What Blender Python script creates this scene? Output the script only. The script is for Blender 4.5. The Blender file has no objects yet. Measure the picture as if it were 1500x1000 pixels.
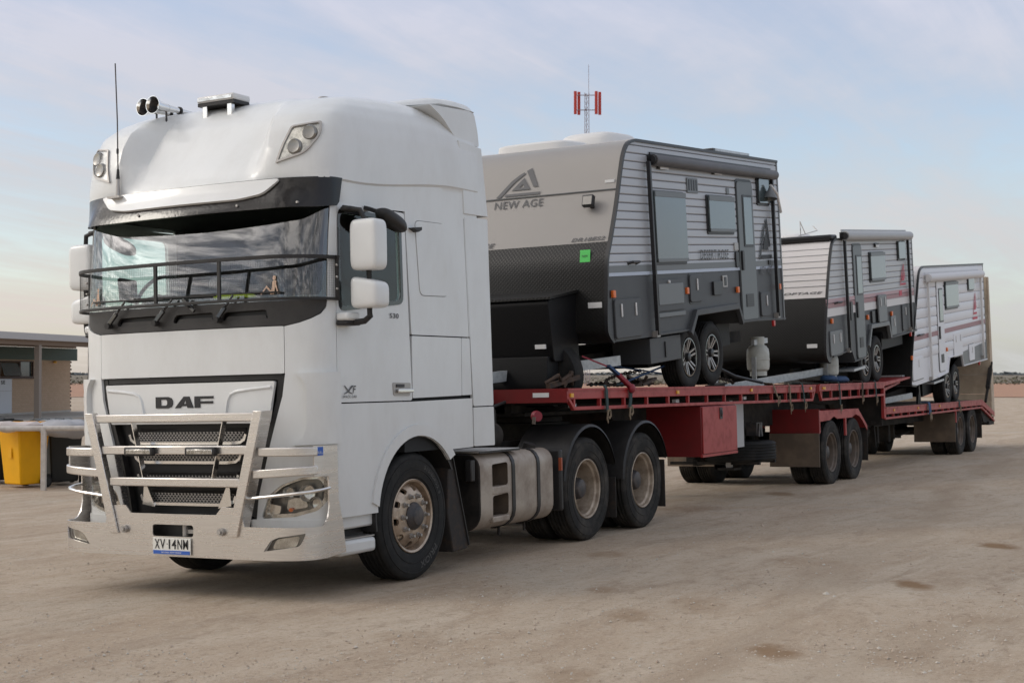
import bpy, bmesh, math, random
from math import radians as R, sin, cos, pi, sqrt, atan2, exp
from mathutils import Vector, Matrix, geometry, noise

# ---------------------------------------------------------------- camera, sky, sun, exposure
SC = bpy.context.scene
COL = SC.collection
cam_d = bpy.data.cameras.new("camera"); cam = bpy.data.objects.new("camera", cam_d); COL.objects.link(cam)
SC.camera = cam
cam.location = (-10.1375, -7.7272, 1.694)
_yaw, _pit = R(29.056), R(1.2458)
_fw = Vector((cos(_yaw) * cos(_pit), sin(_yaw) * cos(_pit), sin(_pit)))
cam.rotation_euler = _fw.to_track_quat('-Z', 'Y').to_euler()
cam_d.sensor_width = 36.0; cam_d.lens = 2137.6 * 36 / 1500
cam_d.clip_start = 0.1; cam_d.clip_end = 20000
cam_d.dof.use_dof = True; cam_d.dof.focus_distance = 12.5; cam_d.dof.aperture_fstop = 6.3

SUN_DIR = Vector((-0.40, 0.77, 0.52)).normalized()
SUN_EL = math.asin(SUN_DIR.z); SUN_AZ = atan2(SUN_DIR.x, SUN_DIR.y)
world = bpy.data.worlds.new("World"); SC.world = world; world.use_nodes = True
def build_sky():
    nt = world.node_tree; N = nt.nodes; L = nt.links; N.clear()
    def n(t, **k):
        x = N.new(t)
        for a, b in k.items(): setattr(x, a, b)
        return x
    def m(op, a, b=None, clamp=False):
        x = n('ShaderNodeMath', operation=op, use_clamp=clamp)
        for i, q in enumerate((a, b)):
            if q is None: continue
            if isinstance(q, (int, float)): x.inputs[i].default_value = q
            else: L.new(q, x.inputs[i])
        return x.outputs[0]
    def mixc(f, a, b):
        x = n('ShaderNodeMix', data_type='RGBA')
        for i, q in ((0, f), (6, a), (7, b)):
            if isinstance(q, (int, float)): x.inputs[i].default_value = q
            elif isinstance(q, tuple): x.inputs[i].default_value = (*q, 1)
            else: L.new(q, x.inputs[i])
        return x.outputs[2]
    def ramp(f, pts):
        x = n('ShaderNodeValToRGB'); e = x.color_ramp.elements
        while len(e) < len(pts): e.new(0.5)
        for el, (p, c) in zip(e, pts):
            el.position = p; el.color = (*c, 1) if isinstance(c, tuple) else (c, c, c, 1)
        L.new(f, x.inputs[0]); return x.outputs[0]
    sky = n('ShaderNodeTexSky', sky_type='NISHITA', sun_disc=False, sun_elevation=SUN_EL, sun_rotation=SUN_AZ,
            altitude=50, air_density=1.0, dust_density=0.7, ozone_density=1.5)
    tc = n('ShaderNodeTexCoord'); sep = n('ShaderNodeSeparateXYZ'); L.new(tc.outputs['Generated'], sep.inputs[0])
    z = m('MAXIMUM', sep.outputs[2], 0.0)
    den = m('ADD', z, 0.09)
    cx = m('DIVIDE', sep.outputs[0], den); cy = m('DIVIDE', sep.outputs[1], den)
    def cloudnoise(scale, ang, sx, sy, detail, rough, off, dist=0.0, tex=False):
        cmb = n('ShaderNodeCombineXYZ'); L.new(cx, cmb.inputs[0]); L.new(cy, cmb.inputs[1]); cmb.inputs[2].default_value = off
        mp = n('ShaderNodeMapping', vector_type='TEXTURE' if tex else 'POINT'); mp.inputs['Rotation'].default_value = (0, 0, R(ang))
        mp.inputs['Scale'].default_value = (1 / sx, 1 / sy, 1) if tex else (sx, sy, 1)
        L.new(cmb.outputs[0], mp.inputs[0])
        t = n('ShaderNodeTexNoise'); t.inputs['Scale'].default_value = scale; t.inputs['Detail'].default_value = detail
        t.inputs['Roughness'].default_value = rough; t.inputs['Distortion'].default_value = dist
        L.new(mp.outputs[0], t.inputs[0]); return t.outputs[0]
    big = cloudnoise(0.55, 25, 1.0, 2.2, 7, 0.55, 3.1, 0.5)
    rip = cloudnoise(4.2, 40, 0.85, 1.7, 5, 0.56, 7.7, 0.2, True)
    wis = cloudnoise(0.9, 20, 0.55, 3.2, 8, 0.62, 11.0, 0.8)
    f = m('ADD', m('MULTIPLY', big, 0.55), m('ADD', m('MULTIPLY', wis, 0.40), m('MULTIPLY', rip, 0.12)))
    cover = ramp(f, [(0.44, 0.0), (0.64, 1.0)])
    # a thin veil everywhere, thicker towards the horizon
    veil = ramp(z, [(0.0, 0.92), (0.06, 0.55), (0.16, 0.48), (0.30, 0.66), (1.0, 0.72)])
    cov = m('ADD', veil, m('MULTIPLY', cover, m('SUBTRACT', 1.0, veil)), clamp=True)
    # glow of the veiled sun in the cloud sheet
    dot = n('ShaderNodeVectorMath', operation='DOT_PRODUCT'); L.new(tc.outputs['Generated'], dot.inputs[0]); dot.inputs[1].default_value = SUN_DIR
    d = m('MAXIMUM', dot.outputs['Value'], 0.0)
    glow = m('ADD', m('MULTIPLY', m('POWER', d, 24.0), 3.4), m('MULTIPLY', m('POWER', d, 5.0), 1.7))
    ripm = ramp(rip, [(0.38, 0.0), (0.62, 1.5)])
    hd0 = n('ShaderNodeVectorMath', operation='DOT_PRODUCT'); L.new(tc.outputs['Generated'], hd0.inputs[0]); hd0.inputs[1].default_value = Vector((-0.80, 0.60, 0))
    bank = n('ShaderNodeMapRange', interpolation_type='SMOOTHSTEP'); bank.inputs[1].default_value = 0.15; bank.inputs[2].default_value = 0.55; L.new(hd0.outputs['Value'], bank.inputs[0])
    ripb = ramp(rip, [(0.40, 0.60), (0.50, 1.0), (0.62, 1.9)])
    base = m('ADD', 1.0, m('MULTIPLY', bank.outputs[0], m('SUBTRACT', ripb, 1.0)))
    lum = m('MULTIPLY', m('ADD', base, m('MULTIPLY', glow, ripm)), m('ADD', 0.87, m('MULTIPLY', cover, 0.20)))
    # warmer towards the sun's side of the horizon, cooler away from it
    hd = n('ShaderNodeVectorMath', operation='DOT_PRODUCT'); L.new(tc.outputs['Generated'], hd.inputs[0]); hd.inputs[1].default_value = Vector((SUN_DIR.x, SUN_DIR.y, 0)).normalized()
    side = n('ShaderNodeMapRange', interpolation_type='SMOOTHSTEP'); side.inputs[1].default_value = -0.62; side.inputs[2].default_value = 0.15; L.new(hd.outputs['Value'], side.inputs[0])
    warm = ramp(z, [(0.0, (6.15, 5.55, 5.0)), (0.06, (6.5, 5.95, 5.5)), (0.13, (5.8, 5.75, 6.0)), (0.26, (5.6, 5.85, 7.0)), (0.5, (6.9, 7.05, 7.6)), (1.0, (6.3, 6.45, 7.0))])
    cool = ramp(z, [(0.0, (4.5, 4.9, 4.95)), (0.05, (5.1, 5.4, 5.55)), (0.13, (5.75, 6.0, 6.4)), (0.26, (5.6, 5.9, 7.1)), (0.5, (6.9, 7.05, 7.6)), (1.0, (6.3, 6.45, 7.0))])
    ccol = mixc(m('MULTIPLY', bank.outputs[0], 0.75), mixc(side.outputs[0], cool, warm), (6.6, 6.05, 5.35))
    cl = n('ShaderNodeVectorMath', operation='SCALE'); L.new(ccol, cl.inputs[0]); L.new(m('MULTIPLY', lum, 0.945), cl.inputs['Scale'])
    sk = n('ShaderNodeVectorMath', operation='SCALE'); L.new(sky.outputs[0], sk.inputs[0]); sk.inputs['Scale'].default_value = 1.75
    out = mixc(cov, sk.outputs[0], cl.outputs[0])
    bg = n('ShaderNodeBackground'); L.new(out, bg.inputs[0]); bg.inputs[1].default_value = 0.1
    w = n('ShaderNodeOutputWorld'); L.new(bg.outputs[0], w.inputs[0])
build_sky()
sun_d = bpy.data.lights.new("sun", 'SUN'); sun = bpy.data.objects.new("sun", sun_d); COL.objects.link(sun)
sun_d.energy = 0.5; sun_d.angle = R(14); sun_d.color = (1.0, 0.93, 0.82)
sun.rotation_euler = (-SUN_DIR).to_track_quat('-Z', 'Y').to_euler(); sun.location = (0, 0, 50)
SC.view_settings.view_transform = 'Standard'; SC.view_settings.look = 'None'
SC.view_settings.exposure = 0.17; SC.view_settings.gamma = 1.0; SC.view_settings.use_curve_mapping = False
SC.cycles.max_bounces = 8; SC.cycles.transparent_max_bounces = 16

# ---------------------------------------------------------------- materials
MATS = {}
def mat(name, col, rough=0.5, metal=0.0, col2=None, nscale=6.0, nlo=0.4, nhi=0.65, bump=0.0, bscale=60.0, coat=0.0, spec=0.5,
        stretch=(1, 1, 1), emit=0.0, dust=None, dust_z=0.9, dust_amt=0.6, rvar=0.0):
    m = bpy.data.materials.new(name); m.use_nodes = True; MATS[name] = m
    nt = m.node_tree; N = nt.nodes; L = nt.links; b = N['Principled BSDF']
    b.inputs['Base Color'].default_value = (*col, 1); b.inputs['Roughness'].default_value = rough
    b.inputs['Metallic'].default_value = metal; b.inputs['Coat Weight'].default_value = coat; b.inputs['Coat Roughness'].default_value = 0.06
    b.inputs['Specular IOR Level'].default_value = spec
    if emit: b.inputs['Emission Color'].default_value = (*col, 1); b.inputs['Emission Strength'].default_value = emit
    tc = N.new('ShaderNodeTexCoord'); mp = N.new('ShaderNodeMapping'); mp.inputs['Scale'].default_value = stretch
    L.new(tc.outputs['Object'], mp.inputs[0])
    cur = None
    if col2 or rvar:
        t = N.new('ShaderNodeTexNoise'); t.inputs['Scale'].default_value = nscale; t.inputs['Detail'].default_value = 6; t.inputs['Roughness'].default_value = 0.65
        L.new(mp.outputs[0], t.inputs[0])
        mr = N.new('ShaderNodeMapRange'); mr.inputs[1].default_value = nlo; mr.inputs[2].default_value = nhi; L.new(t.outputs[0], mr.inputs[0])
        if col2:
            mx = N.new('ShaderNodeMix'); mx.data_type = 'RGBA'; mx.inputs[6].default_value = (*col, 1); mx.inputs[7].default_value = (*col2, 1)
            L.new(mr.outputs[0], mx.inputs[0]); L.new(mx.outputs[2], b.inputs['Base Color']); cur = mx.outputs[2]
        if rvar:
            r2 = N.new('ShaderNodeMapRange'); r2.inputs[3].default_value = rough; r2.inputs[4].default_value = rough + rvar
            L.new(mr.outputs[0], r2.inputs[0]); L.new(r2.outputs[0], b.inputs['Roughness'])
    if dust:
        # road dust: more of it low down, broken up by noise
        sp = N.new('ShaderNodeSeparateXYZ'); L.new(tc.outputs['Object'], sp.inputs[0])
        t2 = N.new('ShaderNodeTexNoise'); t2.inputs['Scale'].default_value = 3.5; t2.inputs['Detail'].default_value = 8; t2.inputs['Roughness'].default_value = 0.7
        mp2 = N.new('ShaderNodeMapping'); mp2.inputs['Scale'].default_value = (1, 1, 0.45); L.new(tc.outputs['Object'], mp2.inputs[0]); L.new(mp2.outputs[0], t2.inputs[0])
        a = N.new('ShaderNodeMapRange'); a.inputs[1].default_value = dust_z; a.inputs[2].default_value = 0.1; a.inputs[3].default_value = 0; a.inputs[4].default_value = 1.0
        L.new(sp.outputs[2], a.inputs[0])
        ml = N.new('ShaderNodeMath'); ml.operation = 'MULTIPLY_ADD'; L.new(a.outputs[0], ml.inputs[0]); ml.inputs[1].default_value = dust_amt
        mm = N.new('ShaderNodeMapRange'); mm.inputs[1].default_value = 0.42; mm.inputs[2].default_value = 0.75; mm.inputs[4].default_value = dust_amt * 0.6
        L.new(t2.outputs[0], mm.inputs[0]); L.new(mm.outputs[0], ml.inputs[2])
        mx2 = N.new('ShaderNodeMix'); mx2.data_type = 'RGBA'; mx2.clamp_factor = True; L.new(ml.outputs[0], mx2.inputs[0])
        if cur: L.new(cur, mx2.inputs[6])
        else: mx2.inputs[6].default_value = (*col, 1)
        mx2.inputs[7].default_value = (*dust, 1); L.new(mx2.outputs[2], b.inputs['Base Color'])
        r3 = N.new('ShaderNodeMapRange'); r3.inputs[3].default_value = rough; r3.inputs[4].default_value = max(rough, 0.75); L.new(ml.outputs[0], r3.inputs[0])
        L.new(r3.outputs[0], b.inputs['Roughness'])
    if bump:
        t3 = N.new('ShaderNodeTexNoise'); t3.inputs['Scale'].default_value = bscale; t3.inputs['Detail'].default_value = 4
        L.new(mp.outputs[0], t3.inputs[0])
        bp = N.new('ShaderNodeBump'); bp.inputs['Strength'].default_value = bump; bp.inputs['Distance'].default_value = 0.01
        L.new(t3.outputs[0], bp.inputs['Height']); L.new(bp.outputs[0], b.inputs['Normal'])
    return m
DUST = (0.30, 0.25, 0.20)
M = MATS
mat('white_paint', (0.72, 0.735, 0.735), 0.32, coat=0.25, dust=DUST, dust_z=1.9, dust_amt=0.24)
mat('white_clean', (0.74, 0.75, 0.745), 0.30, coat=0.3, col2=(0.70, 0.705, 0.70), nscale=2.0)
mat('cowl_black', (0.034, 0.032, 0.031), 0.5, col2=(0.045, 0.042, 0.04), nscale=5, spec=0.35)
mat('black_plastic', (0.022, 0.021, 0.021), 0.45, col2=(0.034, 0.032, 0.031), nscale=5, spec=0.35)
mat('black_gloss', (0.012, 0.012, 0.013), 0.10, coat=0.6)
mat('visor_acrylic', (0.012, 0.010, 0.009), 0.12, spec=0.45, bump=0.12, bscale=40)
mat('grille_black', (0.007, 0.007, 0.008), 0.5)
mat('dark_interior', (0.016, 0.017, 0.018), 0.8)
mat('seat_fabric', (0.035, 0.035, 0.038), 0.9, bump=0.3, bscale=200)
mat('rubber', (0.014, 0.014, 0.014), 0.75, spec=0.3, col2=(0.034, 0.031, 0.028), nscale=7, nlo=0.45, nhi=0.8, bump=0.15, bscale=90)
mat('tyre_dusty', (0.018, 0.017, 0.016), 0.8, spec=0.3, col2=(0.075, 0.065, 0.055), nscale=4, nlo=0.45, nhi=0.75, bump=0.15, bscale=90)
mat('alloy_rim', (0.50, 0.40, 0.31), 0.42, metal=0.75, col2=(0.22, 0.16, 0.12), nscale=9, nlo=0.45, nhi=0.75)
mat('steel_rim', (0.46, 0.38, 0.30), 0.5, metal=0.35, col2=(0.26, 0.20, 0.15), nscale=7)
mat('brown_rim', (0.15, 0.115, 0.09), 0.65, col2=(0.10, 0.08, 0.065), nscale=7)
mat('hub_dark', (0.05, 0.05, 0.055), 0.5, metal=0.4, col2=(0.11, 0.09, 0.08), nscale=10)
mat('bolt_steel', (0.42, 0.40, 0.38), 0.45, metal=0.7)
mat('aluminium', (0.72, 0.69, 0.66), 0.24, metal=0.9, col2=(0.60, 0.565, 0.53), nscale=2.2, stretch=(1, 1, 14), rvar=0.12, bump=0.04, bscale=30)
mat('polished_alu', (0.80, 0.78, 0.75), 0.22, metal=1.0)
mat('chrome', (0.82, 0.81, 0.79), 0.12, metal=1.0)
mat('tank_alu', (0.44, 0.38, 0.32), 0.5, metal=0.55, col2=(0.30, 0.245, 0.20), nscale=3, rvar=0.2)
mat('lamp_reflector', (0.75, 0.74, 0.72), 0.16, metal=0.9, col2=(0.45, 0.44, 0.42), nscale=14)
mat('lamp_dark', (0.26, 0.25, 0.235), 0.25, metal=0.6)
mat('galvanised', (0.55, 0.57, 0.58), 0.45, metal=0.5, col2=(0.42, 0.44, 0.45), nscale=20)
mat('red_paint', (0.36, 0.034, 0.034), 0.42, col2=(0.25, 0.045, 0.038), nscale=7, nlo=0.48, nhi=0.72, rvar=0.25, bump=0.05, bscale=25)
mat('red_shaded', (0.20, 0.010, 0.012), 0.5, col2=(0.15, 0.012, 0.012), nscale=3)  # trailer red darkened for forward-facing plates: their shade is put into the colour
mat('chassis', (0.016, 0.015, 0.014), 0.75, col2=(0.045, 0.038, 0.032), nscale=4, spec=0.25)
mat('brown_flap', (0.115, 0.088, 0.066), 0.85, col2=(0.20, 0.145, 0.10), nscale=3, nlo=0.45, nhi=0.75)
mat('flap_rubber', (0.026, 0.022, 0.020), 0.85, col2=(0.06, 0.036, 0.022), nscale=14, nlo=0.5, nhi=0.75)
mat('timber_deck', (0.12, 0.085, 0.06), 0.85, col2=(0.07, 0.05, 0.04), nscale=3, stretch=(0.4, 6, 6), bump=0.2, bscale=30)
mat('ramp_ply', (0.55, 0.45, 0.34), 0.8, col2=(0.44, 0.35, 0.26), nscale=4)
mat('orange_lens', (0.75, 0.16, 0.03), 0.3)
mat('red_lens', (0.45, 0.02, 0.02), 0.3)
mat('amber_dull', (0.36, 0.08, 0.035), 0.4)
mat('tread_alu', (0.55, 0.53, 0.50), 0.5, metal=0.2, bump=0.5, bscale=70)
mat('yellow_lens', (0.75, 0.38, 0.03), 0.3)
mat('plate_white', (0.72, 0.71, 0.66), 0.4)
mat('plate_blue', (0.03, 0.11, 0.45), 0.4)
mat('print_black', (0.012, 0.012, 0.014), 0.5)
mat('print_grey', (0.10, 0.10, 0.105), 0.5)
mat('print_white', (0.75, 0.75, 0.75), 0.5)
mat('print_pale', (0.50, 0.56, 0.66), 0.5)
mat('sticker_skin', (0.72, 0.50, 0.36), 0.6)
mat('sticker_green', (0.10, 0.62, 0.13), 0.5)
mat('hivis', (0.50, 0.55, 0.03), 0.8)
# caravans
mat('clad_silver', (0.47, 0.48, 0.505), 0.40, metal=0.2)
mat('clad_grey', (0.50, 0.505, 0.515), 0.42, metal=0.15)
mat('clad_white', (0.76, 0.76, 0.79), 0.42)
mat('charcoal', (0.058, 0.061, 0.066), 0.45, col2=(0.067, 0.07, 0.075), nscale=2, spec=0.35)
mat('mid_grey', (0.15, 0.16, 0.165), 0.42)
mat('door_grey', (0.135, 0.15, 0.155), 0.42)
mat('champagne', (0.30, 0.283, 0.268), 0.42, metal=0.1, col2=(0.31, 0.292, 0.276), nscale=1.5)
mat('white_front', (0.68, 0.65, 0.64), 0.45)
mat('van_black', (0.008, 0.008, 0.009), 0.5, spec=0.2)
mat('edge_black', (0.016, 0.016, 0.018), 0.4)
mat('awning_vinyl', (0.11, 0.11, 0.118), 0.55, col2=(0.085, 0.085, 0.09), nscale=2)
mat('awning_pale', (0.42, 0.425, 0.43), 0.5)
mat('awning_white', (0.66, 0.65, 0.66), 0.5)
mat('stripe_red', (0.37, 0.20, 0.21), 0.5)
mat('stripe_pink', (0.50, 0.33, 0.35), 0.5)
mat('logo_red', (0.55, 0.05, 0.09), 0.5)
mat('gas_white', (0.50, 0.51, 0.47), 0.45, col2=(0.42, 0.42, 0.38), nscale=8)
mat('white_plastic', (0.68, 0.67, 0.66), 0.45)
mat('strap_green', (0.035, 0.06, 0.06), 0.85)
mat('strap_blue', (0.03, 0.07, 0.16), 0.8)
mat('strap_tan', (0.20, 0.15, 0.10), 0.9)
mat('ratchet_red', (0.25, 0.015, 0.03), 0.5)
mat('chain_rust', (0.06, 0.045, 0.038), 0.7, metal=0.4, col2=(0.10, 0.06, 0.04), nscale=15)
# surroundings
mat('concrete', (0.48, 0.45, 0.41), 0.85, col2=(0.42, 0.39, 0.35), nscale=3)
mat('fascia_grey', (0.44, 0.43, 0.43), 0.6)
mat('beam_brown', (0.20, 0.14, 0.10), 0.7)
mat('green_steel', (0.012, 0.050, 0.034), 0.5)
mat('post_grey', (0.26, 0.22, 0.19), 0.7)
mat('frame_brown', (0.07, 0.038, 0.03), 0.6)
mat('board_white', (0.60, 0.62, 0.66), 0.5)
mat('bin_yellow', (0.88, 0.44, 0.006), 0.5, spec=0.3, col2=(0.82, 0.41, 0.006), nscale=4)
mat('bin_dark', (0.016, 0.018, 0.017), 0.55)
mat('bin_lid_grey', (0.20, 0.21, 0.215), 0.6)
mat('bag_grey', (0.36, 0.36, 0.38), 0.5, bump=0.6, bscale=14)
mat('bag_pale', (0.60, 0.53, 0.50), 0.5, bump=0.6, bscale=14)
mat('rail_white', (0.58, 0.54, 0.50), 0.6, col2=(0.45, 0.41, 0.37), nscale=8)
mat('mast_steel', (0.30, 0.26, 0.29), 0.5, metal=0.2)
mat('antenna_red', (0.48, 0.045, 0.03), 0.5)
mat('scrub_green', (0.075, 0.080, 0.052), 0.9, col2=(0.13, 0.105, 0.065), nscale=0.3)
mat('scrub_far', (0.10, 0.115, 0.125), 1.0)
mat('stone', (0.50, 0.41, 0.33), 0.85, col2=(0.36, 0.28, 0.21), nscale=25)
mat('pale_stone', (0.52, 0.48, 0.42), 0.85)

def glass(name, tint, ior=1.5, boost=1.0, rough=0.0):
    m = bpy.data.materials.new(name); m.use_nodes = True; MATS[name] = m
    nt = m.node_tree; N = nt.nodes; L = nt.links; N.clear()
    o = N.new('ShaderNodeOutputMaterial'); mx = N.new('ShaderNodeMixShader'); tr = N.new('ShaderNodeBsdfTransparent'); gl = N.new('ShaderNodeBsdfGlossy')
    fr = N.new('ShaderNodeFresnel'); fr.inputs[0].default_value = ior
    ge = N.new('ShaderNodeNewGeometry'); io = N.new('ShaderNodeMapRange'); io.inputs[3].default_value = ior; io.inputs[4].default_value = 1 / ior
    L.new(ge.outputs['Backfacing'], io.inputs[0]); L.new(io.outputs[0], fr.inputs[0])
    tr.inputs[0].default_value = (*tint, 1); gl.inputs['Roughness'].default_value = rough; gl.inputs[0].default_value = (1, 1, 1, 1)
    L.new(fr.outputs[0], mx.inputs[0]); L.new(tr.outputs[0], mx.inputs[1]); L.new(gl.outputs[0], mx.inputs[2]); L.new(mx.outputs[0], o.inputs[0])
    return m
glass('windscreen_glass', (0.80, 0.90, 0.86), 2.2)
glass('side_glass', (0.62, 0.76, 0.76), 1.55)
glass('lens_clear', (0.88, 0.88, 0.86), 1.45)
mat('tint_window', (0.055, 0.075, 0.08), 0.12, coat=0.5, spec=0.8)

def chequer(name, col, scale, rough, strength=0.6):
    m = mat(name, col, rough, spec=0.35)
    nt = m.node_tree; N = nt.nodes; L = nt.links; b = N['Principled BSDF']
    tc = N.new('ShaderNodeTexCoord'); mp = N.new('ShaderNodeMapping'); mp.inputs['Rotation'].default_value = (R(45), 0, 0); mp.inputs['Scale'].default_value = (0, scale, scale)
    L.new(tc.outputs['Object'], mp.inputs[0])
    ck = N.new('ShaderNodeTexChecker'); ck.inputs['Scale'].default_value = 1.0; L.new(mp.outputs[0], ck.inputs[0])
    ck.inputs[1].default_value = (1, 1, 1, 1); ck.inputs[2].default_value = (0, 0, 0, 1)
    vs = N.new('ShaderNodeTexVoronoi'); vs.inputs['Scale'].default_value = 1.0; vs.inputs['Randomness'].default_value = 0.0; L.new(mp.outputs[0], vs.inputs[0])
    mr = N.new('ShaderNodeMapRange'); mr.inputs[1].default_value = 0.22; mr.inputs[2].default_value = 0.42; mr.inputs[3].default_value = 1; mr.inputs[4].default_value = 0; L.new(vs.outputs['Distance'], mr.inputs[0])
    bp = N.new('ShaderNodeBump'); bp.inputs['Strength'].default_value = strength; bp.inputs['Distance'].default_value = 0.006
    L.new(mr.outputs[0], bp.inputs['Height']); L.new(bp.outputs[0], b.inputs['Normal'])
    return m
chequer('chequer_black', (0.014, 0.0135, 0.013), 32, 0.38, 0.22)
chequer('chequer_grey', (0.055, 0.053, 0.052), 22, 0.40)

# ---------------------------------------------------------------- mesh helpers
class MB:
    def __init__(s): s.v = []; s.f = []
    def add(s, vs, fs):
        o = len(s.v); s.v += [tuple(p) for p in vs]; s.f += [tuple(i + o for i in q) for q in fs]; return s
    def box(s, x0, x1, y0, y1, z0, z1):
        if x0 > x1: x0, x1 = x1, x0
        if y0 > y1: y0, y1 = y1, y0
        if z0 > z1: z0, z1 = z1, z0
        return s.add([(x0, y0, z0), (x1, y0, z0), (x1, y1, z0), (x0, y1, z0), (x0, y0, z1), (x1, y0, z1), (x1, y1, z1), (x0, y1, z1)],
                     [(3, 2, 1, 0), (4, 5, 6, 7), (0, 1, 5, 4), (1, 2, 6, 5), (2, 3, 7, 6), (3, 0, 4, 7)])
    def obox(s, c, ax, ay, az):
        c, ax, ay, az = (Vector(q) for q in (c, ax, ay, az))
        vs = [c + ax * i + ay * j + az * k for k in (-1, 1) for (i, j) in ((-1, -1), (1, -1), (1, 1), (-1, 1))]
        return s.add(vs, [(3, 2, 1, 0), (4, 5, 6, 7), (0, 1, 5, 4), (1, 2, 6, 5), (2, 3, 7, 6), (3, 0, 4, 7)])
    def bar(s, p0, p1, w, h, up=(0, 0, 1)):
        p0, p1 = Vector(p0), Vector(p1); d = p1 - p0; l = d.length; d.normalize()
        a = d.cross(Vector(up)); a = a.normalized() if a.length > 1e-4 else Vector((0, 1, 0)); b = a.cross(d)
        return s.obox((p0 + p1) / 2, d * l / 2, a * w / 2, b * h / 2)
    def prism(s, pts, axis, a, b):
        n = len(pts)
        def P(p, q): return {'y': (p[0], q, p[1]), 'x': (q, p[0], p[1]), 'z': (p[0], p[1], q)}[axis]
        area = sum(pts[i][0] * pts[(i + 1) % n][1] - pts[(i + 1) % n][0] * pts[i][1] for i in range(n))
        if area < 0: pts = pts[::-1]
        if a > b: a, b = b, a
        vs = [P(p, a) for p in pts] + [P(p, b) for p in pts]
        fs = [tuple(range(n))[::-1], tuple(range(n, 2 * n))] + [(i, (i + 1) % n, n + (i + 1) % n, n + i) for i in range(n)]
        if axis == 'y': fs = [q[::-1] for q in fs]
        return s.add(vs, fs)
    def sweep(s, path, prof, closed=False, up=(0, 0, 1), caps=True):
        P = [Vector(p) for p in path]; n = len(P); k = len(prof); vs = []
        for i in range(n):
            a = P[(i - 1) % n] if (closed or i) else P[0]; b = P[(i + 1) % n] if (closed or i < n - 1) else P[-1]
            d = (b - a).normalized(); r = d.cross(Vector(up)); r = r.normalized() if r.length > 1e-4 else Vector((1, 0, 0)); u = r.cross(d)
            vs += [P[i] + r * q[0] + u * q[1] for q in prof]
        fs = []
        for i in range(n if closed else n - 1):
            j = (i + 1) % n
            for t in range(k): fs.append((i * k + t, j * k + t, j * k + (t + 1) % k, i * k + (t + 1) % k))
        if caps and not closed: fs += [tuple(range(k)), tuple(range((n - 1) * k, n * k))[::-1]]
        return s.add(vs, fs)
    def tube(s, path, r, n=8, closed=False, up=(0, 0, 1)):
        return s.sweep(path, [(r * cos(2 * pi * i / n), r * sin(2 * pi * i / n)) for i in range(n)], closed, up)
    def rect(s, path, w, h, closed=False, up=(0, 0, 1)):
        return s.sweep(path, [(-w / 2, -h / 2), (w / 2, -h / 2), (w / 2, h / 2), (-w / 2, h / 2)], closed, up)
    def lathe(s, prof, c, ax, n=32, a0=0.0, a1=2 * pi):
        """prof: (radius, offset along ax)"""
        ax = Vector(ax).normalized(); c = Vector(c)
        e = Vector((0, 0, 1)) if abs(ax.z) < 0.9 else Vector((1, 0, 0)); e1 = (e - ax * e.dot(ax)).normalized(); e2 = ax.cross(e1)
        full = abs(a1 - a0 - 2 * pi) < 1e-6; m = n if full else n + 1; k = len(prof); vs = []
        for i in range(m):
            t = a0 + (a1 - a0) * i / n; d = e1 * cos(t) + e2 * sin(t)
            vs += [c + d * r + ax * h for (r, h) in prof]
        fs = []
        for i in range(n):
            j = (i + 1) % m
            for t in range(k - 1): fs.append((i * k + t, i * k + t + 1, j * k + t + 1, j * k + t))
        return s.add(vs, fs)
    def cyl(s, p0, p1, r0, r1=None, n=12):
        p0, p1 = Vector(p0), Vector(p1); r1 = r0 if r1 is None else r1; L = (p1 - p0).length
        return s.lathe([(0, 0), (r0, 0), (r1, L), (0, L)], p0, p1 - p0, n)
    def ell(s, c, rx, ry, rz, e=1.0, nu=20, nv=12):
        """superellipsoid: e<1 gives a rounded box"""
        def p(t): return math.copysign(abs(t) ** e, t)
        vs = []; fs = []
        for j in range(nv + 1):
            v = -pi / 2 + pi * j / nv
            for i in range(nu):
                u = 2 * pi * i / nu
                vs.append((c[0] + rx * p(cos(v)) * p(cos(u)), c[1] + ry * p(cos(v)) * p(sin(u)), c[2] + rz * p(sin(v))))
        for j in range(nv):
            for i in range(nu): fs.append((j * nu + i, j * nu + (i + 1) % nu, (j + 1) * nu + (i + 1) % nu, (j + 1) * nu + i))
        return s.add(vs, fs)

def mk(name, mb, material, parent=None, bevel=0.0, ang=35, merge=True):
    me = bpy.data.meshes.new(name); me.from_pydata(mb.v, [], mb.f); me.validate()
    if merge:
        bm = bmesh.new(); bm.from_mesh(me); bmesh.ops.remove_doubles(bm, verts=bm.verts, dist=1e-5)
        bmesh.ops.recalc_face_normals(bm, faces=bm.faces); bm.to_mesh(me); bm.free()
    if material: me.materials.append(MATS[material] if isinstance(material, str) else material)
    me.polygons.foreach_set('use_smooth', [True] * len(me.polygons)); me.set_sharp_from_angle(angle=R(ang)); me.update()
    o = bpy.data.objects.new(name, me); COL.objects.link(o)
    if parent: o.parent = parent
    if name in STUFF and parent: o['kind'] = 'stuff'
    if bevel:
        b = o.modifiers.new('bevel', 'BEVEL'); b.width = bevel; b.segments = 2; b.limit_method = 'ANGLE'; b.angle_limit = R(40)
    return o
STUFF = {'wheel_nuts', 'cross_members', 'louvre', 'lattice', 'spokes', 'grille_mesh', 'led', 'guard_mesh', 'brake_gear', 'suspension', 'axles', 'air_hoses', 'main_beam', 'chassis_rails'}
def tag(o, label, cat, group=None, kind=None):
    if label: o['label'] = label
    if cat: o['category'] = cat
    if group: o['group'] = group
    if kind: o['kind'] = kind
    return o
def thing(name, label, cat, mw=None, group=None):
    o = bpy.data.objects.new(name, None); COL.objects.link(o); o.empty_display_size = 0.3
    if mw is not None: o.matrix_world = mw
    return tag(o, label, cat, group)
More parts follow.
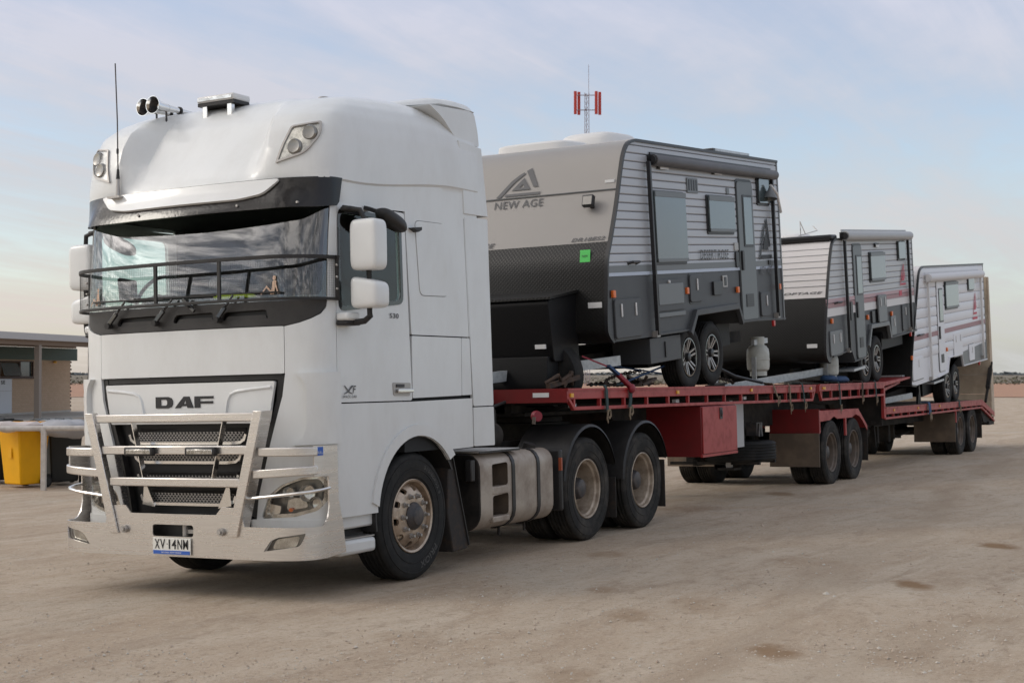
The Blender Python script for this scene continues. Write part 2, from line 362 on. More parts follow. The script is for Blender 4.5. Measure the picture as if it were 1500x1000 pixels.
def copy_tree(o, parent=None):
    c = o.copy(); COL.objects.link(c)
    if parent is not None: c.parent = parent
    for ch in list(o.children): copy_tree(ch, c)
    return c
def rpoly(pts, r, n=4):
    """round the corners of a closed polygon; r a number or one per corner"""
    out = []; k = len(pts)
    for i, p in enumerate(pts):
        rr = r[i] if isinstance(r, (list, tuple)) else r
        a, p_, b = Vector(pts[i - 1]), Vector(p), Vector(pts[(i + 1) % k]); d0, d1 = a - p_, b - p_
        rr = min(rr, d0.length * 0.45, d1.length * 0.45)
        if rr < 1e-4: out.append(tuple(p_)); continue
        q0, q1 = p_ + d0.normalized() * rr, p_ + d1.normalized() * rr
        for j in range(n + 1):
            t = j / n; out.append(tuple(q0 * (1 - t) ** 2 + p_ * 2 * t * (1 - t) + q1 * t * t))
    return out
def _inside(p, poly):
    c = False; n = len(poly); x, y = p
    for i in range(n):
        x0, y0 = poly[i]; x1, y1 = poly[i - 1]
        if (y0 > y) != (y1 > y) and x < (x1 - x0) * (y - y0) / (y1 - y0) + x0: c = not c
    return c
def _dist(p, poly):
    best = 1e9; n = len(poly); P = Vector(p)
    for i in range(n):
        a, b = Vector(poly[i]), Vector(poly[i - 1]); d = b - a; l2 = d.length_squared
        t = 0 if l2 == 0 else max(0, min(1, (P - a).dot(d) / l2)); best = min(best, (P - a - d * t).length)
    return best
def tri2d(outer, holes=(), step=0.08):
    """triangles of a polygon with holes, with inner grid points so that it can be bent"""
    loops = [list(outer)] + [list(h) for h in holes]; vs = []; es = []
    for lp in loops:
        pts = []
        for i in range(len(lp)):
            a, b = Vector(lp[i]), Vector(lp[(i + 1) % len(lp)]); k = max(1, int((b - a).length / step + 0.5))
            pts += [a + (b - a) * (j / k) for j in range(k)]
        o = len(vs); vs += pts; es += [(o + i, o + (i + 1) % len(pts)) for i in range(len(pts))]
    x0 = min(p[0] for p in outer); x1 = max(p[0] for p in outer); y0 = min(p[1] for p in outer); y1 = max(p[1] for p in outer)
    nx = int((x1 - x0) / step) + 1; ny = int((y1 - y0) / step) + 1
    if nx * ny < 6000:
        for i in range(nx + 1):
            for j in range(ny + 1):
                p = (x0 + i * step + step * 0.5 * (j % 2), y0 + j * step * 0.9)
                if _inside(p, outer) and not any(_inside(p, h) for h in holes) and min(_dist(p, l) for l in loops) > step * 0.4: vs.append(Vector(p))
    r = geometry.delaunay_2d_cdt(vs, es, [], 0, 1e-6); V = [tuple(v) for v in r[0]]; F = []
    for f in r[2]:
        c = (sum(V[i][0] for i in f) / len(f), sum(V[i][1] for i in f) / len(f))
        if _inside(c, outer) and not any(_inside(c, h) for h in holes): F.append(tuple(f))
    return V, F
def patch(mb, outer, holes, f, thick=0.02, off=0.0, step=0.08, centre=(0, 0, 2.0)):
    """a bent plate: polygon in (a,b), bent by f(a,b), thick inwards from offset off"""
    vs, fs = tri2d(outer, holes, step); n = len(vs); C = Vector(centre); o_, i_ = [], []
    for (a, b) in vs:
        p = Vector(f(a, b)); e = 1e-3
        nn = (Vector(f(a + e, b)) - Vector(f(a - e, b))).cross(Vector(f(a, b + e)) - Vector(f(a, b - e)))
        nn = nn.normalized() if nn.length > 1e-12 else Vector((0, 0, 1))
        if nn.dot(p - C) < 0: nn = -nn
        o_.append(p + nn * off); i_.append(p + nn * (off - thick))
    cnt = {}
    for t in fs:
        for i in range(len(t)):
            e = (t[i], t[(i + 1) % len(t)]); k = (min(e), max(e)); cnt[k] = None if k in cnt else e
    F = list(fs)
    if thick > 0:
        F += [tuple(i + n for i in t[::-1]) for t in fs]
        F += [(e[1], e[0], e[0] + n, e[1] + n) for e in cnt.values() if e]
    return mb.add(o_ + (i_ if thick > 0 else []), F)
def flat_y(y): return lambda a, b: (a, y, b)
def flat_x(x): return lambda a, b: (x, a, b)
_txt = {}
def text_mesh(body, bold=0.0, shear=0.0):
    key = (body, bold, shear)
    if key in _txt: return _txt[key]
    c = bpy.data.curves.new('t', 'FONT'); c.body = body; c.size = 1.0; c.offset = bold; c.shear = shear; c.resolution_u = 3; c.space_character = 1.08
    o = bpy.data.objects.new('t', c); COL.objects.link(o); dg = bpy.context.evaluated_depsgraph_get()
    me = o.evaluated_get(dg).to_mesh(); vs = [(v.co.x, v.co.y) for v in me.vertices]; fs = [tuple(p.vertices) for p in me.polygons]
    o.evaluated_get(dg).to_mesh_clear(); bpy.data.objects.remove(o); bpy.data.curves.remove(c)
    _txt[key] = (vs, fs); return vs, fs
def lettering(body, a0, a1, b0, b1, f, material, parent, bold=0.0, shear=0.0, flip=False, off=0.004, name='lettering', skew=0.0):
    """letters filling the rectangle a0..a1, b0..b1 of surface f (a runs with the reading direction)"""
    vs, fs = text_mesh(body, bold, shear)
    x0 = min(v[0] for v in vs); x1 = max(v[0] for v in vs); y0 = min(v[1] for v in vs); y1 = max(v[1] for v in vs)
    mb = MB(); pts = []
    for (x, y) in vs:
        u = (x - x0) / (x1 - x0); a = a0 + (a1 - a0) * u; b = b0 + (b1 - b0) * (y - y0) / (y1 - y0) + skew * u; pts.append(f(a, b))
    mb.add(pts, fs); return mk(name, mb, material, parent, merge=False)

# ---------------------------------------------------------------- frames: the yard falls away across the rig by 1.44 degrees
PHI = R(1.44)
_piv = Vector((0, -1.2, 0))
MT = Matrix.Translation(_piv) @ Matrix.Rotation(-PHI, 4, 'X') @ Matrix.Translation(-_piv)
MTR = MT @ Matrix.Translation((4, 0, 0)) @ Matrix.Rotation(R(0.389), 4, 'Z') @ Matrix.Translation((-4, 0, 0))
def ground_z(x, y):
    t = -(y + 1.2) * math.tan(PHI)
    return 0.16 * math.tanh(t / 0.16) if t < 0 else 0.30 * math.tanh(t / 0.30)
# ---------------------------------------------------------------- ground, far land
def ground_material():
    m = bpy.data.materials.new('gravel'); m.use_nodes = True; nt = m.node_tree; N = nt.nodes; L = nt.links; b = N['Principled BSDF']
    b.inputs['Roughness'].default_value = 0.92; b.inputs['Specular IOR Level'].default_value = 0.25
    tc = N.new('ShaderNodeTexCoord')
    def noi(scale, detail, rough, stretch=(1, 1, 1), rot=0.0, dist=0.0):
        mp = N.new('ShaderNodeMapping'); mp.inputs['Rotation'].default_value = (0, 0, R(rot)); mp.inputs['Scale'].default_value = stretch
        L.new(tc.outputs['Object'], mp.inputs[0]); t = N.new('ShaderNodeTexNoise'); t.inputs['Scale'].default_value = scale
        t.inputs['Detail'].default_value = detail; t.inputs['Roughness'].default_value = rough; t.inputs['Distortion'].default_value = dist
        L.new(mp.outputs[0], t.inputs[0]); return t.outputs[0]
    def rng(v, a, b_, c=0.0, d=1.0):
        x = N.new('ShaderNodeMapRange'); x.inputs[1].default_value = a; x.inputs[2].default_value = b_; x.inputs[3].default_value = c; x.inputs[4].default_value = d
        x.interpolation_type = 'SMOOTHSTEP'; L.new(v, x.inputs[0]); return x.outputs[0]
    def mix(f, a, c):
        x = N.new('ShaderNodeMix'); x.data_type = 'RGBA'; L.new(f, x.inputs[0])
        for i, q in ((6, a), (7, c)):
            if isinstance(q, tuple): x.inputs[i].default_value = (*q, 1)
            else: L.new(q, x.inputs[i])
        return x.outputs[2]
    streak = noi(0.8, 8, 0.68, (0.55, 1.5, 1), -6, 0.8)
    streak2 = noi(2.0, 8, 0.68, (0.30, 1.4, 1), -24, 0.6)
    patchy = noi(0.35, 7, 0.66, (1, 1, 1), 0, 0.8)
    med = noi(7.0, 9, 0.78, (1, 1.25, 1), -15, 0.3); fine = noi(34, 6, 0.75); grit = noi(150, 3, 0.8)
    c = mix(rng(streak, 0.36, 0.66), (0.465, 0.36, 0.262), (0.56, 0.465, 0.36))
    c = mix(rng(streak2, 0.48, 0.72, 0.0, 0.8), c, (0.36, 0.272, 0.195))
    c = mix(rng(patchy, 0.52, 0.74, 0.0, 0.8), c, (0.49, 0.43, 0.35))
    c = mix(rng(med, 0.36, 0.48, 0.65, 0.0), c, (0.33, 0.25, 0.18))
    c = mix(rng(med, 0.53, 0.66, 0.0, 0.6), c, (0.54, 0.475, 0.39))
    c = mix(rng(fine, 0.34, 0.48, 0.6, 0.0), c, (0.27, 0.20, 0.14))
    c = mix(rng(fine, 0.56, 0.68, 0.0, 0.5), c, (0.60, 0.535, 0.45))
    c = mix(rng(grit, 0.56, 0.68, 0.0, 0.55), c, (0.62, 0.56, 0.48))
    c = mix(rng(grit, 0.32, 0.44, 0.5, 0.0), c, (0.20, 0.15, 0.11))
    # faint tyre tracks sweeping past the rig
    for (rot, offs, k, colr) in ((-7, (-3.7, -5.6), .45, (0.37, 0.285, 0.205)), (-19, (-6.3, -8.2), .40, (0.56, 0.48, 0.39)), (9, (-5.1, -7.0), .35, (0.36, 0.275, 0.195))):
        mp = N.new('ShaderNodeMapping'); mp.inputs['Rotation'].default_value = (0, 0, R(rot)); L.new(tc.outputs['Object'], mp.inputs[0]); sp = N.new('ShaderNodeSeparateXYZ'); L.new(mp.outputs[0], sp.inputs[0])
        for o_ in offs:
            wv = N.new('ShaderNodeMath'); wv.operation = 'MULTIPLY_ADD'; L.new(patchy, wv.inputs[0]); wv.inputs[1].default_value = 1.6; L.new(sp.outputs[1], wv.inputs[2])
            sb = N.new('ShaderNodeMath'); sb.operation = 'SUBTRACT'; L.new(wv.outputs[0], sb.inputs[0]); sb.inputs[1].default_value = o_
            ab = N.new('ShaderNodeMath'); ab.operation = 'ABSOLUTE'; L.new(sb.outputs[0], ab.inputs[0])
            ml = N.new('ShaderNodeMath'); ml.operation = 'MULTIPLY'; L.new(rng(ab.outputs[0], .12, .26, k, 0.0), ml.inputs[0]); L.new(rng(med, .35, .6), ml.inputs[1])
            c = mix(ml.outputs[0], c, colr)
    # damp brown hollows in the surface, each with a ragged edge
    wob = noi(5, 4, 0.6)
    for (x, y, rx, ry, rot, k) in HOLLOWS:
        mp = N.new('ShaderNodeMapping'); mp.vector_type = 'TEXTURE'; mp.inputs['Location'].default_value = (x, y, 0)
        mp.inputs['Rotation'].default_value = (0, 0, R(rot)); mp.inputs['Scale'].default_value = (rx, ry, 1e6)
        L.new(tc.outputs['Object'], mp.inputs[0]); ln = N.new('ShaderNodeVectorMath'); ln.operation = 'LENGTH'; L.new(mp.outputs[0], ln.inputs[0])
        ad = N.new('ShaderNodeMath'); ad.operation = 'MULTIPLY_ADD'; L.new(wob, ad.inputs[0]); ad.inputs[1].default_value = 1.2; L.new(ln.outputs['Value'], ad.inputs[2])
        c = mix(rng(ad.outputs[0], 0.95, 1.75, k, 0.0), c, (0.235, 0.135, 0.062))
    L.new(c, b.inputs['Base Color'])
    h1 = N.new('ShaderNodeMath'); h1.operation = 'MULTIPLY_ADD'; L.new(med, h1.inputs[0]); h1.inputs[1].default_value = 1.6; L.new(fine, h1.inputs[2])
    h2 = N.new('ShaderNodeMath'); h2.operation = 'MULTIPLY_ADD'; L.new(grit, h2.inputs[0]); h2.inputs[1].default_value = 0.45; L.new(h1.outputs[0], h2.inputs[2])
    bp = N.new('ShaderNodeBump'); bp.inputs['Strength'].default_value = 0.55; bp.inputs['Distance'].default_value = 0.03
    L.new(h2.outputs[0], bp.inputs['Height']); L.new(bp.outputs[0], b.inputs['Normal'])
    return m
def cam_ray_ground(u, v, z=None):
    """where a picture point lies on the yard (used once to measure the places of stains and stones)"""
    rt = Vector((sin(_yaw), -cos(_yaw), 0)); up = rt.cross(_fw); d = _fw * 2137.6 + rt * (u - 750) + up * (500 - v); o = Vector(cam.location)
    zz = 0.0 if z is None else z
    for _ in range(12):
        p = o + d * ((zz - o.z) / d.z)
        if z is not None: break
        zz = ground_z(p.x, p.y)
    return p
def _h(u, v, w, h, k):
    p = cam_ray_ground(u, v); q = cam_ray_ground(u + w / 2, v); e = cam_ray_ground(u, v + h / 2)
    return (p.x, p.y, (q - p).length, max(0.1, (e - p).length), math.degrees(_yaw) - 90, k)
HOLLOWS = [_h(1132, 956, 84, 30, .75), _h(1338, 859, 62, 20, .85), _h(1462, 800, 60, 14, .85), _h(1142, 723, 50, 8, .7), _h(890, 812, 80, 14, .45),
           _h(880, 864, 60, 12, .4), _h(925, 900, 90, 22, .4), _h(1030, 885, 120, 30, .28), _h(830, 990, 120, 40, .3), _h(1010, 745, 130, 10, .3),
           _h(1360, 970, 200, 60, .22), _h(1180, 820, 150, 16, .25), _h(600, 930, 120, 24, .2), _h(1430, 905, 130, 18, .2)]
GM = ground_material()
def grid_axis(lo, hi, c0, c1, fine, grow):
    xs = []; x = c0
    while x < c1: xs.append(x); x += fine
    xs.append(c1); s = fine; x = c1
    while x < hi: s *= grow; x += s; xs.append(min(x, hi))
    s = fine; x = c0; left = []
    while x > lo: s *= grow; x -= s; left.append(max(x, lo))
    return left[::-1] + xs
xs = grid_axis(-600, 6000, -12, 40, 0.35, 1.25); ys = grid_axis(-3000, 6000, -14, 16, 0.35, 1.25)
mb = MB()
random.seed(5)
for x in xs:
    for y in ys:
        d = abs(y + 1.2); amp = 0.012 + 0.02 * min(1, max(0, (d - 1.5) / 3))
        near = 1.0 if (-14 < x < 42 and -16 < y < 18) else 0.0
        w = (noise.noise(Vector((x * 0.45, y * 0.9, 0.3))) * amp + noise.noise(Vector((x * 1.7, y * 2.3, 4.0))) * 0.006) * near
        if -2.0 < y < 1.8 and -2 < x < 24: w = min(w, 0.0) * 0.4
        mb.v.append((x, y, ground_z(x, y) + w))
ny = len(ys)
for i in range(len(xs) - 1):
    for j in range(ny - 1): mb.f.append((i * ny + j, (i + 1) * ny + j, (i + 1) * ny + j + 1, i * ny + j + 1))
ground = mk('ground', mb, GM, ang=80, merge=False); tag(ground, None, None, kind='structure')

def campos(dist, u):
    """point on the ground at a distance in front of the camera, at picture column u"""
    return Vector((cam.location.x, cam.location.y, 0)) + Vector((cos(_yaw), sin(_yaw), 0)) * dist + Vector((sin(_yaw), -cos(_yaw), 0)) * ((u - 750) / 2137.6 * dist)
mat('red_earth', (0.43, 0.235, 0.145), 0.95, col2=(0.36, 0.20, 0.125), nscale=0.4)
mb = MB(); rows = [(112, 0), (135, .05), (175, .12), (240, .2)]
us = list(range(-2600, 4200, 200))
for (d, h) in rows:
    for u in us:
        p = campos(d + 5 * noise.noise(Vector((u * .004, d * .1, 0))), u); mb.v.append((p.x, p.y, ground_z(p.x, p.y) + 0.03 + h))
k = len(us)
for i in range(len(rows) - 1):
    for j in range(k - 1): mb.f.append((i * k + j, i * k + j + 1, (i + 1) * k + j + 1, (i + 1) * k + j))
tag(mk('earth_verge', mb, 'red_earth', ang=80), None, None, kind='structure')
mat('scrub_plain', (0.21, 0.165, 0.115), 0.95, col2=(0.14, 0.125, 0.09), nscale=0.05)
mb = MB(); rows = [(236, .24), (320, .35), (600, .5), (1500, .7), (3200, .9)]
for (d, h) in rows:
    for u in us:
        p = campos(d, u); mb.v.append((p.x, p.y, ground_z(p.x, p.y) + 0.03 + h))
for i in range(len(rows) - 1):
    for j in range(k - 1): mb.f.append((i * k + j, i * k + j + 1, (i + 1) * k + j + 1, (i + 1) * k + j))
tag(mk('plain', mb, 'scrub_plain', ang=80), None, None, kind='structure')
# low saltbush scrub: clumps of small leaf faces
random.seed(11)
mb = MB()
def bush(p, r, h, n):
    for _ in range(n):
        a = random.random() * 2 * pi; rr = r * sqrt(random.random()); z = h * random.random() * (1 - (rr / r) ** 2 * 0.7)
        c = Vector((p.x + rr * cos(a), p.y + rr * sin(a), p.z + z)); s = r * 0.22 * (0.5 + random.random())
        q = [c + Vector((random.uniform(-s, s), random.uniform(-s, s), random.uniform(-s * .6, s * .6))) for _ in range(3)]
        mb.add(q, [(0, 1, 2)])
for _ in range(1500):
    d = random.uniform(205, 420); u = random.uniform(-500, 1750)
    if not (u > 1200 or 650 < u < 1200 and random.random() < .5 or random.random() < 0.4): continue
    p = campos(d, u); p.z = ground_z(p.x, p.y) + 0.15; bush(p, random.uniform(.7, 1.8), random.uniform(.4, 1.25), 26)
tag(mk('scrub', mb, 'scrub_green', ang=10, merge=False), 'low grey green saltbush scrub along the far edge of the plain', 'scrub', kind='stuff')
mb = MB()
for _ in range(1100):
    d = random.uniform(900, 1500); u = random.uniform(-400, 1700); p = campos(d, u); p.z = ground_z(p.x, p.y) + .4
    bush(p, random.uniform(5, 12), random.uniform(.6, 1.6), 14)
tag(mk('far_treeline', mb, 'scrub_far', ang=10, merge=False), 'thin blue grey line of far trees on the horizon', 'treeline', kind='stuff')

# loose stones on the yard
random.seed(3)
mb = MB()
def stone(mb, p, s):
    vs = []
    for (x, y, z) in ((1, 0, 0), (-1, 0, 0), (0, 1, 0), (0, -1, 0), (0, 0, 1), (0, 0, -.6)):
        vs.append((p.x + x * s * random.uniform(.6, 1.3), p.y + y * s * random.uniform(.6, 1.3), p.z + z * s * random.uniform(.4, .9)))
    mb.add(vs, [(0, 2, 4), (2, 1, 4), (1, 3, 4), (3, 0, 4), (2, 0, 5), (1, 2, 5), (3, 1, 5), (0, 3, 5)])
mb2 = MB()
for _ in range(17000):
    v = 590 + 440 * random.random() ** 0.7; u = random.uniform(-40, 1540); p = cam_ray_ground(u, v)
    if (p - Vector(cam.location)).length > 40: continue
    p.z = ground_z(p.x, p.y) + .004; s = random.choice([.003, .004, .005, .006, .007, .010]) * random.uniform(.7, 1.4)
    if random.random() < .012: s *= 2.2
    if -1.6 < p.y < 1.6 and p.x > -2.5: continue
    if noise.noise(p * .8) + random.uniform(-.5, .5) < -.15: continue
    stone(mb if random.random() < .72 else mb2, p, s)
tag(mk('loose_stones', mb, 'stone', ang=20, merge=False), 'small brown stones and gravel scattered loosely over the yard', 'gravel', kind='stuff')
tag(mk('pale_gravel', mb2, 'pale_stone', ang=20, merge=False), 'tiny pale chips of limestone scattered among the brown gravel', 'gravel', kind='stuff')
for (u, v, s, lab) in ((1211, 871, .035, 'pale broken stone lying beside a smaller chip on the open gravel'), (1222, 875, .028, 'small pale stone chip right next to the larger broken stone'),
                       (1354, 986, .016, 'small white pebble near the lower edge of the gravel, right side')):
    mb = MB(); p = cam_ray_ground(u, v); p.z = ground_z(p.x, p.y) + s * .2; stone(mb, p, s); tag(mk('pebble', mb, 'pale_stone', ang=20), lab, 'stone', 'pale stones on the gravel')
# ---------------------------------------------------------------- the prime mover
truck = thing('truck', 'white cab-over prime mover with an aluminium bull bar and a black sun visor', 'truck', MT)
def part(name, mb, m, parent=None, **k): return mk(name, mb, m, parent or truck, **k)

# plan curve of the cab front: (setback, half width); arc length s runs from the centre round the corner and along the side
_PL = [(0, 0), (.004, .3), (.016, .6), (.04, .85), (.066, .98), (.095, 1.08), (.13, 1.16), (.172, 1.21), (.225, 1.236), (.36, 1.246), (3.4, 1.246)]
def _smooth(pl):
    out = []
    for i in range(len(pl) - 1):
        p0, p1, p2, p3 = (Vector(pl[max(0, min(len(pl) - 1, i + k))]) for k in (-1, 0, 1, 2))
        if i == 0: p0 = Vector((p2[0], -p2[1]))
        for j in range(24):
            t = j / 24
            if i >= len(pl) - 2: out.append(p1 + (p2 - p1) * t); continue
            if i == len(pl) - 3: p3 = p2 + (p2 - p1)
            out.append(0.5 * ((2 * p1) + (-p0 + p2) * t + (2 * p0 - 5 * p1 + 4 * p2 - p3) * t * t + (-p0 + 3 * p1 - 3 * p2 + p3) * t ** 3))
    out.append(Vector(pl[-1])); return out
_PC = _smooth(_PL); _SL = [0.0]
for i in range(1, len(_PC)): _SL.append(_SL[-1] + (_PC[i] - _PC[i - 1]).length)
def plan(s):
    lo, hi = 0, len(_SL) - 1
    while hi - lo > 1:
        m = (lo + hi) // 2
        if _SL[m] <= s: lo = m
        else: hi = m
    t = (s - _SL[lo]) / max(1e-9, _SL[hi] - _SL[lo]); return _PC[lo] + (_PC[hi] - _PC[lo]) * t
XF = -1.425
def _inv(val, ax):
    lo, hi = 0.0, _SL[-1]
    for _ in range(40):
        m = (lo + hi) / 2
        if plan(m)[ax] < val: lo = m
        else: hi = m
    return lo
def Sy(y): return math.copysign(_inv(abs(y), 1), y)
def Sx(x): return _inv(x + 1.01 + .36 if x >= -1.01 else (x - XF) * .36 / (-1.01 - XF), 0)
def interp(tab, z):
    if z <= tab[0][0]: return tab[0][1]
    for (a, b), (c, d) in zip(tab, tab[1:]):
        if z <= c: return b + (d - b) * (z - a) / (c - a)
    return tab[-1][1]
_XF = [(0.3, -1.395), (1.0, -1.41), (1.5, -1.425), (2.06, -1.423), (2.2, -1.41), (3.05, -1.27)]
def cab(s, z, xf=None):
    d = plan(abs(s)); x0 = interp(_XF, z) if z < 2.1 else -1.42 + .055 * (z - 2.1) + .115 * (z - 2.1) ** 2
    if xf is not None: x0 = xf
    x = x0 + d[0] * (-1.01 - x0) / 0.36 if d[0] < .36 else -1.01 + d[0] - .36
    return (x, math.copysign(d[1], s) if abs(s) > 1e-9 else 0.0, z)
CC = (0.0, 0, 2.0)
def cpatch(name, poly, m, holes=(), thick=.02, off=0., step=.07, parent=None, f=cab, **k):
    return part(name, patch(MB(), poly, holes, f, thick, off, step, CC), m, parent, **k)
def mir(pts, g): return [(g * a, b) for (a, b) in pts]
SEAM = Sx(-1.118)
# front panel under the windscreen
cpatch('front_panel', rpoly([(-Sy(.933), 2.057), (-Sy(.933), 1.70), (Sy(.933), 1.70), (Sy(.933), 2.057)], .012), 'white_paint', thick=.03)
# black cowl with air slots below the windscreen
A = [(Sy(.94), 2.064), (Sy(1.05), 2.085), (Sy(1.13), 2.115), (Sy(1.19), 2.15), (Sy(1.219), 2.20), (Sy(1.222), 2.252)]
SLOTS = [rpoly([(Sy(y0), 2.118), (Sy(y1), 2.118), (Sy(y1) - .03, 2.182), (Sy(y0) + .02, 2.188)], [.02, .03, .03, .02], 5) for (y0, y1) in ((.28, .74), (-.30, .12), (-.80, -.36))]
cowl = cpatch('cowl', [(-a, b) for a, b in A[::-1]] + A, 'cowl_black', holes=SLOTS, off=-.006, thick=.025)
for P in SLOTS:
    z0 = min(b for a, b in P); a0, a1 = min(a for a, b in P), max(a for a, b in P)
    cpatch('air_slot', rpoly([(a0 - .02, 2.10), (a1 + .02, 2.10), (a1 + .02, 2.20), (a0 - .02, 2.20)], .01), 'grille_black', off=-.05, thick=.01, parent=cowl)
    cpatch('slot_lip', rpoly([(a0 + .01, 2.112), (a1 - .02, 2.112), (a1 - .05, 2.150), (a0 + .03, 2.150)], .015), 'cowl_black', off=-.018, thick=.01, parent=cowl)
# windscreen
WS = rpoly([(-Sy(1.222), 2.245), (Sy(1.222), 2.245), (Sy(1.219), 3.02), (-Sy(1.219), 3.02)], [.02, .02, .05, .05])
WI = rpoly([(-Sy(1.20), 2.29), (Sy(1.20), 2.29), (Sy(1.197), 2.98), (-Sy(1.197), 2.98)], .06)
mb = MB(); NX, NZ, SW = 120, 24, Sy(1.219)
for k in range(NZ + 1):
    for i in range(NX + 1):
        s_, z_ = -SW + 2 * SW * i / NX, 2.248 + .77 * k / NZ; p = Vector(cab(s_, z_)); q = Vector((p.x + .9, p.y * .4, 0)).normalized(); mb.v.append(tuple(p - q * .010))
for k in range(NZ):
    for i in range(NX): mb.f.append((k * (NX + 1) + i, k * (NX + 1) + i + 1, (k + 1) * (NX + 1) + i + 1, (k + 1) * (NX + 1) + i))
wind = part('windscreen', mb, 'windscreen_glass', ang=60)
cpatch('windscreen_seal', WS, 'black_gloss', holes=[WI], off=-.013, thick=.012, parent=wind)
def decal_lady(cx, z, g):
    sh = [(0, 0), (.05, .01), (.085, .055), (.05, .05), (.075, .035), (.10, .012), (.13, 0.0), (.095, .045), (.10, .085), (.085, .12), (.07, .125), (.062, .10), (.07, .075), (.055, .04)]
    head = [(.093 + .013 * cos(t), .113 + .016 * sin(t)) for t in [i * pi / 4 for i in range(8)]]
    legs = [[(0, .0), (.035, .045), (.075, .01), (.075, .025), (.037, .062), (-.01, .004)], [(.065, .0), (.098, .0), (.105, .05), (.112, .09), (.096, .10), (.080, .085), (.078, .04)],
            [(.104, .085), (.118, .05), (.135, .005), (.125, .002), (.108, .045), (.098, .075)], head]
    mb = MB()
    for lp in legs: patch(mb, [(cx + g * a * 1.12, z + b * 1.12) for a, b in lp], (), cab, 0, .004, .03, CC)
    part('sticker', mb, 'sticker_skin', wind, merge=False)
decal_lady(Sy(1.10), 2.30, -1); decal_lady(-Sy(.74), 2.30, -1)
# corner panels, vanes, headlights
HL = [(.70, .605), (.77, .78), (.88, .86), (1.05, .92), (1.19, .925), (1.222, .86), (1.215, .74), (1.15, .665), (.98, .62)]
HLs = rpoly([(Sy(a), b) for a, b in HL], .03)
for g in (-1, 1):
    E = [(Sy(.938), 2.055), (Sy(.938), 1.695), (Sy(.915), 1.53), (Sy(.80), 1.17), (Sy(.685), .77), (Sy(.66), .585), (SEAM, .585), (SEAM, 3.005),
         (Sy(1.222), 3.005), (Sy(1.225), 2.25), (Sy(1.219), 2.19), (Sy(1.195), 2.145), (Sy(1.135), 2.108), (Sy(1.05), 2.078)]
    cpatch('corner_panel', mir(E, g), 'white_paint', holes=[mir(HLs, g)], thick=.03)
    V = rpoly([(Sy(1.03), 1.70), (SEAM - .003, 1.705), (SEAM - .003, 1.165), (Sy(.99), 1.16), (Sy(1.075), 1.215), (Sy(1.10), 1.30), (Sy(1.105), 1.58), (Sy(1.085), 1.645)], [.01, .01, .01, .01, .1, .1, .08, .03])
    cpatch('air_vane', mir(V, g), 'white_paint', off=.042, thick=.045)
    hl = cpatch('headlamp', mir(rpoly([(Sy(a), b) for a, b in HL], .03), g), 'lens_clear', off=-.004, thick=0, step=.05)
    cpatch('bezel', mir(HLs, g), 'lamp_reflector', holes=[mir([((a - Sy(.98)) * .86 + Sy(.98), (b - .77) * .84 + .775) for a, b in HLs], g)], off=-.012, thick=.02, parent=hl)
    cpatch('reflector', mir(HLs, g), 'lamp_dark', off=-.10, thick=.01, parent=hl)
    for (yy, zz, r) in ((1.075, .80, .068), (1.13, .715, .058), (.93, .80, .05)):
        p = Vector(cab(g * Sy(yy), zz)); n = Vector((-1, g * .25, 0)).normalized()
        mk('projector', MB().lathe([(r, -.02), (r * .96, -.028), (r * .9, -.02), (r * .75, -.07), (0.0, -.085)], p + n * .0, n, 24), 'lamp_reflector', hl)
    cpatch('reflector_strip', mir(rpoly([(Sy(.73), .63), (Sy(.85), .645), (Sy(.86), .70), (Sy(.75), .72)], .01), g), 'chrome', off=-.03, thick=.02, parent=hl)
    cpatch('reflector_bowl', mir(rpoly([(Sy(.90), .665), (Sy(1.08), .69), (Sy(1.05), .76), (Sy(.92), .76)], .03), g), 'lamp_reflector', off=-.045, thick=.02, parent=hl)
    cpatch('indicator', mir([(Sy(.945) + .017 * cos(i * pi / 5), .672 + .015 * sin(i * pi / 5)) for i in range(10)], g), 'orange_lens', off=-.02, thick=.015, parent=hl)
# grille
GS = [(Sy(.94), 1.693), (Sy(.92), 1.53), (Sy(.805), 1.17), (Sy(.69), .77), (Sy(.665), .56)]
grille = cpatch('grille', GS[::-1] + [(-a, b) for a, b in GS], 'grille_black', off=-.07, thick=.02)
for g in (-1, 1):   # side cheeks of the black surround
    P = [(Sy(.936), 1.69), (Sy(.915), 1.53), (Sy(.80), 1.17), (Sy(.685), .77), (Sy(.66), .58), (Sy(.61), .58), (Sy(.64), .77), (Sy(.745), 1.17), (Sy(.855), 1.50), (Sy(.875), 1.69)]
    cpatch('cheek', mir(P, g), 'black_plastic', off=-.02, thick=.05, parent=grille)
cpatch('lip', [(-Sy(.9), 1.695), (-Sy(.885), 1.655), (Sy(.885), 1.655), (Sy(.9), 1.695)], 'black_plastic', off=-.025, thick=.04, parent=grille)
def badge_f(s, z): p = Vector(cab(s, z)); return (p.x - .006 - .012 * min(1, (1.645 - z) / .03), p.y, p.z)
badge = cpatch('badge_panel', rpoly([(-Sy(.86), 1.645), (-Sy(.80), 1.33), (Sy(.80), 1.33), (Sy(.86), 1.645)], .02), 'white_clean', off=.012, thick=.03, parent=grille, f=cab)
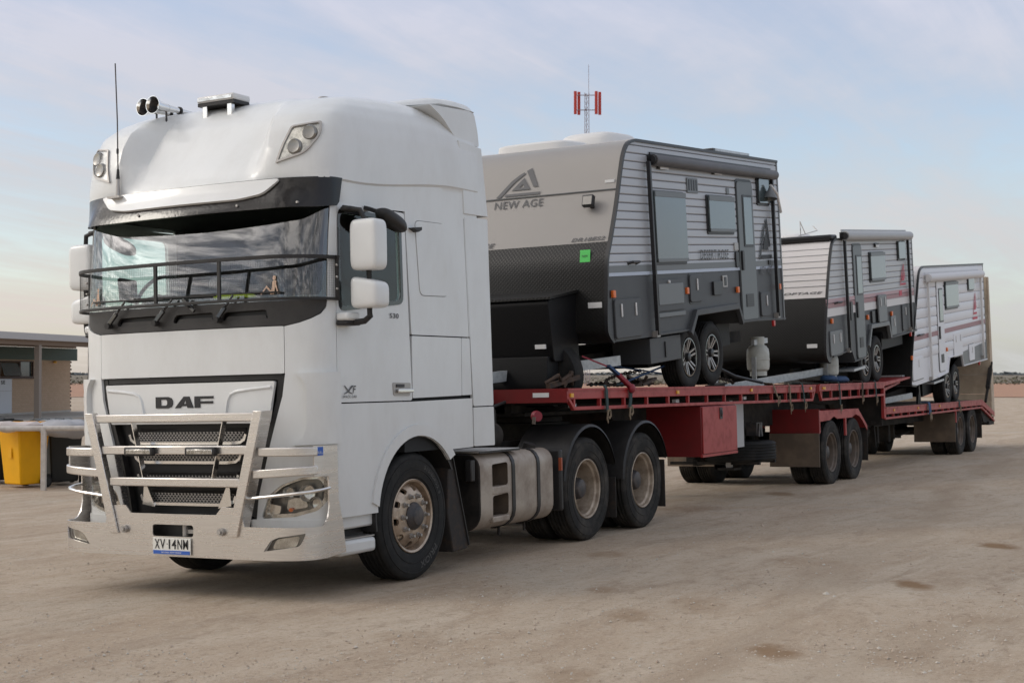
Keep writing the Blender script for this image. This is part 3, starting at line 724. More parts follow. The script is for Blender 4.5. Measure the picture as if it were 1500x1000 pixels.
for g in (-1, 1):
    cpatch('raised_corner', mir(rpoly([(Sy(.835), 1.605), (Sy(.50), 1.575), (Sy(.44), 1.545), (Sy(.415), 1.45), (Sy(.42), 1.34), (Sy(.775), 1.34)], [.01, .05, .04, .03, .01, .01]), g), 'white_clean', off=.021, thick=.012, parent=badge) if 0 else None
    path = [Vector(cab(g * Sy(a), b)) + Vector((-.018, 0, 0)) for a, b in ((.83, 1.60), (.66, 1.588), (.52, 1.572), (.465, 1.55), (.44, 1.51), (.415, 1.40))]
    mk('crease', MB().sweep(path, [(-.016, -.008), (.016, -.008), (.004, .008), (-.004, .008)], up=(-1, 0, 0)), 'white_clean', badge)
LET = {'D': ([(0, 0), (.72, 0), (.9, .12), (.97, .35), (.97, .65), (.9, .88), (.72, 1), (0, 1)], [[(.3, .24), (.60, .24), (.66, .36), (.66, .64), (.60, .76), (.3, .76)]]),
       'A': ([(0, 0), (.30, 0), (.40, .17), (.66, .17), (.70, 0), (1.02, 0), (.80, 1), (.50, 1)], [[(.48, .36), (.63, .36), (.60, .72)]]),
       'F': ([(0, 0), (.30, 0), (.30, .36), (.98, .36), (.98, .56), (.30, .56), (.30, .78), (1.0, .78), (1.0, 1), (0, 1)], [])}
for i, ch in enumerate('DAF'):   # y runs to the picture's left, so the word is laid out along -y
    o_, h_ = LET[ch]; y0 = .283 - i * .200; f = lambda p: (Sy(y0 - p[0] * .185) if abs(y0 - p[0] * .185) > 1e-6 else 0.0, 1.455 + p[1] * .088)
    cpatch('lettering', [f(p) for p in o_], 'print_black', holes=[[f(p) for p in h] for h in h_], off=.018, thick=.006, step=.05, parent=badge)
def grille_row(zm, h, w, zc):
    mb = MB(); d = .034
    n = int(2 * w / d)
    for r in range(int(h / d * 2) + 1):
        z = zm - h / 2 + r * d / 2
        for i in range(n + 1):
            y = -w + i * d + (d / 2 if r % 2 else 0); x = cab(Sy(y), z)[0] + .025
            if abs(y) > w: continue
            mb.bar((x, y - d * .32, z - .0015), (x, y + d * .32, z + .0015), .005, .0035, (1, 0, 0))
            if r % 1 == 0 and z < zm + h / 2 - .004:
                mb.bar((x, y + d * .32, z), (x, y + d * .68 - d * .18, z + d / 2), .004, .0035, (1, 0, 0)); mb.bar((x, y - d * .32, z), (x, y - d * .5, z + d / 2), .004, .0035, (1, 0, 0))
    mk('grille_mesh', mb, 'bolt_steel', grille, merge=False)
    path = [(cab(Sy(y), zc + k)[0] - .004, y, zc + k) for y, k in [(w + .05, .07), (w + .035, .03), (w, .008)] + [(w - i * w / 6, 0) for i in range(1, 12)] + [(-w, .008), (-w - .035, .03), (-w - .05, .07)]]
    mk('chrome_strip', MB().rect(path, .022, .014, up=(-1, 0, 0)), 'polished_alu', grille)
    mk('slat', MB().prism([(-1.335, zm + h / 2), (-1.27, zm + h / 2 + .012), (-1.27, zm + h / 2 + .05), (-1.35, zm + h / 2 + .028)], 'y', -w, w), 'black_plastic', grille, bevel=.004)
grille_row(1.228, .068, .54, 1.178); grille_row(1.068, .055, .49, 1.03); grille_row(.90, .045, .46, .865); grille_row(.752, .068, .43, .705)
# doors
DOOR = rpoly([(SEAM + .005, 3.0), (SEAM + .005, 1.472), (Sx(-.085), 1.472), (Sx(-.155), 3.0)], .03)
WIN = rpoly([(Sx(-1.075), 2.92), (Sx(-1.05), 2.20), (Sx(-.23), 2.285), (Sx(-.245), 2.925)], .06)
WINO = rpoly([(Sx(-1.11), 2.955), (Sx(-1.085), 2.165), (Sx(-.195), 2.255), (Sx(-.21), 2.96)], .07)
def sidef(g): return lambda x, z: (x, g * 1.249, z)
for g in (-1, 1):
    d = cpatch('door', mir(DOOR, g), 'white_paint', holes=[mir(WIN, g)], thick=.03)
    cpatch('window_seal', mir(WINO, g), 'black_gloss', holes=[mir(WIN, g)], off=.006, thick=.02, parent=d)
    cpatch('window_pane', mir(WIN, g), 'side_glass', off=-.012, thick=0, parent=d)
    hd = mk('door_handle', patch(MB(), rpoly([(-.375, 1.62), (-.115, 1.615), (-.125, 1.51), (-.365, 1.515)], .02), (), sidef(g), .02, .004, .2), 'bolt_steel', d)
    mk('grip', MB().box(-.33, -.11, g * 1.262, g * 1.285, 1.535, 1.567), 'chrome', hd, bevel=.008)
    mk('lock', MB().box(-.33, -.22, g * 1.25, g * 1.262, 1.58, 1.605), 'hub_dark', hd)
    EMB = [(Sx(.0), 2.955), (Sx(.06), 2.34), (Sx(.50), 2.35), (Sx(.46), 2.965)]
    EMO = [((a - Sx(.255)) * 1.022 + Sx(.255), (b - 2.65) * 1.016 + 2.65) for a, b in EMB]
    cpatch('side_panel', mir(rpoly([(Sx(-.146), 3.035), (Sx(-.078), 2.01), (Sx(.84), 2.01), (Sx(.785), 3.055)], .015), g), 'white_paint', holes=[mir(rpoly(EMO, .065), g)])
    cpatch('panel_back', mir(rpoly([((a - Sx(.255)) * 1.1 + Sx(.255), (b - 2.65) * 1.1 + 2.65) for a, b in EMB], .06), g), 'white_paint', off=-.022, thick=.01)
    cpatch('embossed_panel', mir(rpoly([(Sx(.0), 2.955), (Sx(.06), 2.34), (Sx(.50), 2.35), (Sx(.46), 2.965)], .06), g), 'white_paint', off=.006, thick=.02)
    lk = cpatch('locker_door', mir(rpoly([(Sx(-.074), 2.0), (Sx(-.076), 1.49), (Sx(.70), 1.502), (Sx(.71), 2.0)], .012), g), 'white_paint')
    cpatch('side_strip', mir(rpoly([(Sx(.718), 2.0), (Sx(.708), 1.503), (Sx(.872), 1.506), (Sx(.852), 2.0)], .012), g), 'white_paint')
    cpatch('side_strip', mir(rpoly([(Sx(.848), 2.012), (Sx(.868), 2.012), (Sx(.80), 3.05), (Sx(.793), 3.05)], .001), g), 'white_paint')
    # wheel arch side
    ar = [(.60 * cos(t) * 1.02, .56 + .62 * sin(t)) for t in [R(a) for a in range(40, 171, 10)]]
    ar = [(Sx(a), b) for a, b in ar]
    low = [(SEAM, 1.462)] + [(SEAM, .60)] + [(Sx(-.60), .60)] + ar[::-1] + [(Sx(.52), 1.045), (Sx(.885), 1.05), (Sx(.885), 1.475), (Sx(-.07), 1.462)]
    cpatch('lower_panel', mir(low, g), 'white_paint', off=-.004)
    fl = [(Sx(.70 * cos(t)), .56 + .715 * sin(t)) for t in [R(a) for a in range(38, 173, 6)]] + [(Sx(.612 * cos(t)), .56 + .622 * sin(t)) for t in [R(a) for a in range(172, 37, -6)]]
    cpatch('arch_flare', mir(fl, g), 'white_paint', off=.014, thick=.03)
    mb = MB().lathe([(.61, -.25), (.63, -.25), (.63, 0), (.61, 0)], (0, g * 1.235, .56), (0, g, 0), 30, R(-60), R(100)); part('wheel_well', mb, 'black_plastic')
    # step below the door
    st = part('step', MB().box(-1.10, -.62, g * 1.10, g * 1.235, .305, .42), 'white_paint', bevel=.03)
    mk('step_back', MB().box(-1.10, -.60, g * 1.02, g * 1.09, .40, .72), 'black_plastic', st)
    mk('step_panel', MB().box(-1.10, -.60, g * 1.075, g * 1.20, .50, .625), 'white_paint', st, bevel=.02)
    mk('tread', MB().box(-1.09, -.62, g * 1.03, g * 1.215, .422, .432), 'bolt_steel', st)
    # side collar behind the cab
    cpatch('side_collar', mir(rpoly([(Sx(.80), 3.06), (Sx(.895), 1.405), (Sx(1.245), 1.405), (Sx(1.205), 3.075)], .02), g), 'white_paint', off=.003, thick=.03)
    cpatch('side_collar', mir(rpoly([(Sx(.893), 1.395), (Sx(.893), 1.055), (Sx(1.255), 1.05), (Sx(1.248), 1.395)], .015), g), 'white_paint', off=.003, thick=.03)
    part('cab_wall', MB().box(-.15, 1.2, g * 1.10, g * 1.205, 1.05, 3.05), 'dark_interior')
nd = truck.children
# near-side badges
_ns = lambda x, z: (x, -1.252, z)
part('lettering', patch(MB(), [(-1.045, 1.60), (-1.03, 1.60), (-.985, 1.565), (-.945, 1.60), (-.915, 1.60), (-.975, 1.555), (-.925, 1.535), (-.95, 1.535), (-.985, 1.548), (-1.03, 1.535), (-1.05, 1.535), (-.995, 1.558)], (), _ns, 0, 0, .2), 'print_grey')
lettering('F', -.93, -.885, 1.54, 1.598, _ns, 'print_grey', truck, .02, .25)
lettering('SPACE CAB', -1.06, -.88, 1.505, 1.525, _ns, 'print_grey', truck, .01)
lettering('530', -.40, -.27, 2.135, 2.175, _ns, 'print_grey', truck, .02)
# roof: sections that shrink towards the crown
_RT = [(0, 2.995, -1.205, 1.245), (.06, 3.10, -1.255, 1.246), (.10, 3.165, -1.30, 1.248), (.115, 3.18, -1.345, 1.262), (.20, 3.28, -1.36, 1.264), (.30, 3.42, -1.345, 1.263), (.42, 3.57, -1.30, 1.258),
       (.54, 3.70, -1.22, 1.235), (.66, 3.80, -1.08, 1.18), (.77, 3.872, -.90, 1.08), (.87, 3.925, -.60, .90), (.94, 3.955, -.20, .65), (1.0, 3.975, .25, .30)]
def smoothstep(a, b, x): t = max(0, min(1, (x - a) / (b - a))); return t * t * (3 - 2 * t)
def roof(s, t):
    z = interp([(q[0], q[1]) for q in _RT], t); xf = interp([(q[0], q[2]) for q in _RT], t); w = interp([(q[0], q[3]) for q in _RT], t)
    k = min(1.0, max(0.0, (t - .1) / .6)); d = plan(abs(s)); y = d[1] / 1.245 * w
    ce = -1.01 + .25 * k + .9 * max(0, t - .55)
    ce = max(ce, xf + .3)
    x = xf + d[0] * (ce - xf) / .36 if d[0] < .36 else ce + (d[0] - .36) * (1.02 - ce) / (1.02 + 1.01)
    # the middle of the front leans further back than the two shoulders
    mid = 1 - smoothstep(.55, .76, abs(d[1]))
    if d[0] < .36: x += mid * interp([(.12, 0), (.3, .15), (.42, .21), (.54, .23), (.66, .19), (.77, .11), (.87, .03), (.93, 0)], t)
    z += .10 * smoothstep(-1.0, .4, x) * smoothstep(.2, .9, t) - .05 * smoothstep(.35, 1.02, x) * smoothstep(.3, .8, t)
    z += smoothstep(-.9, .7, x) * interp([(0, .045), (.11, .125), (.2, .10), (.4, .05), (.7, 0)], t)
    z += smoothstep(.3, .8, t) * (.012 + .022 * math.copysign(y, s) / 1.2 + .02 * mid)
    return (min(x, 1.05), math.copysign(y, s) if abs(s) > 1e-9 else 0.0, z)
SR = Sx(1.02)
mb = MB(); ss = [-SR + i * 2 * SR / 110 for i in range(111)]; tt = [0, .03, .06, .085, .10, .108, .115, .14, .18, .24] + [.30 + i * .7 / 22 for i in range(23)]
for t in tt: mb.v += [roof(s, t) for s in ss]
k = len(ss)
for i in range(len(tt) - 1):
    for j in range(k - 1): mb.f.append((i * k + j, i * k + j + 1, (i + 1) * k + j + 1, (i + 1) * k + j))
top = len(mb.v) - k
for j in range(k // 2): mb.f.append((top + j, top + j + 1, top + k - 2 - j, top + k - 1 - j)) if j + 1 < k - 2 - j else None
rf = part('roof', mb, 'white_paint', ang=28)
# roof lamps
for g in (-1, 1):
    RL = rpoly([(.84, .215), (1.085, .262), (1.175, .375), (1.165, .465), (.935, .435)], [.005, .10, .06, .02, .02])
    rl = cpatch('roof_lamp', mir(RL, g), 'lens_clear', off=.012, thick=0, step=.05, f=roof, parent=rf)
    cpatch('lamp_rim', mir(RL, g), 'bolt_steel', holes=[mir([((a - 1.03) * .88 + 1.03, (b - .35) * .88 + .35) for a, b in RL], g)], off=.016, thick=.02, step=.05, f=roof, parent=rl)
    cpatch('lamp_back', mir(RL, g), 'lamp_reflector', off=.004, thick=.01, step=.05, f=roof, parent=rl)
    for (s_, t_, r) in ((.985, .300, .062), (1.085, .385, .062)):
        p = Vector(roof(g * s_, t_)); e = 1e-3
        n = (Vector(roof(g * s_ + e, t_)) - p).cross(Vector(roof(g * s_, t_ + e)) - p).normalized(); n = n if n.dot(p - Vector((0, 0, 3))) > 0 else -n
        n2 = (n + Vector((-.9, 0, -.1))).normalized()
        mk('lamp_unit', MB().lathe([(0, .012), (r * .5, .014), (r * .8, .018), (r, .004), (r, -.03)], p + n * .006, n2, 20), 'lamp_dark', rl)
# rear spoiler over the side collars
for g in (-1, 1):
    lowc = rpoly([(.79, 3.085), (1.205, 3.095), (1.112, 3.70), (.715, 3.725), (.765, 3.5)], [.01, .01, .01, .01, .2])
    upc = rpoly([(.71, 3.735), (1.108, 3.712), (1.085, 3.86), (1.03, 4.005), (.93, 4.015), (.28, 3.97), (.48, 3.90)], [.01, .03, .05, .03, .01, .01, .1])
    part('collar_top', MB().prism(lowc, 'y', g * 1.10, g * 1.256), 'white_paint', bevel=.006)
    part('collar_top', MB().prism(upc, 'y', g * 1.02, g * 1.235), 'white_paint', bevel=.012)
mb = MB(); ysec = [(-1.235, .0), (-1.21, .45), (-1.12, .80), (-.9, .94), (-.5, 1.0), (0, 1.02), (.5, 1.0), (.9, .94), (1.12, .80), (1.21, .45), (1.235, .0)]
prof = [(-.15, .02), (.2, .045), (.5, .075), (.75, .10), (.88, .105), (.95, .095), (1.0, .065), (1.025, .02)]
for (y, q) in ysec: mb.v += [(x, y * (.55 + .45 * smoothstep(-.15, .62, x)), 4.018 + (z * q if q else .0) - .085 * (1 - smoothstep(-.15, .55, x))) for x, z in prof] + [(1.025, y, 4.008), (-.15, y * .55, 3.88)]
k = len(prof) + 2
for i in range(len(ysec) - 1):
    for j in range(k): mb.f.append((i * k + j, i * k + (j + 1) % k, (i + 1) * k + (j + 1) % k, (i + 1) * k + j))
mb.f += [tuple(range(k)), tuple(range((len(ysec) - 1) * k, len(ysec) * k))]
part('roof_spoiler', mb, 'white_paint', ang=50)
part('cab_back', MB().box(1.0, 1.04, -1.12, 1.12, 1.05, 3.9), 'black_plastic')
# sun visor: black acrylic with a white centre panel
def visf(off0, off1):
    def f(s, z):
        t = (3.17 - z) / .24; p = Vector(cab(s, 3.1, -1.30)); q = Vector((p.x * 1.0, p.y, 0)); n = Vector((p.x + .75, p.y * .55, 0)).normalized()
        o = off0 + (off1 - off0) * smoothstep(-.1, 1.1, t); e = 1 - smoothstep(.80, 1.30, abs(s)); p += n * (.022 + (o - .022) * e); return (p.x, p.y, z + .0)
    return f
VS = 1.50
VB = [(-Sx(-1.035), 3.185), (-Sx(-1.09), 3.0), (-Sx(-1.13), 2.968), (-Sy(1.1), 2.952), (-Sy(.7), 2.945), (0, 2.942), (Sy(.7), 2.945), (Sy(1.1), 2.952), (Sx(-1.13), 2.968), (Sx(-1.09), 3.0), (Sx(-1.035), 3.185)]
vis = cpatch('sun_visor', VB + [(Sy(.75), 3.185), (-Sy(.75), 3.185)], 'visor_acrylic', off=.0, thick=.008, step=.05, f=visf(.085, .20), ang=50)
VP = rpoly([(-Sy(.86), 3.175), (-Sy(.70), 3.055), (-Sy(.5), 3.025), (Sy(.5), 3.025), (Sy(.70), 3.055), (Sy(.86), 3.175)], .05)
cpatch('visor_panel', VP, 'white_clean', off=.022, thick=.022, step=.05, f=visf(.085, .20), parent=vis)
for y in (-.97, -.50, 0.35): mk('bolt', MB().cyl(Vector(visf(.085, .20)(Sy(y), 2.985)) + Vector((-.012, 0, 0)), Vector(visf(.085, .20)(Sy(y), 2.985)) + Vector((.01, 0, 0)), .010, n=8), 'bolt_steel', vis)
# cab inside
part('cab_floor', MB().box(-1.1, 1.0, -1.18, 1.18, 1.15, 1.25).box(-1.0, 1.0, -1.18, 1.18, 3.03, 3.06).box(-1.26, -1.0, -1.10, 1.10, 3.005, 3.04), 'dark_interior')
dash = part('dashboard', MB().prism(rpoly([(-1.18, 1.95), (-1.18, 2.25), (-1.0, 2.31), (-.78, 2.30), (-.70, 2.1), (-.70, 1.6)], .05), 'y', -.90, .90), 'dark_interior', bevel=.03)
mk('instrument_hood', MB().ell((-.80, .62, 2.33), .16, .34, .07, .7), 'dark_interior', dash)
stw = part('steering_wheel', MB().tube([(-.93 + .22 * cos(t) * .45, .72 + .22 * sin(t), 2.36 + .22 * cos(t) * .89) for t in [i * 2 * pi / 28 for i in range(28)]], .016, 8, closed=True, up=(-.89, 0, .45)), 'black_plastic')
mk('steering_boss', MB().ell((-.93, .72, 2.345), .03, .075, .06).bar((-.93, .51, 2.36), (-.93, .93, 2.36), .02, .03), 'black_plastic', stw)
for y in (.62, -.62):
    s_ = part('seat', MB().ell((.12, y, 1.98), .27, .26, .09, .4), 'seat_fabric')
    mk('seat_back', MB().ell((.40, y, 2.38), .10, .25, .38, .4), 'seat_fabric', s_); mk('headrest', MB().ell((.43, y, 2.80), .06, .15, .10, .5), 'seat_fabric', s_)
part('cab_curtain', MB().box(.55, .58, -1.1, 1.1, 1.3, 3.0), 'dark_interior')
part('dash_screen', MB().obox((-1.0, .98, 2.44), (.012, 0, .01), (.0, .10, .02), (-.03, -.02, .09)), 'black_plastic', bevel=.008)
part('dash_fan', MB().ell((-.78, .18, 2.46), .06, .085, .075, .8).bar((-.78, .18, 2.3), (-.78, .18, 2.42), .03, .03), 'black_plastic')
hv = mk('safety_vest', MB().ell((-1.02, -.22, 2.325), .07, .17, .028, .8).ell((-1.0, -.06, 2.33), .05, .10, .03, .7).ell((-1.04, -.34, 2.32), .04, .07, .02, .9), 'hivis')
for v in hv.data.vertices: v.co += Vector((0, 0, .02 * noise.noise(v.co * 14)))
hv.matrix_world = MT; tag(hv, 'crumpled yellow safety vest lying on the dashboard behind the windscreen', 'vest')
# wipers
for (y0, y1) in ((.80, .62), (.27, .10), (-.36, -.50)):
    a = Vector(cab(Sy(y0), 2.13)) + Vector((-.035, 0, 0)); b = Vector(cab(Sy(y1), 2.31)) + Vector((-.03, 0, 0))
    w = part('wiper', MB().bar(a, a + (b - a) * .5, .034, .022, (-1, 0, 0)).bar(a + (b - a) * .5, b, .016, .014, (-1, 0, 0)), 'black_gloss', bevel=.004)
    mk('pivot', MB().cyl(a + Vector((.03, 0, -.005)), a + Vector((-.02, 0, -.005)), .024), 'black_plastic', w)
    bl = [Vector(cab(Sy(y1 - .42 + k * .84 / 6) if abs(y1 - .42 + k * .84 / 6) > 1e-6 else 0.0, 2.315 + .012 * k / 6)) + Vector((-.018, 0, 0)) for k in range(7)]
    mk('blade', MB().rect(bl, .012, .02, up=(-1, 0, 0)), 'black_plastic', w)
a, b = Vector(cab(-Sy(.02), 2.30)) + Vector((-.04, 0, 0)), Vector(cab(-Sy(.14), 2.20)) + Vector((-.04, 0, 0)); part('wiper_link', MB().bar(a, b, .03, .02, (-1, 0, 0)), 'black_gloss', bevel=.004)
# stone guard in front of the windscreen
def gdf(s, z): p = Vector(cab(s, 2.3)); n = Vector((p.x + .9, p.y * .35, 0)).normalized(); p += n * (.028 + .14 * (1 - smoothstep(.85, 1.34, abs(s)))); return (p.x, p.y, z)
GE = 1.36
arc = [-GE + i * 2 * GE / 40 for i in range(41)]
gd = part('stone_guard', MB().rect([gdf(s, 2.57) for s in arc], .018, .028).rect([gdf(s, 2.255) for s in arc], .018, .022), 'black_plastic', bevel=.003)
for s in (-.43, .13): p = Vector(gdf(s, 2.4)); mk('guard_post', MB().box(p.x - .008, p.x + .008, p.y - .014, p.y + .014, 2.26, 2.565), 'black_plastic', gd)
mb = MB(); n = 150
for i in range(n + 1):
    s = -GE + i * 2 * GE / n; p = Vector(gdf(s, 2.4)); mb.box(p.x - .0004, p.x + .0004, p.y - .0005, p.y + .0005, 2.265, 2.56)
for i in range(17): mb.rect([gdf(s, 2.268 + i * .018) for s in arc[::2]], .0008, .0008)
m_ = mk('guard_mesh', mb, 'black_plastic', gd, merge=False); m_['kind'] = 'stuff'
for g in (-1, 1):
    p = Vector(gdf(g * GE, 2.4)); br = mk('guard_bracket', MB().prism([(p.x - .02, 2.56), (p.x - .02, 2.26), (-1.145, 2.26), (-1.145, 2.57), (-1.165, 2.585), (p.x, 2.585)], 'y', g * 1.255, g * (abs(p.y) + .02)), 'black_plastic', gd, bevel=.006)
    for z in (2.33, 2.42, 2.51): mk('bolt', MB().cyl((-1.16, g * (abs(p.y) + .015), z), (-1.16, g * (abs(p.y) + .026), z), .009, n=8), 'bolt_steel', gd)
# mirrors
for g in (-1, 1):
    yc = g * (1.485 if g < 0 else 1.44); mi = part('mirror', MB().ell((-1.02, yc, 2.66), .088, .125, .195, .30, 28, 18), 'white_clean')
    mk('mirror_face', MB().box(-.945, -.925, yc - .105, yc + .105, 2.50, 2.83), 'black_gloss', mi, bevel=.02)
    wm = MB().ell((-1.0, yc - g * .008, 2.29), .10, .128, .112, .36, 28, 18)
    wm.v = [(x, y, z + (.055 * (-.5) * (y - yc) / .128 * g * -1 if z > 2.29 else 0) * -1) for x, y, z in wm.v]
    mk('wide_mirror', wm, 'white_clean', mi)
    mk('mirror_arm', MB().tube([(-1.02, yc, 2.50), (-1.02, yc, 2.2), (-1.015, yc, 2.12), (-1.01, g * 1.43, 2.085), (-1.02, g * 1.33, 2.075), (-1.06, g * 1.25, 2.08)], .024, 10), 'black_plastic', mi)
    mk('arm_cover', MB().box(-1.13, -.96, g * 1.245, g * 1.36, 2.09, 2.155), 'white_clean', mi, bevel=.02)
    mk('arm_base', MB().box(-1.13, -.94, g * 1.245, g * 1.35, 2.055, 2.088), 'black_plastic', mi, bevel=.012)
    mk('top_arm', MB().tube([(-1.02, yc, 2.80), (-1.03, g * 1.42, 2.93), (-1.06, g * 1.28, 2.955)], .02, 8), 'black_plastic', mi)
    mk('arm_foot', MB().ell((-1.02, g * 1.31, 2.945), .07, .05, .022, .6), 'black_plastic', mi)
    km = part('kerb_mirror', MB().ell((-.62, g * 1.43, 2.865), .17, .075, .058, .7), 'black_plastic')
    for v in km.data.vertices: v.co.z -= .30 * (v.co.x + .62) - .02
    mk('kerb_arm', MB().bar((-.70, g * 1.25, 2.99), (-.70, g * 1.42, 2.93), .07, .03), 'black_plastic', km)
part('door_camera', MB().prism([(-.10, 2.885), (.03, 2.90), (.03, 2.875), (-.02, 2.855)], 'y', -1.30, -1.245), 'black_plastic')
# roof gear
lb = part('light_bar', MB().box(-.90, -.68, -.10, .29, 3.955, 4.01), 'white_plastic', bevel=.016)
mk('light_base', MB().box(-.89, -.69, -.095, .285, 3.928, 3.956), 'black_plastic', lb)
mk('light_lens', MB().box(-.906, -.899, -.085, .275, 3.965, 3.995), 'lamp_reflector', lb, bevel=.003)
for y in (-.04, .22):
    for x in (-.88, -.74): mk('foot', MB().box(x, x + .04, y - .025, y + .025, 3.82, 3.93), 'polished_alu', lb, bevel=.004)
for (y, dx) in ((.60, 0), (.735, .03)):
    h = part('air_horn', MB().lathe([(0, .0), (.012, .0), (.018, .1), (.026, .3), (.036, .42), (.05, .50), (.072, .56), (.075, .565), (.070, .565), (.045, .50), (.0, .44)], (-.52 + dx, y, 3.955), (-1, -.0, .0), 20), 'chrome')
    mk('bell', MB().lathe([(.070, 0), (.05, -.05), (.02, -.1), (0, -.1)], (-1.084 + dx, y, 3.955), (-1, 0, 0), 20), 'hub_dark', h)
    for x in (-.92, -.76): mk('bracket', MB().bar((x + dx, y, 3.80), (x + dx, y, 3.93), .010, .014), 'hub_dark', h); mk('clamp', MB().lathe([(.026, -.008), (.034, -.008), (.034, .008), (.026, .008)], (x + dx, y, 3.955), (1, 0, 0), 16), 'black_plastic', h)
an = part('antenna', MB().tube([(-1.34, .745, 3.40), (-1.33, .755, 3.8), (-1.31, .79, 4.28)], .0055, 6), 'hub_dark')
mk('antenna_base', MB().cyl((-1.35, .74, 3.17), (-1.345, .743, 3.32), .020, .013, 10), 'bolt_steel', an); mk('spring', MB().cyl((-1.345, .743, 3.32), (-1.34, .745, 3.40), .016, .010, 10).cyl((-1.337, .75, 3.53), (-1.335, .752, 3.57), .010), 'black_plastic', an)
mk('antenna_foot', MB().box(-1.43, -1.30, .65, .78, 3.155, 3.172), 'bolt_steel', an)
part('roof_vent', MB().ell((-.2, -.50, 4.02), .07, .05, .02), 'bolt_steel')
# ---------------------------------------------------------------- bull bar
_BPL = _smooth([(0, 0), (0, .35), (.002, .7), (.010, .95), (.03, 1.09), (.065, 1.175), (.115, 1.228), (.18, 1.252), (.27, 1.262), (.5, 1.265), (.9, 1.265)])
_BSL = [0.0]
for i in range(1, len(_BPL)): _BSL.append(_BSL[-1] + (_BPL[i] - _BPL[i - 1]).length)
def bplan(s):
    for i in range(1, len(_BSL)):
        if s <= _BSL[i]: t = (s - _BSL[i - 1]) / max(1e-9, _BSL[i] - _BSL[i - 1]); return _BPL[i - 1] + (_BPL[i] - _BPL[i - 1]) * t
    return _BPL[-1]
def bbf(s, z): d = bplan(abs(s)); return (-1.575 + d[0], math.copysign(d[1], s) if abs(s) > 1e-9 else 0.0, z)
def _bi(v, ax):
    lo, hi = 0.0, _BSL[-1]
    for _ in range(40):
        m = (lo + hi) / 2
        if bplan(m)[ax] < v: lo = m
        else: hi = m
    return lo
By = lambda y: math.copysign(_bi(abs(y), 1), y) if abs(y) > 1e-6 else 0.0
Bx = lambda x: _bi(x + 1.575, 0)
bar_ = part('bull_bar', patch(MB(), (lambda H: H[::-1] + [(-a, b) for a, b in H])(
    [(0, .318), (By(.9), .318), (Bx(-1.30), .325), (Bx(-1.07), .345), (Bx(-1.10), .55), (Bx(-1.155), .75), (Bx(-1.16), 1.155), (Bx(-1.425), 1.16), (Bx(-1.428), .935), (Bx(-1.275), .928), (Bx(-1.27), .70), (Bx(-1.29), .62), (Bx(-1.33), .575),
     (Bx(-1.36), .562), (By(.70), .562), (By(.685), .62), (By(.66), .70), (By(.485), .705), (By(.43), .645), (0, .643)])
    if 1 else 0,
    [rpoly([(-By(.205), .562), (-By(.205), .472), (By(.205), .472), (By(.205), .562)], .025)] +
    [[(g * a, b) for a, b in rpoly([(By(.875), .385), (By(.94), .465), (By(1.0), .49), (By(1.205), .52), (By(1.19), .47), (By(1.165), .425)], [.01, .02, .03, .01, .02, .03])] for g in (-1, 1)],
    bbf, .012, 0, .045, CC), 'aluminium')
def bpart(name, mb, m='aluminium', **k): return mk(name, mb, m, bar_, **k)
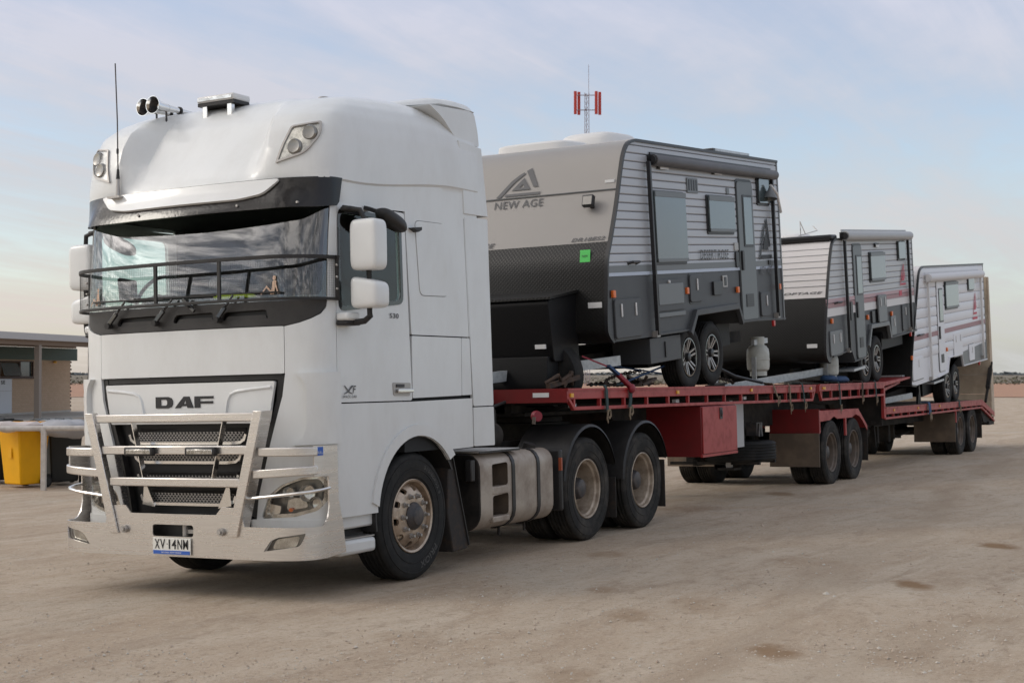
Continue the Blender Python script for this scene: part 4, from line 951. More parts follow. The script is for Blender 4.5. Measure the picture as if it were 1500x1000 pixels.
for g in (-1, 1):
    bpart('upright', MB().prism([(g * .895, 1.425), (g * .812, 1.425), (g * .552, .485), (g * .642, .485)], 'x', -1.592, -1.577), bevel=.004)
    bpart('upright', MB().prism([(g * .895, 1.425), (g * .883, 1.425), (g * .63, .485), (g * .642, .485)], 'x', -1.576, -1.46), bevel=.003)
    bpart('bolt', MB().cyl((-1.60, g * .487, .52), (-1.577, g * .487, .52), .030, n=20).cyl((-1.615, g * .487, .52), (-1.60, g * .487, .52), .018, n=6), 'bolt_steel')
    for (za, zb, y0) in ((1.085, 1.15, .83), (.925, .99, .775)):
        dz = 0 if za > 1 else .03
        ps = [By(y0) + (Bx(-1.425) - By(y0)) * i / 10 for i in range(11)]
        bpart('wing_rail', MB().rect([Vector(bbf(g * s, (za + zb) / 2 + dz * (i / 10 - .2))) + Vector((.03, 0, 0)) for i, s in enumerate(ps)], .05, .066), bevel=.008)
    ps = [By(.67) + (Bx(-1.29) - By(.67)) * i / 8 for i in range(9)]
    bpart('lamp_bar', MB().tube([Vector(bbf(g * s, .765 + .075 * i / 8)) + Vector((.025, 0, 0)) for i, s in enumerate(ps)], .013, 8), 'polished_alu')
    bpart('strut', MB().bar((-1.50, g * .465, 1.36), (-1.50, g * .345, .90), .008, .05, (1, 0, 0)), 'polished_alu')
    bpart('rear_strut', MB().bar((-1.44, g * .70, 1.10), (-1.44, g * .60, .66), .012, .05, (1, 0, 0)), 'aluminium')
    bpart('gusset', MB().prism([(g * .45, .70), (g * .32, .68), (g * .43, .90)], 'x', -1.42, -1.41), 'polished_alu')
    led = bpart('led_lamp', MB().box(-1.615, -1.575, g * .31 - .15, g * .31 + .15, 1.088, 1.158), 'black_plastic', bevel=.012)
    mk('led_lens', MB().box(-1.619, -1.614, g * .31 - .125, g * .31 + .125, 1.105, 1.141), 'lamp_reflector', led, bevel=.004)
    mb = MB()
    for i in range(6): mb.ell((-1.62, g * .31 - .105 + i * .042, 1.123), .006, .017, .015, .8, 10, 6)
    mk('led', mb, 'lens_clear', led)
    # fog lamp behind its opening
    F_ = [(g * a, b) for a, b in rpoly([(By(.86), .375), (By(.93), .475), (By(1.0), .505), (By(1.22), .535), (By(1.18), .415)], .02)]
    fg = part('fog_lamp', patch(MB(), F_, (), bbf, .02, -.05, .06, CC), 'lamp_dark')
    mk('fog_lens', patch(MB(), [(g * a, b) for a, b in rpoly([(By(.93), .40), (By(.97), .475), (By(1.17), .50), (By(1.14), .42)], .03)], (), bbf, .006, -.035, .05, CC), 'lamp_reflector', fg)
    mk('fog_glass', patch(MB(), [(g * a, b) for a, b in rpoly([(By(.90), .39), (By(.95), .475), (By(1.19), .51), (By(1.15), .415)], .03)], (), bbf, 0, -.02, .05, CC), 'lens_clear', fg)
for (za, zb, w) in ((1.347, 1.412, .80), (1.098, 1.166, .735), (.852, .92, .655)): bpart('rail', MB().box(-1.572, -1.505, -w, w, za, zb), bevel=.008)
bpart('tow_pin', MB().cyl((-1.50, -.06, .47), (-1.50, -.06, .57), .022).box(-1.5, -1.46, -.17, -.08, .49, .52), 'bolt_steel')
bpart('slot_back', MB().box(-1.46, -1.44, -.3, .3, .40, .62), 'grille_black')
bpart('sticker', MB().add([bbf(-Bx(-1.41), 1.148), bbf(-Bx(-1.41) - .075, 1.149), bbf(-Bx(-1.41) - .075, 1.086), bbf(-Bx(-1.41), 1.084)], [(0, 1, 2, 3)]), 'plate_blue').location = (-.003, -.004, 0)
o = lettering('BULL', Bx(-1.41) + .008, Bx(-1.41) + .068, 1.098, 1.118, lambda a, b: bbf(-a, b), 'print_pale', bar_, .02); o.location = (-.005, -.007, 0)
pl = part('number_plate', MB().box(-1.592, -1.584, -.19, .19, .334, .462), 'plate_white', bevel=.003)
mk('plate_band', MB().box(-1.5945, -1.591, -.184, .184, .338, .366), 'plate_blue', pl)
pf = lambda a, b: (-1.5945, -a, b)
for ch, a0, a1 in (('X', -.168, -.118), ('V', -.112, -.062), ('I', -.026, -.012), ('4', .004, .050), ('N', .062, .108), ('M', .118, .168)):
    lettering(ch, a0, a1, .378, .452, pf, 'print_black', pl, .012)
lettering('.', -.046, -.037, .411, .420, pf, 'print_black', pl)
o = lettering('NATIONAL HEAVY VEHICLE', -.10, .10, .3465, .3575, lambda a, b: (-1.5955, -a, b), 'print_white', pl, .01)
part('under_bumper', MB().box(-1.40, -1.15, -.62, .62, .36, .62), 'grille_black')
for g in (-1, 1): cpatch('bumper', mir(rpoly([(Sy(.60), .60), (SEAM, .60), (SEAM, .36), (Sy(.60), .36)], .02), g), 'white_paint', off=.012, thick=.03)
part('steering_link', MB().tube([(-.75, -.9, .33), (-.75, -.3, .30), (-.75, .5, .31)], .03, 8).bar((-1.2, .3, .33), (-1.1, .3, .26), .05, .05), 'chassis')

# ---------------------------------------------------------------- wheels
def tyre_prof(r, w, rim):
    h = w / 2; p = [(rim, -h * .72), (rim + .02, -h * .86), (rim + .03, -h * .90), (rim + .032, -h * .94), (rim + .06, -h * .98), (rim + .085, -h * 1.0), (rim + .087, -h * 1.03), (rim + .097, -h * 1.03), (rim + .099, -h * 1.005), ((r + rim) / 2 + .02, -h * 1.03), (r - .062, -h * 1.0), (r - .06, -h * 1.025), (r - .05, -h * 1.02), (r - .048, -h * .98), (r - .022, -h * .93), (r - .006, -h * .82), (r, -h * .70)]
    q = []
    for i in range(5):
        y = -h * .60 + i * h * .30; q += [(r, y - .017), (r - .013, y - .007), (r - .013, y + .007), (r, y + .017)]
    return p + q + [(a, -b) for a, b in p[::-1]]
def make_wheel(kind, r=.522, w=.29, parent=None, rimm='alloy_rim', tyrem='rubber', g=-1, n=56):
    """axle end at the origin of the object, outer face looking along g*y"""
    wh = bpy.data.objects.new('wheel', None); COL.objects.link(wh); wh.parent = parent
    ax = (0, g, 0); rim = .292
    if kind == 'front':
        mk('tyre', MB().lathe(tyre_prof(r, w, rim), (0, -g * w / 2, 0), ax, n), tyrem, wh)
        def dish(x, z): q = sqrt(x * x + z * z); y = -.075 + .055 * smoothstep(.27, .215, q) + .012 * smoothstep(.2, .17, q); return (x, g * y, z)
        ring = [(.27 * cos(t), .27 * sin(t)) for t in [i * 2 * pi / 40 for i in range(40)]]
        inner = [(.11 * cos(t), .11 * sin(t)) for t in [i * 2 * pi / 24 for i in range(24)]]
        holes = [[(.232 * cos(t0) + .028 * cos(t) , .232 * sin(t0) + .028 * sin(t)) for t in [i * 2 * pi / 12 for i in range(12)]] for t0 in [k * 2 * pi / 10 + .15 for k in range(10)]]
        mb = patch(MB(), ring, holes + [inner], dish, .022, 0, .04, (0, -g * 1.0, 0))
        mb.lathe([(.27, -.097), (.27, -.065), (.282, -.02), (.298, -.012), (.304, -.016), (.304, -.03), (.288, -.045), (.283, -.16)], (0, 0, 0), ax, 48)
        mk('rim', mb, rimm, wh)
        mk('hub', MB().lathe([(.115, -.10), (.115, .0), (.10, .02), (.085, .03), (.075, .045), (.06, .05), (0, .05)], (0, 0, 0), ax, 28), 'hub_dark', wh)
        mb = MB()
        for k in range(10):
            t = k * 2 * pi / 10; c = Vector((.1675 * cos(t), g * -.02, .1675 * sin(t))); mb.cyl(c, c + Vector((0, g * .022, 0)), .023, n=6).cyl(c + Vector((0, g * .022, 0)), c + Vector((0, g * .055, 0)), .017, .012, n=10)
        mk('wheel_nuts', mb, 'bolt_steel', wh)
    else:
        mk('tyre', MB().lathe(tyre_prof(r, w, rim), (0, -g * w / 2, 0), ax, n), tyrem, wh)
        mk('tyre', MB().lathe(tyre_prof(r, w, rim), (0, -g * (w * 1.5 + .045), 0), ax, n), tyrem, wh)
        mb = MB().lathe([(.304, -.03), (.304, -.014), (.296, -.010), (.285, -.02), (.280, -.05), (.262, -.065), (.255, -.10), (.252, -.20), (.245, -.235), (.21, -.245), (.12, -.235), (.12, -.3)], (0, 0, 0), ax, 44)
        mk('rim', mb, rimm, wh)
        mk('hub', MB().lathe([(.13, -.25), (.125, -.20), (.105, -.10), (.09, -.075), (.06, -.065), (0, -.062)], (0, 0, 0), ax, 24), 'hub_dark', wh)
        mb = MB()
        for k in range(10):
            t = k * 2 * pi / 10; c = Vector((.1675 * cos(t), g * -.245, .1675 * sin(t))); mb.cyl(c, c + Vector((0, g * .025, 0)), .018, n=6)
            if k % 2 == 0: c = Vector((.222 * cos(t), g * -.238, .222 * sin(t))); mb.lathe([(.026, 0), (.026, .004), (0, .004)], c, ax, 12)
        mk('wheel_nuts', mb, 'hub_dark', wh)
    return wh
w0 = make_wheel('front', parent=truck, g=-1, n=72); w0.location = (0, -1.19, .522)
fm = lambda r0: (lambda a, b: (0 + (r0 + b) * cos(a), -.0, (r0 + b) * sin(a)))
def tyre_text(body, r, a_mid, span, h, wh, y):
    """raised sidewall words set round the tyre"""
    f = lambda a, b: ((r + b) * sin(a), y, (r + b) * cos(a))
    lettering(body, a_mid - span / 2, a_mid + span / 2, -h / 2, h / 2, f, 'print_grey' if 0 else 'rubber_letter', wh, .02)
mat('rubber_letter', (0.065, 0.062, 0.058), 0.7)
tyre_text('PRIOX', .415, R(150), -.75 if 0 else .0 + .70, .055, w0, -.004)
tyre_text('315/80R22.5', .42, R(45), .8, .03, w0, -.004)
w1 = make_wheel('front', parent=truck, g=1); w1.location = (0, 1.19, .522)
d0 = make_wheel('dual', w=.27, parent=truck, rimm='steel_rim', tyrem='tyre_dusty', g=-1, n=72); d0.location = (3.262, -1.19, .522)
c = copy_tree(d0, truck); c.location = (4.645, -1.19, .522)
for x in (3.262, 4.645): c = copy_tree(d0, truck); c.rotation_euler = (0, 0, pi); c.location = (x, 1.19, .522)
mb = MB()
for x in (0.0, 3.262, 4.645): mb.cyl((x, -1.0, .52), (x, 1.0, .52), .075 if x else .06, n=12)
for x in (3.262, 4.645): mb.ell((x, 0, .53), .26, .24, .24)
part('axles', mb, 'chassis')
# ---------------------------------------------------------------- chassis, tank, guards
ch = part('chassis_rails', MB().box(-1.0, 5.35, -.47, -.39, .76, 1.02).box(-1.0, 5.35, .39, .47, .76, 1.02).box(5.25, 5.35, -.47, .47, .78, 1.0).box(1.6, 1.75, -.45, .45, .8, 1.0).box(2.4, 2.5, -.45, .45, .8, 1.0), 'chassis')
part('engine', MB().box(-1.0, .95, -.42, .42, .42, 1.15).box(-.95, -.65, -.95, .95, .55, 1.12).ell((-.2, 0, .42), .5, .33, .15), 'chassis')
part('fifth_wheel', MB().lathe([(0, .04), (.45, .04), (.47, .02), (.47, -.03), (0, -.03)], (4.0, 0, 1.22), (0, 0, 1), 28).box(3.6, 4.4, -.42, .42, 1.0, 1.18), 'chassis')
part('gearbox', MB().ell((1.5, 0, .75), .55, .3, .3, .7).cyl((1.9, 0, .72), (3.1, 0, .6), .07), 'chassis')
mb = MB()
for i, y in enumerate((-.55, -.2, .15)): mb.tube([(1.35, y, 1.45), (1.42, y - .05, 1.25 - .03 * i), (1.62, y, 1.12), (1.95, y + .05, 1.18), (2.35, y, 1.36), (2.7, y, 1.42)], .016, 6)
part('air_hoses', mb, 'black_plastic')
part('coupling', MB().lathe([(0, .02), (.05, .02), (.055, 0), (.055, -.03), (0, -.03)], (2.63, -.95, 1.275), (-.5, -.86, 0), 18), 'ratchet_red')
part('coupling_handle', MB().bar((2.50, -.98, 1.20), (2.51, -.98, 1.27), .03, .02), 'brown_rim')
part('air_tank', MB().lathe([(0, 0), (.10, .02), (.13, .06), (.13, .55), (.10, .6), (0, .62)], (1.75, -.62, 1.10), (1, 0, 0), 20), 'chassis')
part('back_panel', MB().box(1.30, 1.5, -.8, .9, 1.06, 1.42).box(2.5, 2.6, -.5, .5, 1.0, 1.35), 'black_plastic')
# fuel tank (the near one with a step recess)
TP = [];
for cx_, cz_, a0, a1, r in ((-1.205 + .13, .975 - .13, 90, 180, .13), (-1.205 + .16, .29 + .16, 180, 270, .16)):
    for i in range(9): a = R(a0 + (a1 - a0) * i / 8); TP.append((cx_ + r * cos(a), cz_ + r * sin(a)))
TP = [(-.55, .975)] + TP + [(-.60, .29), (-.55, .34)]
TL = [0.0]
for i in range(1, len(TP)): TL.append(TL[-1] + (Vector(TP[i]) - Vector(TP[i - 1])).length)
def tankf(g, k=0.0):
    def f(x, a):
        a = min(a, TL[-1])
        for i in range(1, len(TL)):
            if a <= TL[i] + 1e-9:
                t = (a - TL[i - 1]) / max(1e-9, TL[i] - TL[i - 1]); p = Vector(TP[i - 1]) + (Vector(TP[i]) - Vector(TP[i - 1])) * t; break
        return (x, -g * p[0] * -1 * 1.0 if 0 else g * -p[0], p[1])
    return f
def tank_a(z):   # arc length down the outer face for a height
    i0 = 9; return TL[i0] + (TP[i0][1] - z)
for g in (-1, 1):
    H = [] if g > 0 else [rpoly([(1.27, tank_a(.875)), (1.27, tank_a(.665)), (1.56, tank_a(.68)), (1.56, tank_a(.885))], .03), rpoly([(1.275, tank_a(.59)), (1.275, tank_a(.40)), (1.565, tank_a(.41)), (1.565, tank_a(.605))], .03)]
    tk = part('fuel_tank', patch(MB(), [(1.06, 0), (2.44, 0), (2.44, TL[-1]), (1.06, TL[-1])], H, tankf(g), .006, 0, .06, (1.7, g * .8, .63)), 'tank_alu')
    for (x, d) in ((1.062, -.02), (2.438, .02)):
        mk('tank_end', MB().prism([(g * -p[0], p[1]) for p in TP], 'x', x, x + d), 'tank_alu' if d > 0 else 'chassis', tk, bevel=.012)
    for x in (1.655, 2.145): mk('tank_strap', patch(MB(), [(x - .027, .03), (x + .027, .03), (x + .027, TL[-1]), (x - .027, TL[-1])], (), tankf(g), .008, .010, .05, (1.7, g * .8, .63)), 'black_plastic', tk)
    for x in (1.655, 2.145): mk('strap_end', MB().cyl((x, g * 1.04, .20), (x, g * 1.04, .31), .012).box(x - .03, x + .03, g * 1.0 - .03, g * 1.0 + .03, .265, .28), 'chassis', tk)
    mk('tread_plate', MB().box(1.07, 1.82, g * .72, g * 1.185, .985, 1.003), 'tread_alu', tk, bevel=.003)
    mk('tread_edge', MB().box(1.07, 1.82, g * 1.186, g * 1.194, .980, .998), 'black_plastic', tk)
    mk('filler_cap', MB().cyl((2.30, g * 1.02, .96), (2.30, g * 1.04, 1.02), .065, n=20), 'black_plastic', tk)
    if g < 0:
        mk('recess', MB().box(1.24, 1.60, -1.02, -1.00, .36, .92).box(1.23, 1.245, -1.19, -1.0, .38, .90).box(1.585, 1.60, -1.19, -1.0, .38, .90), 'brown_flap', tk)
        mk('recess_tube', MB().cyl((1.36, -1.08, .38), (1.36, -1.08, .90), .035, n=14), 'tank_alu', tk)
        mk('step_bar', MB().box(1.265, 1.565, -1.208, -1.10, .60, .672), 'tank_alu', tk, bevel=.01)
        mk('step_bar', MB().box(1.268, 1.572, -1.212, -1.10, .35, .405), 'tank_alu', tk, bevel=.01)
    part('side_marker', MB().box(.93, 1.0, g * 1.12, g * 1.19, .74, .93), 'black_plastic', bevel=.01)
    part('side_lamp', MB().box(1.005, 1.025, g * 1.14, g * 1.165, .75, .88), 'amber_dull')
    # mud flaps and guards
    f1 = part('mud_flap', MB().prism([(.55, 1.05), (.60, 1.05), (.86, .18), (.84, .17), (.60, .16), (.52, .5)], 'y', g * .80, g * 1.19), 'flap_rubber', bevel=.01)
    mk('flap_edge', MB().bar((.58, g * 1.195, 1.05), (.85, g * 1.195, .20), .012, .022, (0, 1, 0)), 'black_plastic', f1)
    for x, a0, a1 in ((3.262, -72, 82), (4.645, -72, 88)):
        gu = part('mudguard', MB().lathe([(.60, .0), (.625, .012), (.63, .05), (.63, .60), (.615, .60), (.612, .05), (.59, .015)], (x, g * 1.235, .55), (0, -g, 0), 40, R(a0) * -g if 0 else (R(a0) if g > 0 else R(-a1)), R(a1) if g > 0 else R(-a0)), 'black_plastic')
    part('mud_flap', MB().box(5.17, 5.185, g * .62, g * 1.21, .19, .72), 'flap_rubber')
    part('mud_flap', MB().box(3.86, 3.872, g * .62, g * 1.21, .18, .60), 'flap_rubber')
    part('guard_lamp', MB().box(2.575, 2.60, g * 1.205, g * 1.235, .745, .87), 'amber_dull')
    part('guard_front', MB().box(2.58, 2.65, g * .62, g * 1.22, .35, .95), 'black_plastic', bevel=.02)
# ---------------------------------------------------------------- trailers
def coaming(root, x0, x1, zt, posts, ends, zl0, zl1, dz=0.0, sides=(-1, 1), flange=.105, y=1.22):
    """side rail of a flat deck: top flange, rope rail below it and short posts between"""
    for g in sides:
        mk('side_flange', MB().prism([(x0, zt), (x1, zt + dz), (x1, zt + dz - flange), (x0, zt - flange)], 'y', g * (y - .05), g * y), 'red_paint', root, bevel=.006)
        mk('flange_lip', MB().prism([(x0, zt + .004), (x1, zt + dz + .004), (x1, zt + dz - .018), (x0, zt - .018)], 'y', g * (y + .001), g * (y + .012)), 'red_paint', root)
        a, b = x0 + ends[0], x1 - ends[1]
        mk('rope_rail', MB().bar((a, g * (y - .022), zl0), (b, g * (y - .022), zl1), .04, .036), 'red_paint', root, bevel=.004)
        for (e, xa, xb, zz, zb) in ((ends[0], x0, a, zl0, zt), (ends[1], x1, b, zl1, zt + dz)):
            if e: mk('rail_end', MB().bar((xa + (xb - xa) * .25, g * (y - .022), zb - flange + .01), (xb, g * (y - .022), zz), .04, .034), 'red_paint', root, bevel=.004)
        n = max(1, int((b - a) / posts))
        for i in range(n + 1):
            x = a + (b - a) * i / n; zc = zl0 + (zl1 - zl0) * i / n; ztop = zt + dz * (x - x0) / (x1 - x0) - flange
            mk('rail_post', MB().box(x - .016, x + .016, g * (y - .04), g * (y - .004), zc - .016, ztop + .01), 'red_paint', root)
def deck(root, x0, x1, z, dz=0.0, w=1.17, n=10):
    for i in range(n):
        a = -w + 2 * w * i / n; h = .003 * ((i * 7) % 3)
        mk('deck_board', MB().prism([(x0, z + h), (x1, z + dz + h), (x1, z + dz - .04), (x0, z - .04)], 'y', a + .004, a + 2 * w / n - .004), 'timber_deck', root)
def tandem(root, xs, r, rimm='brown_rim', tyrem='tyre_dusty', w=.255, proto=None):
    for x in xs:
        for g in (-1, 1):
            if proto is None: wv = proto = make_wheel('dual', r=r, w=w, parent=root, rimm=rimm, tyrem=tyrem, g=-1)
            else: wv = copy_tree(proto, root)
            wv.rotation_euler = (0, 0, 0 if g < 0 else pi); wv.location = (x, g * 1.19, r - .015)
    mb = MB()
    for x in xs: mb.cyl((x, -1, r - .02), (x, 1, r - .02), .07).box(x - .35, x + .35, -.52, -.44, r + .02, r + .12).box(x - .35, x + .35, .44, .52, r + .02, r + .12).cyl((x + .2, -.38, r - .1), (x + .2, -.38, r + .25), .1).cyl((x + .2, .38, r - .1), (x + .2, .38, r + .25), .1)
    mk('axles', mb, 'chassis', root)
    return proto
lead = thing('trailer', 'red flat deck front trailer with a red toolbox, carrying the largest caravan', 'trailer', MTR)
coaming(lead, 2.74, 11.0, 1.54, .606, (.17, .13), 1.342, 1.302, dz=-.02)
deck(lead, 2.76, 10.98, 1.535, -.02)
mk('front_bolster', MB().box(2.74, 2.80, -1.17, 1.17, 1.405, 1.54), 'red_shaded', lead, bevel=.006)
mk('front_skirt', MB().box(2.736, 2.745, -1.22, 1.22, 1.405, 1.545), 'red_shaded', lead)
mk('reflector', MB().box(2.732, 2.737, -1.02, -.84, 1.46, 1.505), 'print_white', lead)
mk('main_beam', MB().box(2.9, 11.0, -.50, -.42, 1.30, 1.49).box(2.9, 11.0, .42, .50, 1.30, 1.49).prism([(5.2, 1.32), (5.6, .95), (13.9, .92), (13.9, 1.2), (11.0, 1.32)], 'y', -.50, -.42).prism([(5.2, 1.32), (5.6, .95), (13.9, .92), (13.9, 1.2), (11.0, 1.32)], 'y', .42, .50), 'chassis', lead)
mb = MB()
for i in range(14): x = 3.0 + i * .6; mb.box(x - .03, x + .03, -1.17, 1.17, 1.38, 1.475)
mk('cross_members', mb, 'chassis', lead)
mk('skid_plate', MB().box(3.0, 5.0, -.6, .6, 1.265, 1.30), 'chassis', lead)
tb = mk('toolbox', MB().box(6.35, 7.56, -1.215, -.28, .685, 1.295), 'red_shaded', lead, bevel=.008)
td = mk('toolbox_door', MB().box(6.365, 7.55, -1.232, -1.216, .72, 1.285), 'red_paint', tb, bevel=.004)
mk('latch', MB().box(6.93, 7.02, -1.242, -1.233, 1.13, 1.27).ell((6.975, -1.245, 1.2), .022, .015, .045), 'hub_dark', td)
mk('door_rail', MB().box(6.345, 7.57, -1.228, -1.2, .68, .712), 'red_paint', tb)
mk('grey_panel', MB().box(7.62, 8.45, -1.0, -.98, .72, 1.33), 'fascia_grey', lead)
for g in (-1, 1):
    lg = mk('landing_leg', MB().box(8.72, 8.84, g * .66 - .05, g * .66 + .05, .62, 1.34), 'galvanised', lead, bevel=.006)
    mk('leg_inner', MB().box(8.74, 8.82, g * .66 - .035, g * .66 + .035, .42, .7), 'bolt_steel', lg); mk('leg_foot', MB().box(8.64, 8.92, g * .66 - .12, g * .66 + .12, .39, .42), 'chassis', lg)
    mk('winch_box', MB().box(9.1, 9.35, g * .8, g * .95, .84, 1.02).bar((9.15, g * .96, .83), (9.2, g * .96, 1.0), .02, .06).bar((9.28, g * .96, .83), (9.24, g * .96, 1.0), .02, .06), 'hub_dark', lg)
mk('brake_gear', MB().cyl((8.9, -.5, .72), (9.5, -.5, .72), .12).cyl((10.2, .3, .75), (10.8, .3, .75), .12).tube([(8.3, -.3, .7), (9, -.1, .46), (9.6, -.35, .5), (10.4, -.1, .42), (11, -.3, .6)], .02, 6).box(9.6, 9.75, -.3, .3, .45, .9).box(10.6, 10.75, -.2, .3, .40, .9), 'chassis', lead)
sp_ = mk('tyre', MB().lathe(tyre_prof(.50, .27, .292), (0, 0, 0), (0, 0, 1), 48), 'rubber'); sp_.name = 'spare_tyre'
mk('rim', MB().lathe([(.295, -.12), (.28, -.1), (.26, 0), (.25, .08), (.1, .09), (0, .09)], (0, 0, 0), (0, 0, 1), 32), 'brown_rim', sp_)
sp_.matrix_world = MTR @ Matrix.Translation((9.1, -.70, .635)); tag(sp_, 'black spare tyre lying flat under the red deck behind the red toolbox', 'tyre')
mk('spare_carrier', MB().box(8.75, 8.81, -1.1, .2, .46, .50).box(9.4, 9.46, -1.1, .2, .46, .50).box(8.75, 9.46, -.2, -.14, .44, .95), 'chassis', lead)
TP0 = tandem(lead, (11.89, 13.14), .50)
for g in (-1, 1):
    gm = mk('wheel_guard', MB().prism([(11.16, 1.135), (13.30, 1.125), (13.82, .84), (13.82, .76), (13.55, .92), (13.36, 1.0), (13.14, 1.035), (12.92, .99), (12.10, .99), (11.92, 1.035), (11.70, .98), (11.20, .97), (11.20, .80), (11.16, .80)], 'y', g * 1.205, g * 1.22), 'red_paint', lead, bevel=.003)
    mk('guard_top', MB().box(11.16, 13.30, g * .55, g * 1.204, 1.11, 1.125), 'red_paint', gm)
    mk('guard_tail', MB().bar((13.30, g * .88, 1.115), (13.83, g * .88, .80), .65, .015, (0, 1, 0)) if 0 else MB().prism([(13.30, 1.11), (13.30, 1.125), (13.83, .82), (13.83, .80)], 'y', g * .55, g * 1.204), 'red_paint', gm)
    mk('guard_stay', MB().box(12.50, 12.56, g * 1.20, g * 1.23, .72, .99), 'red_paint', gm)
    mk('guard_front', MB().box(11.13, 11.158, g * .45, g * 1.22, .79, 1.16), 'red_shaded', gm)
    mk('mud_flap', MB().box(11.10, 11.128, g * .45, g * 1.22, .30, .80), 'brown_flap', gm)
    mk('mud_flap', MB().box(13.84, 13.855, g * .55, g * 1.21, .26, .84), 'flap_rubber', gm)
for x in (2.83, 5.6, 8.15, 10.75):
    if x > 2.8: mk('side_light', MB().box(x - .03, x + .03, -1.236, -1.221, 1.455, 1.495), 'yellow_lens', lead)
mk('floor_light', MB().box(5.85, 5.95, -1.1, -1.05, 1.35, 1.39).box(8.2, 8.3, -1.1, -1.05, 1.35, 1.39).box(3.0, 3.08, -1.15, -1.1, 1.35, 1.39), 'print_white', lead)

rear = thing('trailer', 'red drop deck rear trailer with tall folded loading ramps at its tail', 'trailer', MTR)
coaming(rear, 11.2, 15.0, 1.528, .52, (.13, .0), 1.298, 1.325, dz=.015)
deck(rear, 11.2, 14.98, 1.525, .015)
mk('front_face', MB().box(11.17, 11.20, -1.2, 1.2, 1.40, 1.53), 'red_shaded', rear)
for g in (-1, 1):
    mk('drop_post', MB().box(14.97, 15.06, g * 1.16, g * 1.215, .92, 1.43), 'red_paint', rear, bevel=.005)
mk('gooseneck', MB().prism([(11.3, 1.45), (15.05, 1.45), (15.05, .95), (14.7, .85), (14.2, 1.18), (11.3, 1.30)], 'y', -.55, -.46).prism([(11.3, 1.45), (15.05, 1.45), (15.05, .95), (14.7, .85), (14.2, 1.18), (11.3, 1.30)], 'y', .46, .55), 'chassis', rear)
mk('drop_wall', MB().box(15.0, 15.04, -1.16, 1.16, .80, 1.46), 'chassis', rear)
pf_ = mk('deck_extension', MB().prism([(15.0, 1.545), (16.9, 1.635), (16.9, 1.60), (15.0, 1.47)], 'y', -1.215, -.30), 'red_paint', rear, bevel=.006)
mk('extension_beam', MB().prism([(15.06, 1.40), (16.6, 1.55), (16.6, 1.52), (15.06, 1.34)], 'y', -1.10, -1.05), 'red_paint', pf_)
mk('extension_stop', MB().box(16.75, 16.95, -1.1, -.6, 1.637, 1.665), 'galvanised', pf_)
coaming(rear, 15.06, 23.5, 1.105, .56, (.0, .0), .915, .935, flange=.12)
deck(rear, 15.06, 23.5, 1.10)
for g in (-1, 1):
    mk('tail_flange', MB().prism([(23.5, 1.11), (24.92, .80), (24.92, .70), (23.5, .985)], 'y', g * 1.17, g * 1.22), 'red_paint', rear, bevel=.005)
    mk('tail_rail', MB().bar((23.5, g * 1.198, .93), (24.92, g * 1.198, .60), .04, .036), 'red_paint', rear)
    for i in range(4): x = 23.6 + i * .4; mk('rail_post', MB().box(x - .016, x + .016, g * 1.18, g * 1.215, .90 - (x - 23.5) * .23, 1.0 - (x - 23.5) * .21), 'red_paint', rear)
    rp = mk('loading_ramp', MB().box(24.62, 24.66, g * 1.215, g * 1.195, .75, 3.92).box(24.62, 24.66, g * .44, g * .42, .75, 3.92), 'ramp_ply', rear)
    for i in range(7): mk('ramp_board', MB().box(24.60, 24.64, g * .445, g * 1.19, .78 + i * .45, .78 + i * .45 + .445), 'ramp_ply', rp)
    mk('ramp_side', MB().prism([(24.66, .70), (24.66, 3.92), (24.74, 3.92), (24.95, 1.2), (24.95, .70)], 'y', g * 1.17, g * 1.215), 'ramp_ply', rp)
    mk('ramp_stay', MB().bar((23.85, g * 1.225, 1.05), (24.72, g * 1.225, 1.95), .05, .05), 'chassis', rp); mk('stay_spring', MB().bar((24.15, g * 1.225, 1.36), (24.55, g * 1.225, 1.80), .085, .085), 'chassis', rp)
    mk('mud_panel', MB().box(20.70, 20.72, g * .35, g * 1.20, .28, .88), 'brown_flap', rear)
    mk('mud_flap', MB().box(23.45, 23.465, g * .6, g * 1.2, .26, .8), 'flap_rubber', rear)
    mk('guard_stay', MB().box(20.74, 20.80, g * 1.19, g * 1.215, .68, .91), 'red_paint', rear)
deck(rear, 23.5, 24.9, 1.10, -.31)
mk('tail_end', MB().box(24.3, 24.92, -1.2, 1.2, .52, .60).prism([(23.5, .98), (24.9, .68), (24.9, .52), (23.9, .6)], 'y', -1.16, 1.16), 'chassis', rear)
mk('main_beam', MB().box(15.05, 24, -.55, -.46, .72, 1.06).box(15.05, 24, .46, .55, .72, 1.06), 'chassis', rear)
mb = MB()
for i in range(12): x = 15.4 + i * .7; mb.box(x - .03, x + .03, -1.17, 1.17, .93, 1.055)
mk('cross_members', mb, 'chassis', rear)
mk('brake_gear', MB().cyl((16.2, -.3, .62), (16.9, -.3, .62), .14).cyl((17.6, .2, .6), (18.3, .2, .6), .14).tube([(16, -.2, .5), (17, .1, .33), (18, -.2, .42), (19.5, 0, .36), (20.5, -.3, .5)], .022, 6).box(18.8, 18.95, -.3, .3, .36, .9).box(19.6, 19.7, -.2, .3, .38, .9).box(17.2, 17.3, -.5, .1, .40, .9).bar((16.5, -.6, .75), (16.6, -.6, .35), .06, .06), 'chassis', rear)
tandem(rear, (21.29, 22.54), .50, proto=TP0)
for x in (11.45, 11.38, 15.6, 17.4, 19.2):
    z = 1.47 if x < 15 else 1.05; mk('side_light', MB().box(x - .025, x + .025, -1.236, -1.221, z - .02, z + .02), 'yellow_lens', rear)
